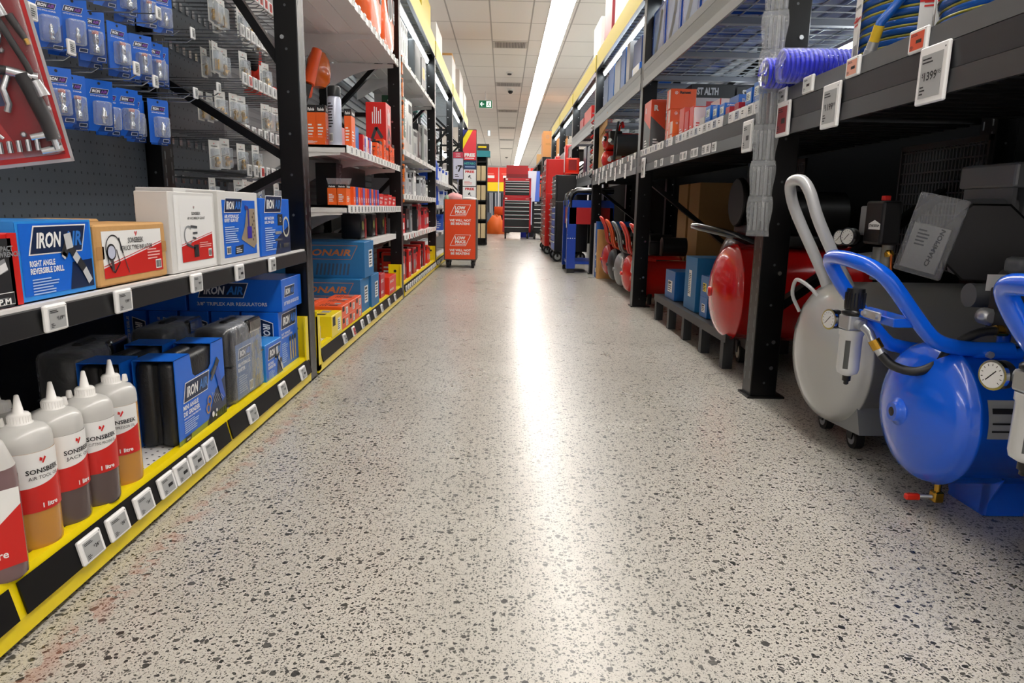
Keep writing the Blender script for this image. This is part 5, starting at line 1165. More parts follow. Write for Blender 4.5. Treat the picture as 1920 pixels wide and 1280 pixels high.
# shift casters down to the ground
for ch in t.children:
    if ch.name.startswith('caster'): ch.location = (0, 0, -.281)
a = MB(); a.T = Matrix.Translation((-.045, .035, .005)); a.box(.13, .19, -.065, .035, .325, .455, DK, .008); f = Face(a, (.13, -.085, .315), (1, 0, 0), (0, 0, 1))
f2 = Face(a, (.13, .035, .315), (0, -1, 0), (0, 0, 1)); f2.poly([(.03, .055), (.095, .055), (.095, .072), (.062, .083), (.03, .072)], WHITE, 1); f2.text(.062, .063, 'START/STOP', .007, INK, 2, .03, 0, 'c', width=.055)
a.box(.15, .17, -.03, -.01, .455, .47, RED, .002); a.box(.135, .185, .035, .075, .35, .44, CAST, .004); a.build('pressure_switch', t)
gauge(t, (.07, .095, .35), (-1, -.35, 0), .026); gauge(t, (.07, .145, .345), (-1, -.35, 0), .024)
a = MB(); a.tube([(.14, .02, .17), (.14, .02, .33)], .016, M('#9c9a8e', .4, metal=.3), 12); a.tube([(.14, .06, .22), (.14, .06, .32)], .022, M('#8f8f8a', .35, metal=.4), 8); a.tube([(.14, .10, .29), (.10, .11, .285)], .013, GALV); a.tube([(.16, .06, .39), (.10, .10, .405)], .009, GALV); a.lathe([(.012, 0), (.014, .01), (.008, .02)], BRASS, o=(.13, -.01, .295)); a.build('valve_body', t)
a = MB(); a.tube([(.13, -.02, .305), (.13, -.03, .25), (.14, -.02, .20), (.18, -.05, .185), (.24, -.1, .18)], .0035, M('#c4621c', .3, metal=.4)); a.build('copper_pipe', t)
a = MB(); a.T = Matrix.Translation((.35, -.10, .345)) @ Matrix.Rotation(1.05, 4, 'Z') @ Matrix.Rotation(pi / 8, 4, 'X'); a.lathe([(.10, -.02), (.115, -.01), (.115, .02), (.10, .03)], CAST, ax='x', n=8, smooth=False); a.lathe([(.112, -.045), (.118, -.04), (.118, -.012), (.11, -.01)], DK, ax='x', n=8, smooth=False); a.build('motor_guard', t)
a = MB(); a.box(.36, .62, -.10, .08, .24, .47, CAST, .02); 
for k in range(6): a.box(.40 + k * .035, .412 + k * .035, -.115, .095, .38, .56, CAST)
a.box(.39, .50, -.13, .11, .50, .57, M('#8c8f91', .4, metal=.4), .008); a.build('pump', t)
a = MB(); a.tube([(.45, -.05, .26), (.75, -.05, .26)], .085, M('#34363a', .4), 24); a.box(.30, .78, -.09, .09, .16, .19, M('#3a3b3d', .5)); a.build('motor', t)
# ---- blue compressor (and its neighbour at the right edge)
def blue_comp(label, loc):
    t = thing('air_compressor', label, 'air compressor', loc)
    tank(t, .169, .077, .55, CBL)
    a = MB(); a.lathe([(.034, -.066), (.033, -.078), (.024, -.080), (.023, -.090), (.0215, -.092)], CBL, ax='x', n=28); a.lathe([(.011, -.0925), (.001, -.0925)], DK, ax='x', n=20, caps=False); a.build('tank_boss', t)
    a = MB(); L = []
    a.tube(sm([(.12, -.07, .168), (.05, -.07, .168), (.00, -.07, .172), (-.05, -.07, .185), (-.09, -.07, .22), (-.17, -.068, .315), (-.205, -.055, .345), (-.228, -.02, .358), (-.232, .05, .362), (-.225, .11, .355), (-.205, .128, .325), (-.16, .13, .265), (-.06, .13, .155), (-.02, .128, .135), (.04, .12, .128), (.12, .11, .135)]), .0175, CBL, 16); a.build('handle', t)
    a = MB(); a.box(.03, .22, -.085, -.055, .148, .172, CBL, .01); a.lathe([(.008, -.012), (.008, 0)], GALV, o=(.06, -.082, .16), ax='y', n=8); a.build('handle_clamp', t)
    a = MB(); a.box(-.155, -.10, -.072, .125, .215, .235, CBL, .002); a.box(-.165, -.16, -.03, .045, .222, .242, GALV, .002)
    for y in (-.02, .035): a.cyl((-.172, y, .232), (-.16, y, .232), .006, GALV, 8)
    a.build('bracket', t)
    regulator(t, -.155, .105, .125); gauge(t, (-.16, .175, .195), (-1, -.25, 0), .025)
    a = MB(); a.tube([(-.155, .05, .195), (-.15, .03, .185), (-.145, .02, .165)], .010, GALV, 10); a.tube([(-.145, .02, .17), (-.135, .012, .15)], .014, BRASS, 8); a.tube([(-.135, .012, .15), (-.125, .003, .132)], .011, GALV, 10); a.build('hose_fitting', t)
    a = MB(); a.tube(sm([(-.13, .005, .138), (-.11, -.015, .115), (-.07, -.04, .108), (-.03, -.05, .13), (.0, -.055, .175), (.05, -.06, .205), (.09, -.06, .21)]), .0105, HOSE, 10); a.tube([(.085, -.06, .21), (.11, -.06, .21)], .013, BRASS, 8); a.build('air_hose', t)
    a = MB(); a.box(.10, .19, -.115, .0, .205, .305, DK, .008); a.box(.12, .15, -.08, -.05, .305, .32, RED, .003); a.build('pressure_switch', t)
    a = MB(); a.tube([(.13, -.03, .16), (.13, -.03, .21)], .014, CBL, 12); a.lathe([(.012, 0), (.02, .005), (.02, .03), (.012, .035)], GALV, o=(.095, -.03, .235), ax='y', n=14); a.build('pressure_manifold', t)
    a = MB(); a.tube([(.20, .05, .27), (.42, .05, .27)], .085, M('#2a2b2e', .4), 24); a.box(.18, .34, .02, .08, .33, .37, M('#55585b', .35), .012); a.tube([(.13, .11, .27), (.27, .11, .27)], .03, M('#5f6265', .35), 18); a.build('motor', t)
    a = MB(); Face(a, (.15, .082, .285), (1, 0, 0), (0, 0, 1)).rect(.0, .0, .09, .04, WHITE, 0); a.build('motor_label', t)
    a = MB(); a.box(.22, .40, -.10, .02, .18, .33, DK, .02); 
    for k in range(6): a.box(.24 + .025 * k, .25 + .025 * k, -.115, .03, .25, .36, DK)
    a.build('pump', t)
    for x in (.12, .40): a = MB(); a.prism([(-.11, -.128), (-.06, -.158), (.06, -.158), (.11, -.128), (.06, -.232), (-.06, -.232)], 'x', x, x + .004, CBL); a.box(x, x + .09, -.065, .065, -.236, -.228, CBL); a.box(x, x + .09, -.075, -.05, -.232, -.15, CBL); a.build('foot', t)
    a = MB(); a.cyl((.02, -.04, -.192), (.02, -.04, -.165), .008, BRASS, 10); a.box(.008, .032, -.052, -.028, -.212, -.185, BRASS, .003); a.tube([(.01, -.04, -.2), (-.02, -.03, -.203)], .005, GALV, 8); a.build('drain_valve', t)
    a = MB(); a.box(-.05, -.015, -.037, -.022, -.212, -.197, REDB, .003); a.build('red_lever', t)
    a = MB(); pl = Face(a, (0, 0, 0), (1, 0, 0), (0, 0, 1), warp=lambda u, v, e: (u, -(.1695 + e) * cos(v / .169), (.1695 + e) * sin(v / .169))); [pl.rect(.022, -.01 + .0085 * q, .13, .0086, M('#8f9294', .35), 2) for q in range(10)]; pl.rect(.03, .045, .05, .012, INK, 4); pl.rect(.03, .005, .1, .004, INK, 4); pl.rect(.03, .022, .08, .004, INK, 4); a.build('rating_plate', t)
    return t
bc = blue_comp('blue air compressor with a clear filter bowl hanging from its looped handle', (1.03, 1.568, .237))
dup(bc, (1.03, .965, .237), None, 'second blue air compressor cut off by the right edge of the picture')
# ---- red tank on the bench side
t = thing('air_compressor', 'big glossy red tank compressor between the bench and the black post', 'air compressor', (1.035, 3.08, .344), (0, 0, -.10))
tank(t, .215, .091, .50, CRED)
a = MB(); a.lathe([(.022, -.08), (.022, -.10), (.016, -.102)], CRED, ax='x', n=20); a.lathe([(.013, -.104), (.001, -.104)], STEEL, ax='x', n=6, caps=False); a.build('tank_boss', t)
a = MB(); a.tube(sm([(-.12, .36, .285), (-.10, .25, .28), (.02, .12, .25), (.12, .1, .21)]), .018, M('#202124', .15, coat=.8), 12); a.build('handle', t)
a = MB(); a.box(.15, .45, -.12, .12, .21, .26, DK, .01); a.tube([(.2, 0, .35), (.45, 0, .35)], .1, DK, 20); a.build('motor', t)
a = MB(); a.box(.30, .36, -.224, -.216, -.02, .0, WHITE); a.build('label', t)
for x in (.08, .36): a = MB(); a.prism([(-.16, -.15), (.16, -.15), (.10, -.26), (-.10, -.26)], 'x', x, x + .11, DK); a.build('foot_bracket', t)
CRM = M('#d9d6c8', .5)
for x, y in ((.09, -.13), (.09, .09), (.40, -.1), (.40, .1)): caster(t, x, y, .05, CRM, .028)
for ch in t.children:
    if ch.name.startswith('caster'): ch.location = (0, 0, -.344)
a = MB(); a.tube([(.32, -.215, .0), (.38, -.20, -.10), (.4, -.16, -.14)], .004, M('#7a2020', .4)); a.build('trim_wire', t)
# bag of manuals hung on the silver compressor
t = thing('manual_bag', 'clear bag with a printed manual hanging on the silver compressor', 'bag', (1.205, 2.03, .565), (0, .0, .75)); a = MB(); a.T = Matrix.Rotation(.22, 4, 'X') @ Matrix.Scale(.86, 4)
a.box(-.006, .004, -.095, .02, -.02, .135, M('#a9a9a8', .6), .002); f = Face(a, (-.0062, .02, -.02), (0, -1, 0), (0, 0, 1)); f.text(.085, .02, 'CHAMPION', .014, INK, 1, .04, .1, rot=pi / 2 - .12, width=.13); f.lines(.02, .08, .04, .06, 5, DGREY, 1); a.build('manual', t)
a = MB(); a.T = Matrix.Rotation(.22, 4, 'X') @ Matrix.Scale(.86, 4); a.box(-.012, .010, -.115, .035, -.035, .235, film('manual_film', '#d8dadb', .82, .1, 1., 30), .004); a.build('clear_bag', t)
# dark belt guards behind
for i, (y, x, w) in enumerate(((2.35, 1.62, .5), (3.5, 1.5, .55))):
    a = MB()
    for k in range(int(w / .02)): a.box(x, x + .004, y + k * .02, y + k * .02 + .006, .5, .95, DGREY)
    for k in range(12): a.box(x, x + .004, y, y + w, .5 + k * .04, .505 + k * .04, DGREY)
    a.box(x - .004, x + .008, y - .01, y, .48, .97, DK); a.box(x - .004, x + .008, y + w, y + w + .01, .48, .97, DK); a.box(x - .004, x + .008, y - .01, y + w + .01, .95, .97, DK)
    a.build('belt_guard', None, ('black mesh belt guard in the dark behind the silver compressor', 'black mesh belt guard in the dark above the bench')[i], 'machine guard', loc=(0, 0, 0))
t = thing('air_compressor', 'dark stationary compressor in the shadow above the bench', 'air compressor', (1.42, 4.2, .0)); a = MB(); a.T = Matrix.Translation((0, 0, .38)); a.lathe([(max(.001, q), h) for q, h in dome(.2, .08)] + [(.2, .3), (.001, .36)], M('#4a0a0c', .35, coat=.3), ax='x', n=32); a.build('tank', t)
a = MB(); a.box(.05, .35, -.25, .2, .58, .62, DK); a.box(.1, .3, -.2, .05, .62, .86, DK, .03)
for k in range(5): a.box(.08, .32, -.22, .07, .66 + .035 * k, .675 + .035 * k, CAST)
a.lathe([(.14, 0), (.15, .01), (.15, .03), (.14, .04)], DK, o=(.02, .12, .76), ax='x', n=24); a.build('pump', t); a = MB(); a.box(.0, .3, -.16, .16, .0, .2, DK); a.build('foot_bracket', t)
a = MB(); a.lathe([(.10, 0), (.11, .02), (.11, .17), (.09, .2)], M('#5a5c5e', .35, metal=.5), n=24); a.build('air_receiver', None, 'grey pump cover standing on a dark compressor behind the bench', 'machine cover', loc=(1.55, 4.05, .87))
for i, (y, h) in enumerate(((5.16, .60), (5.50, .60))): carton('tall brown carton in the dark behind the bench, %s' % nth(i), 1, (1.45, y, .311), (.3, .28, h), M('#8f6a3c', .8, vary=.06), None)
for i in range(2): 
    a = MB(); a.box(0, .3, 0, .28, 0, .31, DK); a.build('plinth', None, 'dark plinth under the brown carton behind the bench, %s' % nth(i), 'plinth', loc=(1.45, (5.16, 5.50)[i], 0))
# bench
t = thing('low_bench', 'low black bench carrying blue boxes beside the red tank', 'bench', (1.0, 2.98, 0)); BN = M('#35373a', .5, vary=.1)
a = MB(); a.box(0, .45, 0, 1.47, .15, .165, BN); a.box(-.004, .0, 0, 1.47, .125, .166, BN); a.build('bench_top', t)
for k in range(5):
    for x in (0, .40):
        a = MB(); a.box(x, x + .045, .03 + k * .345, .075 + k * .345, 0, .15, BN); a.build('leg', t)
def art_lab(fr, en, tp, dx, dy, dz, c=WHITE): fr.rect(dy * .3, dz * .25, dy * .45, dz * .4, c, 1); fr.lines(dy * .34, dz * .28, dy * .35, dz * .3, 4, INK, 2); fr.rect(dy * .35, dz * .56, dy * .3, dz * .05, INK, 2); en.stroke([(dx * .4, dz * .55), (dx * .7, dz * .62)], dz * .06, KRAFTD, 1)
def art_laby(*k): art_lab(*k, c=YEL)
carton('blue carton at the far end of the low bench', 1, (1.03, 4.07, .167), (.36, .24, .175), M('#1560a8', .4), art_lab)
def art_tall(fr, en, tp, dx, dy, dz): fr.rect(dy * .35, dz * .25, dy * .25, dz * .5, WHITE, 1); fr.lines(dy * .38, dz * .3, dy * .18, dz * .4, 12, INK, 2)
carton('tall blue carton standing on the low bench', 1, (1.03, 3.62, .167), (.36, .23, .29), TEALB, art_tall)
carton('small blue box with a white label on the bench by the red tank', 1, (1.03, 3.40, .167), (.2, .13, .105), M('#1a6ab4', .4), art_lab)
carton('small blue box with a yellow label on top of the white labelled one', 1, (1.03, 3.40, .273), (.2, .13, .105), M('#1a6ab4', .4), art_laby)
# small red compressors beyond the bench
def small_comp(label, loc, m, r=.15, hm=None, rz=0, hh=.26, sticker=False):
    t = thing('air_compressor', label, 'air compressor', loc, (0, 0, rz), 'small compressors on the floor of the third bay'); tank(t, r, r * .42, .4, m); hm = hm or m
    a = MB(); a.tube(sm([(.1, .06, r), (.0, .06, r + .02), (-.03, .06, r + hh * .6), (-.07, .055, r + hh * .92), (-.09, .0, r + hh), (-.07, -.055, r + hh * .92), (-.03, -.06, r + hh * .6), (.0, -.06, r + .02), (.1, -.06, r)], 3), .012, hm, 10); a.build('handle', t)
    a = MB(); a.lathe([(.016, -r * .38), (.016, -r * .5), (.01, -r * .52)], m, ax='x', n=14); a.build('tank_boss', t)
    a = MB(); a.box(.05, .13, -.05, .04, r + .04, r + .14, DK, .01); a.tube([(.15, 0, r + .1), (.33, 0, r + .1)], .07, DK, 16); a.build('motor', t); gauge(t, (.03, .03, r + .09), (-1, -.3, 0), .02)
    a = MB(); a.cyl((.06, -.09, -r * 1.25), (.06, -.09, -r * .7), .018, DK, 10); a.cyl((.06, .09, -r * 1.25), (.06, .09, -r * .7), .018, DK, 10); a.cyl((.34, .09, -r * 1.25), (.34, .09, -r * .7), .018, DK, 10); a.cyl((.34, -.09, -r * 1.25), (.34, -.09, -r * .7), .018, DK, 10); a.build('rubber_feet', t)
    if sticker: 
        a = MB(); a.T = Matrix.Translation((-r * .3, .06, r * .55)) @ Matrix.Rotation(.3, 4, 'X'); a.box(-.012, -.008, -.03, .03, -.045, .045, WHITE); Face(a, (-.0125, .03, -.045), (0, -1, 0), (0, 0, 1)).lines(.008, .01, .04, .07, 6, INK, 1); a.build('sticker', t)
    return t
CR2 = M('#d0221a', .2, coat=.7)
small_comp('bright red small compressor with a white sticker, in front of the silver grey one', (1.04, 5.62, .19), CR2, .150, M('#d8352c', .25, coat=.5), sticker=True)
small_comp('small red compressor half hidden behind the second post on the right', (1.04, 5.17, .19), CR2, .145, M('#d8352c', .25, coat=.5), sticker=True)
small_comp('small silver grey compressor tank with a grey bar handle', (1.04, 6.02, .19), M('#8e9092', .3, metal=.3), .145, M('#85878a', .3, metal=.4))
small_comp('small dark grey compressor tank behind the silver grey one', (1.04, 6.42, .20), M('#3a3b3e', .3, metal=.3), .145, M('#e0521c', .3))
small_comp('farthest small red compressor, with brass valves, next to the brown cartons', (1.04, 6.82, .22), M('#b81418', .2, coat=.7), .15, M('#d8352c', .25, coat=.5))
for i, (y, d, c, lab) in enumerate(((7.05, (.35, .10, .50), KRAFT, 'slim brown carton leaning beside the farthest red compressor'), (7.18, (.35, .09, .58), M('#1c5eb0', .35), 'blue tool cart carton with white lettering on its side'), (7.30, (.35, .10, .56), M('#c9ccd2', .35), 'silver printed flat carton next to the blue cart'))):
    def A(fr, en, tp, dx, dy, dz, i=i):
        if i == 1: fr.text(dy * .72, dz * .12, 'Tool Cart', dy * .45, WHITE, 1, .03, rot=pi / 2, width=dz * .5); en.text(dx * .2, dz * .1, 'Tool Cart', dx * .22, WHITE, 1, .03, rot=pi / 2 - .0, width=dz * .5)
        if i == 0: en.rect(dx * .2, dz * .5, dx * .12, dz * .08, DGREY, 1); en.rect(dx * .2, dz * .3, dx * .12, dz * .08, DGREY, 1)
    carton(lab, 1, (.97, y, 0), d, c, A)

# ================================================================ right racks: goods
# hose coils
HB = M('#0d5ab8', .25, coat=.5); HY = M('#8f8a2c', .3, coat=.4)
def coil(label, loc, r, n, rt, wraps, layers=3, tail=False):
    t = thing('hose_coil', label, 'hose', loc, group=None); a = MB(); rings = []
    for k in range(n):
        rr_ = r - .006 * (k % 2); a.tube([(rr_ * cos(2 * pi * q / 40), rr_ * sin(2 * pi * q / 40), rt + k * rt * 1.86) for q in range(40)], rt, HB, 10, closed=True)
        a.tube([((rr_ + rt * .80) * cos(2 * pi * q / 40), (rr_ + rt * .80) * sin(2 * pi * q / 40), rt * 1.55 + k * rt * 1.86) for q in range(40)], rt * .30, HY, 6, closed=True)
        if k in (0, n - 1): 
            for j in range(1, layers): a.tube([((rr_ - j * rt * 1.95) * cos(2 * pi * q / 32), (rr_ - j * rt * 1.95) * sin(2 * pi * q / 32), rt + k * rt * 1.86) for q in range(32)], rt, HB, 8, closed=True)
    a.build('hose', t); H = n * rt * 1.86 + rt
    for th in wraps:
        b = MB(); R0 = r + rt + .002; R1 = r - rt * 5; w = .035; vs = []
        prof = [(R1, -.001), (R1, H + .004), (R0 - .01, H + .006), (R0 + .002, H - .006), (R0 + .003, H * .5), (R0 + .002, .008), (R0 - .01, -.001), (R1, -.001)]
        c, s_ = cos(th), sin(th)
        for (q, z) in prof: vs += [(q * c - w * s_, q * s_ + w * c, max(z, .0008)), (q * c + w * s_, q * s_ - w * c, max(z, .0008))]
        b.add(vs, [(2 * i, 2 * i + 1, 2 * i + 3, 2 * i + 2) for i in range(len(prof) - 1)], WHITE)
        f = Face(b, (R0 * c + w * s_, R0 * s_ - w * c, 0), (-s_, c, 0), (0, 0, 1)); f.N = Vector((c, s_, 0))
        f.rect(.0, H * .02, 2 * w, H * .16, RED, 9); f.rect(0, H * .55, 2 * w, H * .02, RED, 9); heart(f, w * .85, H * .80, .010, 9); f.text(w, H * .66, 'SONSBEEK', .008, INK, 9, .02, 0, 'c', width=w * 1.5); f.rect(w * .7, H * .30, w * .9, H * .18, WHITE, 8); f.lines(w * .3, H * .5, w * 1.1, H * .1, 3, RED, 9); f.barcode(w * .7, H * .22, w * .9, H * .12, 9); f.lines(w * .3, H * .18, w, H * .04, 1, WHITE, 10)
        b.build('label_band', t)
    if tail:
        a = MB(); pts = [(-r * .2, -r * .9, H), (-r * .75, -r * .78, H * .72), (-r - .02, -r * .60, H * .42), (-r * 1.08 - .01, -r * .48, .075)]; a.tube(pts, rt * .95, HB, 10); a.build('hose_tail', t)
        p = Vector(pts[-1]); d = (p - Vector(pts[-2])).normalized(); b = MB(); b.tube([p - d * .045, p - d * .005], rt * 1.05, M('#d9b52a', .35), 12); b.tube([p - d * .005, p + d * .02], rt * 1.15, GALV, 8); b.tube([p + d * .015, p + d * .035], rt * 1.4, GALV, 6); b.build('hose_end', t)
    return t
coil('blue air hose coil with a yellow stripe and hanging brass end', (1.165, 2.005, 1.0715), .165, 12, .0125, (pi * .93, pi * 1.35), tail=True)
coil('blue air hose coil with white label bands nearer the right edge', (1.165, 1.625, 1.0715), .165, 11, .0125, (pi * .86, pi * 1.28))
coil('blue air hose coil almost out of the picture at the top right corner', (1.165, 1.25, 1.0715), .165, 10, .0125, (pi * .9,))
SPB = M('#0d20e4', .15, coat=.7)
def spiral(label, loc, rz, r=.045, L=.26, turns=18):
    t = thing('spiral_hose', label, 'hose', loc, (0, 0, rz), 'blue spiral hoses'); a = MB(); N = turns * 14
    a.tube([(L * i / N, r * cos(2 * pi * turns * i / N), r * sin(2 * pi * turns * i / N)) for i in range(N + 1)], .0062, SPB, 6); a.tube([(-.002, r * .9, 0), (.01, .0, r * .3), (-.004, -r * .6, -r * .2)], .0055, SPB, 6); a.build('coil', t)
    b = MB(); b.lathe([(.001, -.006), (r * .9, -.005), (r + .007, .0), (r + .0075, L)], film('hose_film', '#dfe6ff', .975, .06, 1., 25), ax='x', n=24, caps=False); b.build('wrap_film', t)
spiral('glossy blue spiral hose nearest the bag strip, left of its twin', (.885, 2.465, 1.168), -.0); spiral('glossy blue spiral hose touching the hose coils, right of its twin', (.895, 2.345, 1.170), -.05, .048, .24, 16)
# clip strip of grey bags on the post
for i in range(7):
    z0 = 1.50 - .124 * i; t = thing('hanging_bag', 'creased clear grey bag on the clip strip, %s from the top' % ('first', 'second', 'third', 'fourth', 'fifth', 'sixth', 'seventh')[i], 'bag', (.918, 2.49, z0 - .0), (0, 0, 1.05 + .1 * (i % 2)), 'creased bags on the clip strip')
    r = random.Random(i); a = MB(); nz, ny = 7, 5; vs = []
    for s_ in (0, 1):
        for p in range(nz):
            for q in range(ny): vs.append(((-.012 if s_ == 0 else .012) * (sin(pi * (p + .4) / nz)) * (sin(pi * (q + .5) / ny)) + r.uniform(-.004, .004), (q / (ny - 1) - .5) * (.082 + .008 * sin(p)), -.140 * p / (nz - 1)))
    fs = []
    for s_ in (0, 1):
        o = s_ * nz * ny
        for p in range(nz - 1):
            for q in range(ny - 1):
                f_ = (o + p * ny + q, o + p * ny + q + 1, o + (p + 1) * ny + q + 1, o + (p + 1) * ny + q); fs.append(f_ if s_ else f_[::-1])
    a.add(vs, fs, BAG, True); a.build('clear_bag', t); b = MB()
    for k in range(5): b.tube([(-.002, -.026 + .013 * k, -.02), (.002, -.028 + .0135 * k, -.12)], .005, M(('#8f9092', '#a9aaac', '#7c6468')[(i + k) % 3 if i == 3 else (k % 2)], .4), 6)
    b.build('contents', t)
a = MB(); a.box(0, .002, -.004, .004, -.95, 0, M('#d8dadb', .3)); a.build('clip_strip', None, 'white plastic clip strip holding the creased bags on the post', 'clip strip', loc=(.93, 2.50, 1.62))

# price tags right
TXR = RX - .0045
for i, (y, z, c) in enumerate(((2.44, 1.066, LCD), (2.24, 1.070, M('#d8dcd8', .4)), (1.96, 1.068, M('#eaa58c', .4)), (1.66, 1.068, LCDO))): price_tag('small price tag on the near right shelf edge, %s' % ('first', 'second', 'third', 'fourth')[3 - i], (RX - .003, y, z), 1, .072, .052, None, c, group='small tags under the hose coils')
price_tag('large price tag with red screen at the bag strip', (RX - .006, 2.41, .955), 1, .105, .115, None, M('#8c1f28', .4)); price_tag('large price tag reading 1199 in the middle of the near right beam', (RX - .006, 2.065, .945), 1, .105, .125, '1199'); price_tag('large price tag reading 1399 on the near right beam', (RX - .006, 1.585, .945), 1, .105, .125, '1399'); price_tag('large grey price tag left of the bag strip on the second right beam', (RX - .006, 2.75, .93), 1, .105, .12)
price_tag('large pale price tag by the second post on the right', (RX - .006, 4.78, .92), 1, .10, .13)
tagrow('ticket strip of the second right rack', 1, RX - .002, 2.68, 4.88, 1.068, 30, .062, .044, (M('#d8d8dc', .4), LCD, WHITE, M('#8e94a8', .4)), skip=(5, 17, 20), group='price tags on the second right ticket strip')
for i, y in enumerate((4.42, 4.25, 3.99, 3.78, 3.71, 3.56, 3.50, 3.36, 3.29, 3.20)): price_tag('tag on the lower lip of the second right beam, %s from the far post' % ORD[i].replace('nearest', 'first'), (RX - .001, y, .968), 1, .06, .042, None, LCD, 0, 'tags on the lower lip of the second right beam', far=True)
for i in range(9): price_tag('white drop-down tag on the third right beam, %s' % nth(i), (RX - .006, 5.25 + .25 * i, (.99, .945)[i % 2]), 1, .05, .11, None, WHITE, 0, 'drop-down tags on the third right beam', far=True)
tagrow('third right beam', 1, RX - .002, 5.15, 7.5, 1.068, 10, .05, .044, (WHITE, LCDR)); tagrow('fourth right beam', 1, RX - .002, 7.7, 10.0, 1.09, 10, .05, .044, (WHITE, LCDR))
# goods on the second right shelf
ZR = 1.0715; GR2 = 'boxes on the second right shelf'
def art_ram(fr, en, tp, dx, dy, dz):
    for f, w in ((fr, dy), (en, dx)): f.disc(w * .22, dz * .80, w * .06, WHITE, 1, 16); f.disc(w * .22, dz * .80, w * .045, ORG, 2, 16); f.poly([(w * .19, dz * .77), (w * .25, dz * .77), (w * .22, dz * .84)], WHITE, 3)
    en.text(dx * .36, dz * .76, 'Ramset', dz * .13, INK, 2, .05, width=dx * .42)
    fr.rect(dy * .5, dz * .05, dy * .45, dz * .9, M('#f4d8c8', .4), 1)
def art_saw(fr, en, tp, dx, dy, dz):
    for f, w in ((fr, dy), (en, dx)): f.poly([(0, 0), (w, 0), (w, dz * .45), (0, dz * .7)], M('#55595c', .4), 1); f.lines(w * .2, dz * .1, w * .4, dz * .2, 4, WHITE, 2); f.text(w * .2, dz * .8, 'R', dz * .1, WHITE, 2, .05)
carton('tall orange and grey box next to the second post on the right shelf', 1, (.965, 4.72, ZR), (.10, .22, .35), M('#e8502a', .35), art_saw)
for i in range(3): carton('orange fixings box in the right shelf stack, %s' % ('bottom one', 'middle one', 'top one')[i], 1, (1.0 + .004 * (i % 2), 4.33, ZR + .1185 * i), (.155, .10, .118), M('#f2570c', .35), art_ram, group='stacked orange fixings boxes on the right shelf', bev=.002)
for i in range(2): carton('orange fixings box beside the tall stack on the right shelf, %s' % ('lower', 'upper')[i], 1, (.985, 4.17, ZR + .0755 * i), (.10, .12, .075), M('#f0682a', .35), art_ram, bev=.002)
def art_st(fr, en, tp, dx, dy, dz):
    for f, w in ((fr, dy), (en, dx)):
        f.rect(0, dz * .80, w, dz * .20, INK, 1); f.text(w * .12, dz * .85, 'ST ALTH', dz * .10, M('#b9bcc0', .4), 2, .05, width=w * .5); f.rect(w * .35, dz * .68, w * .35, dz * .07, M('#b02838', .4), 1); f.rect(w * .35, dz * .62, w * .3, dz * .03, DGREY, 1)
        f.poly([(w * .3, dz * .25), (w * .75, dz * .25), (w * .7, dz * .5), (w * .6, dz * .56), (w * .4, dz * .56), (w * .34, dz * .45)], M('#1c1e22', .4), 1); f.rect(w * .42, dz * .44, w * .2, dz * .04, GREY, 2)
SB = M('#b4b0b4', .4)
carton('big grey welder box with a black top band behind the orange stack', 1, (1.165, 4.48, ZR), (.27, .35, .41), SB, art_st, bev=.002)
carton('second grey welder box with a black top band, right of the first', 1, (1.45, 4.48, ZR), (.27, .35, .40), SB, art_st, bev=.002)
PK = M('#f2dcdc', .4)
for i, (y, d, c, lab) in enumerate(((3.92, (.05, .10, .19), M('#e8503c', .4), 'red blister card box with a brown print'), (3.82, (.12, .08, .16), M('#d8231c', .4), 'red box with white edge'), (3.73, (.14, .07, .17), M('#e03a2c', .4), 'bright red narrow box'), (3.62, (.10, .09, .06), PK, 'low pink and white box'), (3.70, (.06, .02, .16), PK, 'pink edged card'), (3.52, (.10, .08, .09), M('#c8c4bc', .4), 'grey and white small box'))):
    small_box('%s on the right shelf before the blue boxes' % lab, (.985, y, ZR), d, c, None, WHITE if i < 3 else RED, s=1)
carton('white box with a red edge standing behind the small red boxes', 1, (1.10, 3.66, ZR), (.12, .16, .20), PK, lambda fr, en, tp, dx, dy, dz: (en.rect(0, 0, dx * .05, dz, RED, 1), en.disc(dx * .5, dz * .45, dx * .12, DGREY, 1)))
BB2 = M('#1268c8', .35)
def art_c(fr, en, tp, dx, dy, dz): en.text(dx * .1, dz * .45, 'C-SERIES', dz * .22, WHITE, 1, .03, width=dx * .6); en.text(dx * .1, dz * .78, 'DURAFAST', dz * .12, WHITE, 1, .03, .2, width=dx * .4); fr.rect(dy * .15, dz * .2, dy * .7, dz * .55, M('#dfe9e6', .4), 1); fr.lines(dy * .2, dz * .25, dy * .5, dz * .4, 4, DGREY, 2)
for i, (x, y, z, d) in enumerate(((.985, 3.42, 0, (.12, .08, .065)), (.985, 3.42, .066, (.12, .08, .065)), (.985, 3.30, 0, (.10, .08, .06)), (.985, 3.31, .061, (.10, .07, .055)), (.985, 3.20, 0, (.12, .08, .055)), (.985, 3.205, .056, (.12, .07, .055)), (1.11, 3.40, 0, (.16, .14, .18)), (.985, 2.86, 0, (.12, .07, .06)), (.985, 2.86, .061, (.12, .07, .06)), (.985, 2.77, 0, (.12, .07, .065)), (.985, 2.77, .066, (.12, .07, .065)), (1.06, 2.70, .132, (.12, .06, .06)))):
    carton('small blue box with a pale label, %s' % ('lower of the pair by the red boxes', 'upper of the pair by the red boxes', 'lower of the second pair', 'upper of the second pair', 'lower of the third pair', 'upper of the third pair', 'long one behind the pairs', 'lower of the pair near the bag strip', 'upper of the pair near the bag strip', 'lower one nearest the bag strip', 'upper one nearest the bag strip', 'topmost one behind the bag strip')[i], 1, (x, y, ZR + z), d, BB2, art_c, group='small blue boxes on the right shelf', flaps=False, bev=.001)
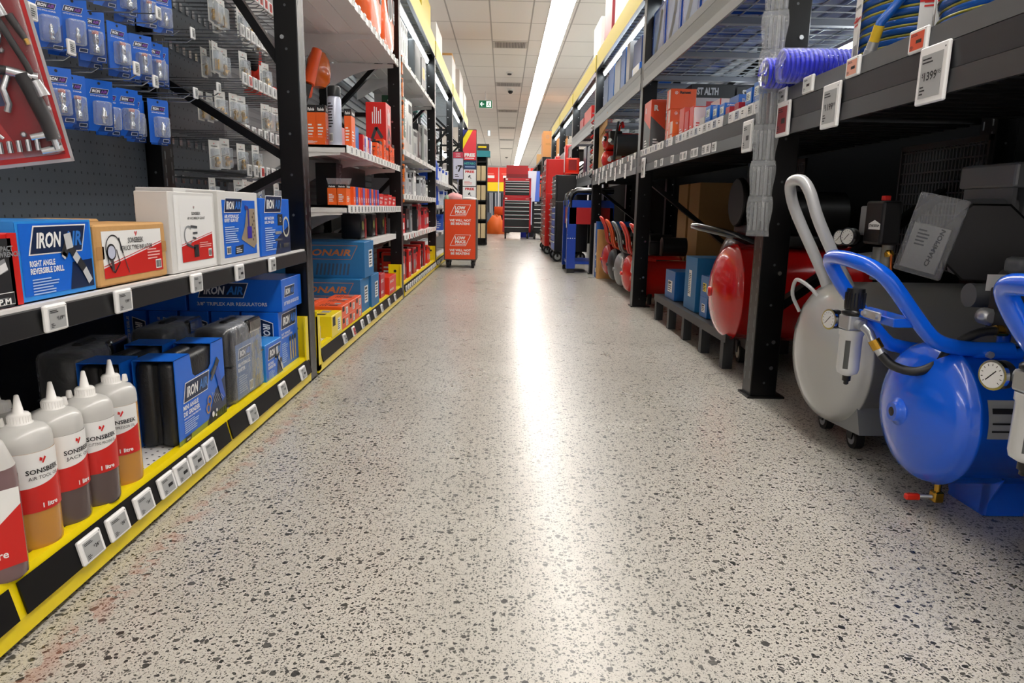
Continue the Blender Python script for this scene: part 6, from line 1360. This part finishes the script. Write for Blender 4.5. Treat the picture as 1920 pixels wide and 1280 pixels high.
for i in range(4): small_box('small dark red box between the blue pairs, %s' % nth(i), (.985, 2.95 + .06 * i, ZR), (.12, .055, .055 + .03 * (i % 2)), M('#a81f30', .4), None, WHITE, s=1, group='small dark red boxes on the right shelf')
# upper level of second and third right racks: shiny blue tool boxes
def art_up(fr, en, tp, dx, dy, dz):
    fr.rect(dy * .1, dz * .05, dy * .8, dz * .9, M('#8fa8d4', .15, coat=.8, vary=.3, bscale=9), 1); fr.stroke([(dy * .3, dz * .3), (dy * .6, dz * .6), (dy * .7, dz * .9)], dy * .18, M('#3a4048', .4), 2); fr.rect(dy * .55, dz * .05, dy * .25, dz * .25, M('#d8d4cc', .4), 3); en.rect(dx * .1, dz * .1, dx * .8, dz * .8, M('#1c3f8c', .3), 1)
UB = M('#2a52a8', .25, coat=.5)
ZU = 1.6105
for i, (y, w) in enumerate(((4.60, .36), (4.20, .36), (3.80, .36), (3.42, .34), (3.04, .34), (2.68, .33))): carton('tall film wrapped blue box on the upper right shelf, %s from the far post' % ('first', 'second', 'third', 'fourth', 'fifth', 'sixth')[i], 1, (1.0, y, ZU), (.4, w, .40), UB, art_up, group='wrapped blue boxes on the upper right shelf')
def art_itm(fr, en, tp, dx, dy, dz): en.rect(dx * .12, dz * .58, dx * .40, dz * .3, WHITE, 1); en.rect(dx * .14, dz * .60, dx * .36, dz * .26, NAVY, 2); en.text(dx * .16, dz * .65, 'ITM', dz * .17, WHITE, 3, .05, .2, width=dx * .32); en.text(dx * .58, dz * .65, 'AIR', dz * .17, WHITE, 3, .05, .2, width=dx * .3); en.rect(dx * .06, dz * .18, dx * .22, dz * .28, WHITE, 1); en.text(dx * .09, dz * .24, '20', dz * .15, NAVY, 2, .04); en.text(dx * .32, dz * .24, 'airhose', dz * .18, WHITE, 2, .05, .2, width=dx * .5)
carton('navy hose reel box with white lettering high on the third right rack', 1, (1.0, 5.36, ZU + .17), (.24, .32, .19), M('#1a3a78', .35), art_itm)
carton('light blue box under the navy hose reel box', 1, (.99, 5.34, ZU), (.24, .32, .169), M('#2f72d0', .35), lambda fr, en, tp, dx, dy, dz: (fr.rect(dy * .1, 0, dy * .8, dz, WHITE, 1), ironair(en, dx * .5, dz * .5, dx * .45, l=1)))
for i, (y, w, h, c) in enumerate(((5.8, .14, .42, M('#8c8a8a', .35)), (6.0, .2, .42, M('#1d58a0', .35)), (6.25, .3, .38, M('#8f959c', .35)), (6.6, .3, .40, M('#3468b0', .35)), (6.95, .3, .36, M('#5a7098', .35)))): carton('tall %s box on the upper third right shelf, %s' % (('grey', 'deep blue', 'pale grey', 'blue', 'slate')[i], nth(i)), 1, (.99, y, ZU), (.35, w, h), c, None)
for i, (y, d, c, lab) in enumerate(((6.5, (.4, .6, .55), WBOX, 'white carton on top of the right racks, nearest'), (7.3, (.4, .5, .6), M('#8a2430', .4), 'red and grey packed carton on top of the right racks'), (8.1, (.4, .6, .5), WBOX, 'white carton on top of the right racks past the red one'))): carton(lab, 1, (1.05, y, 2.306), d, c, plain)
# third right shelf: twin tank compressor in an open carton
t = thing('open_carton', 'open brown carton around the red twin tank compressor', 'carton', (.985, 6.1, ZR)); a = MB(); a.box(.0, .45, 1.29, 1.3, 0, .42, KRAFT); a.box(.44, .45, 0, 1.3, 0, .42, KRAFT); a.box(0, .45, 0, 1.3, 0, .006, KRAFT); a.box(0, .01, .95, 1.3, 0, .42, KRAFT); a.build('carton_body', t); a = MB(); a.bar((0, 1.3, .42), (-.03, .55, .47), .004, .12, KRAFT); a.build('flap', t)
t = thing('air_compressor', 'red twin tank portable compressor in the open carton on the shelf', 'air compressor', (1.0, 6.78, ZR + .03))
for k in (0, 1):
    a = MB(); a.T = Matrix.Translation((0, .14, .085 + .17 * k)); a.lathe([(max(.001, q), h) for q, h in dome(.085, .05)] + [(.085, .3), (.001, .34)], CR2, ax='x', n=28, caps=False); a.build('tank', t)
a = MB(); a.tube([(.05, -.1, .20), (.25, -.1, .20)], .1, DGREY, 20); a.box(.0, .12, -.02, .1, .22, .34, DK, .01); a.tube([(-.02, -.2, .06), (.0, -.12, .08), (.1, -.1, .1)], .02, GALV, 10); a.tube([(-.02, -.16, .24), (.02, -.1, .22)], .02, GALV, 10); a.build('motor', t); gauge(t, (-.03, .03, .27), (-1, -.2, 0), .025)
a = MB(); a.tube([(.1, .08, .34), (.1, .06, .40), (.1, -.12, .40), (.1, -.16, .36)], .014, CR2, 10); a.build('handle', t); a = MB(); a.tube([(.02, -.22, .05), (.02, -.24, .25), (.05, -.2, .4)], .012, DK, 8); a.build('cage', t)
for i, (y, d, c, lab) in enumerate(((7.85, (.3, .25, .3), M('#8e7d5c', .5), 'green and brown carton on the fourth right shelf'), (8.2, (.3, .25, .34), M('#9a9ca0', .4), 'grey carton on the fourth right shelf'), (8.55, (.3, .3, .36), NAVY, 'dark blue carton on the fourth right shelf'))): carton(lab, 1, (.99, y, 1.0915), d, c, None)
for i, (y, d, c, lab) in enumerate(((8.3, (.25, .7, .28), RED, 'red tool box on the upper fourth right shelf'), (9.1, (.25, .4, .24), M('#b8202a', .4), 'second red tool box on the upper fourth right shelf'))): carton(lab, 1, (1.0, y, ZU), d, c, lambda fr, en, tp, dx, dy, dz: [en.rect(dx * .05, dz * .1 + k * dz * .28, dx * .9, dz * .04, STEEL, 1) for k in range(3)])
a = MB()
for k in range(12): a.tube([(0, -.03, -.05 * k), (-.02, .0, -.05 * k - .02), (0, .03, -.05 * k - .03)], .008, (RED, WHITE, INK)[k % 3], 6)
a.build('clip_strip', None, 'red and white clip strip hanging on the third right post', 'clip strip', loc=(.93, 7.50, 1.62))
# ================================================================ tool cabinets and the far end
def cabinet(label, loc, rz, w, d, z0, h, body, drawers, dc, top=None, wheels=True, tray=None, chest=None, group=None, bright=False):
    """rolling tool cabinet, front towards local -y; drawers: list of heights"""
    t = thing('tool_cabinet', label, 'tool cabinet', loc, (0, 0, rz), group)
    def unit(z0, h, hs, d0, ww):
        a = MB(); a.box(-ww / 2, ww / 2, 0, d0, z0, z0 + h, body, .006); a.box(-ww / 2 - .008, -ww / 2 + .03, -.02, 0, z0, z0 + h, body, .004); a.box(ww / 2 - .03, ww / 2 + .008, -.02, 0, z0, z0 + h, body, .004); a.box(-ww / 2, ww / 2, -.02, 0, z0 + h - .06, z0 + h, body); a.box(-ww / 2, ww / 2, -.02, 0, z0, z0 + .035, body); a.build('cabinet_body', t)
        z = z0 + h - .065
        for hh in hs:
            b = MB(); b.box(-ww / 2 + .035, ww / 2 - .035, -.022, -.001, z - hh, z - .006, dc, .002); o = b.build('drawer', t)
            c = MB(); c.box(-ww / 2 + .035, ww / 2 - .035, -.036, -.022, z - .022, z - .008, M('#d4d6d8', .25, metal=.3), .002); c.build('handle', o); z -= hh
        a = MB(); f = Face(a, (-ww / 2, -.0205, z0 + h - .06), (1, 0, 0), (0, 0, 1)); f.rect(.04, .015, .05, .03, WHITE, 1); f.rect(ww - .12, .02, .07, .015, M('#d8b0ac', .4), 1); a.build('badge', t)
    unit(z0, h, drawers, d, w)
    if chest:
        unit(z0 + h + .005, chest[0], chest[1], d * .85, w * .97)
        zt = z0 + h + chest[0] + .005; a = MB(); a.bar((0, d * .8, zt + .01), (0, d * .92, zt + .30), w * .80, .012, M('#9e1520', .35), up=(0, 1, 0)); a.box(-w * .40, w * .40, d * .5, d * .8, zt + .0, zt + .10, M('#7c1018', .4)); a.box(-w * .40, w * .40, d * .76, d * .80, zt + .10, zt + .30, M('#a8161f', .35)); a.build('lid', t)
        a = MB()
        for k in range(16): a.box(-w * .38 + k * w * .05, -w * .36 + k * w * .05, .02, .05, zt, zt + .025, DGREY)
        a.build('tray_teeth', t)
    if wheels:
        for x in (-w / 2 + .06, w / 2 - .06):
            for y in (.03, d - .08): caster(t, x, y, z0 / 2.1, M('#a6a9ab', .3, metal=.4), .035)
    return t
TCR = M('#c01420', .3, coat=.3)
cabinet('tall red tool chest with open lid and black drawers at the end of the aisle', (.300, 16.15, 0), 0, .64, .46, .15, .80, TCR, [.055, .09, .09, .09, .09, .19, .13], M('#17181a', .35), chest=(.43, [.05, .06, .06, .06, .09]))
def card(a): pass
# cabinets standing along the right racks, fronts to the aisle
cabinet('blue drawer black cabinet nearest of the row before the blue cart', (.70, 9.55, 0), pi * 1.5, .68, .42, .14, .66, M('#111215', .35), [.08, .08, .10, .10, .10, .12], M('#2458c0', .35), group='tool cabinets along the right racks')
cabinet('black top box with dark drawers on the blue drawer cabinet', (.70, 9.55, .801), pi * 1.5, .66, .40, .0, .34, M('#101114', .35), [.05, .05, .06, .07], M('#3b4046', .35), wheels=False)
cabinet('tall bright red cabinet past the blue drawer one', (.66, 11.1, 0), pi * 1.5, .7, .44, .13, .80, M('#c41410', .35), [.1, .1, .1, .12, .14, .14], M('#b01018', .35), group='tool cabinets along the right racks')
cabinet('bright red top box on the tall red cabinet', (.66, 11.1, .931), pi * 1.5, .6, .40, .0, .52, M('#cc1610', .35), [.08, .09, .1, .12], M('#b01018', .35), wheels=False)
cabinet('second red cabinet of the row, farther and half hidden', (.68, 12.0, 0), pi * 1.5, .7, .44, .13, .84, M('#a8121c', .35), [.1, .1, .1, .12, .14, .14], M('#5c0e16', .35), group='tool cabinets along the right racks')
cabinet('farther red top box on the second red cabinet', (.68, 12.0, .971), pi * 1.5, .6, .40, .0, .34, M('#c01820', .35), [.08, .09, .1], M('#8c1018', .35), wheels=False)
cabinet('narrow red cabinet between the blue drawer one and the bright red one', (.72, 10.3, 0), pi * 1.5, .6, .42, .13, .72, M('#8c1420', .35), [.08, .08, .1, .1, .1, .12], M('#6b1a2a', .35), group='tool cabinets along the right racks')
cabinet('black rolling cabinet standing right of the tall red tool chest', (.86, 16.0, 0), 0, .40, .42, .16, .70, M('#15171a', .35), [.1, .1, .1, .1, .1, .1], M('#1d2124', .3), group=None)
a = MB(); a.box(-.2, .2, 0, .02, 0, .34, REDB, .01); a.box(-.12, .12, -.01, .0, .08, .30, M('#8a1010', .4)); a.box(-.2, .2, -.06, 0, 0, .03, REDB); a.build('hanging_tool_rack', None, 'red tool rack hanging above the black top box', 'tool rack', loc=(.90, 9.3, 1.16), rot=(0, 0, -.25)).scale = (.45, 1, .6)
for i, (x, y, z, h) in enumerate(((.93, 10.6, 1.15, .5), (.90, 12.2, 1.2, .4))): a = MB(); a.box(-.02, .14, 0, .2, 0, h, RED, .02); a.box(-.025, -.02, .05, .15, .1, h - .1, WHITE); a.build('hanging_packet', None, 'red hanging packet above the cabinets, %s' % ('nearer', 'farther')[i], 'packet', loc=(x, y, z))
# blue tool cart with black push handle
t = thing('tool_cart', 'blue steel tool cart with a black push handle beside the cartons', 'tool cart', (.70, 7.62, 0)); CB2 = M('#0c3fa6', .3, coat=.3)
for x in (0, .46):
    for y in (0, .55): a = MB(); a.box(x, x + .10 if x == 0 else x + .05, y, y + .05, .05, .80, CB2, .004); a.box(x + .01, x + .09 if x == 0 else x + .04, y + .005, y + .045, .0, .05, DK); a.build('leg', t)
a = MB(); a.box(.02, .50, 0, .6, .54, .72, M('#a80f16', .35)); a.box(.02, .50, .002, .6, .72, .80, CB2); a.build('tray', t); a = MB(); a.box(.02, .50, .02, .6, .10, .13, CB2); a.build('lower_tray', t)
a = MB(); a.tube([(.03, .03, .72), (.03, .03, .82), (.05, .03, .87), (.10, .03, .90), (.5, .03, .90)], .035, M('#15161a', .25, coat=.5), 14); a.build('push_handle', t); a = MB(); a.tube([(.03, .55, .74), (.04, .56, .86), (.10, .56, .90), (.5, .56, .90)], .03, M('#15161a', .25, coat=.5), 12); a.build('push_handle', t)
a = MB(); a.box(-.012, -.008, -.03, .03, .50, .60, M('#c6c8ca', .4), 0); a.tube([(-.01, 0, .60), (.0, 0, .72), (.02, -.01, .78)], .004, STEEL); a.build('paper_tag', t)
a = MB(); Face(a, (0, 0, 0), (1, 0, 0), (0, 0, 1)).rect(.0, .42, .004, .004, WHITE, 1)
for k in range(4): a.lathe([(.006, -.003), (.006, 0)], WHITE, o=(.012 + .025 * k, 0, .385), ax='y', n=8)
a.build('rivets', t)

# far shelf with book-like cartons and teal box behind the sign column
t = thing('end_shelf', 'narrow black end shelf of brown cartons behind the sign column', 'shelving rack', (-.56, 13.0, 0)); a = MB(); 
a.box(0, .24, .3, .34, .0, 1.62, DK); a.box(0, .02, 0, .32, .05, 1.62, DK); a.box(.22, .24, 0, .32, .05, 1.62, DK)
a.build('frame', t)
for k in range(5): a = MB(); a.box(.0, .24, 0, .32, .12 + .35 * k, .14 + .35 * k, DK); a.build('shelf', t)
for k in range(4):
    for j in range(2): a = MB(); a.box(0, .085, 0, .2, 0, .27, M('#d8c49a', .7), .003); a.build('file_carton', None, 'pale brown upright carton on the end shelf, %s row, %s' % (('lowest', 'second', 'third', 'top')[k], ('left', 'right')[j]), 'carton', 'pale cartons on the end shelf', loc=(-.53 + .10 * j, 13.02, .1405 + .35 * k))
a = MB(); a.box(0, .30, 0, .3, 0, .11, M('#2a8a94', .4), .003); a.build('product_box', None, 'teal box on top of the end shelf', 'box', loc=(-.57, 13.02, 1.621)); a = MB(); a.box(0, .26, 0, .3, 0, .12, M('#2a2620', .4), .003); Face(a, (0, 0, 0), (1, 0, 0), (0, 0, 1)).rect(.06, .05, .15, .03, YEL); a.build('product_box', None, 'black and yellow box on the teal box', 'box', loc=(-.55, 13.02, 1.732))
# left row beyond: dark rack face with yellow foot, running on to the far end
t = thing('shelving_rack', 'distant black rack on the left beyond the end shelf', 'shelving rack', (0, 0, 0)); yy = 15.2
for k in range(5): upright(t, -1, yy + 2.6 * k, -.62, 1.75, .1, far=True)
for z in (.12, .5, .9, 1.3, 1.72): a = MB(); a.box(-1.2, -.63, 15.2, 25.6, z - .03, z, DK); a.build('shelf', t)
a = MB(); a.box(-.66, -.60, 15.2, 25.6, .02, .12, YEL); a.build('base_rail', t); rf = random.Random(2)
for k in range(40): packet('small packet on the distant left rack, shelf %s, %s' % (('one', 'two', 'three', 'four')[k // 10], nth(k % 10)), (-.66, 15.4 + (k % 10) * 1.0, (.121, .501, .901, 1.301)[k // 10]), (.3, .7, rf.uniform(.2, .33)), (GREY, BB, WHITE, DGREY, M('#7a6a4a', .5))[rf.randrange(5)], group='packets on the distant left rack')
# far wall display: header panels, hanging tools
for i in range(6):
    t = thing('wall_display', 'far wall display panel with red header and yellow band, %s from the left' % ('first', 'second', 'third', 'fourth', 'fifth', 'sixth')[i], 'display', (-1.45 + .62 * i, 28, 0), group=None)
    a = MB(); a.box(0, .58, 0, .06, 0, 1.35, M('#4a5466', .5)); a.build('panel', t); a = MB(); a.box(0, .58, -.02, 0, 1.72, 2.28, M('#e02a1c', .4)); f = Face(a, (0, -.02, 1.72), (1, 0, 0), (0, 0, 1)); f.rect(.15, .15, .28, .1, WHITE); f.rect(.1, .3, .3, .03, M('#f09080', .4)); a.box(0, .58, .0, .06, 1.35, 2.28, DGREY); a.build('header', t)
    a = MB(); a.box(0, .58, -.02, 0, 1.36, 1.71, M('#f2d21a', .4)); a.build('yellow_band', t)
    r = random.Random(i)
    for k in range(7): a = MB(); a.tube([(.04 + .075 * k, -.021, 1.3), (.05 + .075 * k, -.021, r.uniform(.3, .6))], .022, (M('#c8ccd0', .3, metal=.4), DK, GREY)[r.randrange(3)], 6); a.build('garden_tool', None, 'long tool hanging on far panel %s, %s from the left' % (('one', 'two', 'three', 'four', 'five', 'six')[i], ('first', 'second', 'third', 'fourth', 'fifth', 'sixth', 'seventh')[k]), 'hand tool', 'long tools hanging on the far panels', loc=(-1.45 + .62 * i, 28, 0))
rag('orange tarpaulin heap on the floor left of the red tool chest', (-.22, 19.2, 0), M('#f07028', .6), .30, .35, .50, 7)
a = MB(); a.box(0, .36, 0, .3, 0, .24, ORG, .01); a.build('product_box', None, 'orange box standing behind the tarpaulin heap', 'box', loc=(-.28, 20, .5)); a = MB(); a.box(0, .5, 0, .5, 0, .5, DK); a.build('plinth', None, 'black plinth under the orange box', 'plinth', loc=(-.33, 19.9, 0))
a = MB(); a.box(-.22, .0, 0, .02, 0, .03, M('#3a2a20', .5)); a.build('wall_sign', None, 'small dark wall sign high on the back wall', 'sign', loc=(-.9, 45.9, 2.7))
# racks beyond on the right with carton on top
t = thing('shelving_rack', 'distant black rack on the right behind the tool chest', 'shelving rack', (0, 0, 0))
for k in range(4): upright(t, 1, 17.3 + 2.6 * k, .92, 1.95, .1, far=True); upright(t, 1, 17.3 + 2.6 * k, 1.5, 1.95, .08, far=True); braces(t, 1, 17.3 + 2.6 * k, 1.0, 1.52, [(.9, 1.5), (1.5, 1.5), (1.5, 1.9)])
for z in (.5, 1.0, 1.95): a = MB(); a.box(.93, 1.6, 17.3, 25.2, z - .05, z, DK); a.build('shelf', t)
for k in range(6): packet('mixed carton on the distant right rack, %s' % nth(k), (.96, 17.6 + 1.2 * (k % 3), (.501, 1.001)[k // 3]), (.4, .8, .35), (KRAFT, WHITE, YEL, DGREY, ORG, GREY)[k], s=1, group='cartons on the distant right rack')
def art_bos(fr, en, tp, dx, dy, dz): en.text(dx * .35, dz * .72, 'BOSCH', dz * .14, INK, 1, .05, width=dx * .7); en.disc(dx * .18, dz * .78, dz * .06, GREY, 1, 16, dz * .045); en.lines(dx * .1, dz * .45, dx * .3, dz * .1, 2, KRAFTD, 1); en.rect(dx * .6, dz * .06, dx * .2, dz * .08, WHITE, 1)
carton('big brown carton with black lettering on top of the distant right rack', 1, (.94, 17.4, 1.951), (.60, .8, .62), M('#d0935a', .7), art_bos, flaps=False)
carton('yellow and brown mixed box on the distant right rack before the brown carton', 1, (.94, 20.5, 1.951), (.3, .4, .3), M('#c9a06a', .6), None)
a = MB(); a.box(0, .34, 0, .03, 0, 1.30, M('#e6ebf6', .4)); f = Face(a, (0, 0, 0), (1, 0, 0), (0, 0, 1)); f.poly([(.2, 0), (.34, 0), (.34, 1.3), (.26, 1.3)], M('#5a7fe0', .4)); a.build('sign_board', None, 'white and blue sign board behind the red tool chest', 'sign', loc=(.53, 17.2, .001 + .3)); a = MB(); a.box(.1, .2, -.02, .05, 0, .3, DK); a.build('plinth', None, 'black foot under the sign board', 'plinth', loc=(.53, 17.2, 0))
a = MB(); a.box(0, .20, 0, .3, 0, 1.3, M('#1f37c0', .4), .01); a.build('blue_cabinet', None, 'blue cabinet just behind the right side of the tool chest', 'cabinet', loc=(.42, 16.9, 0))
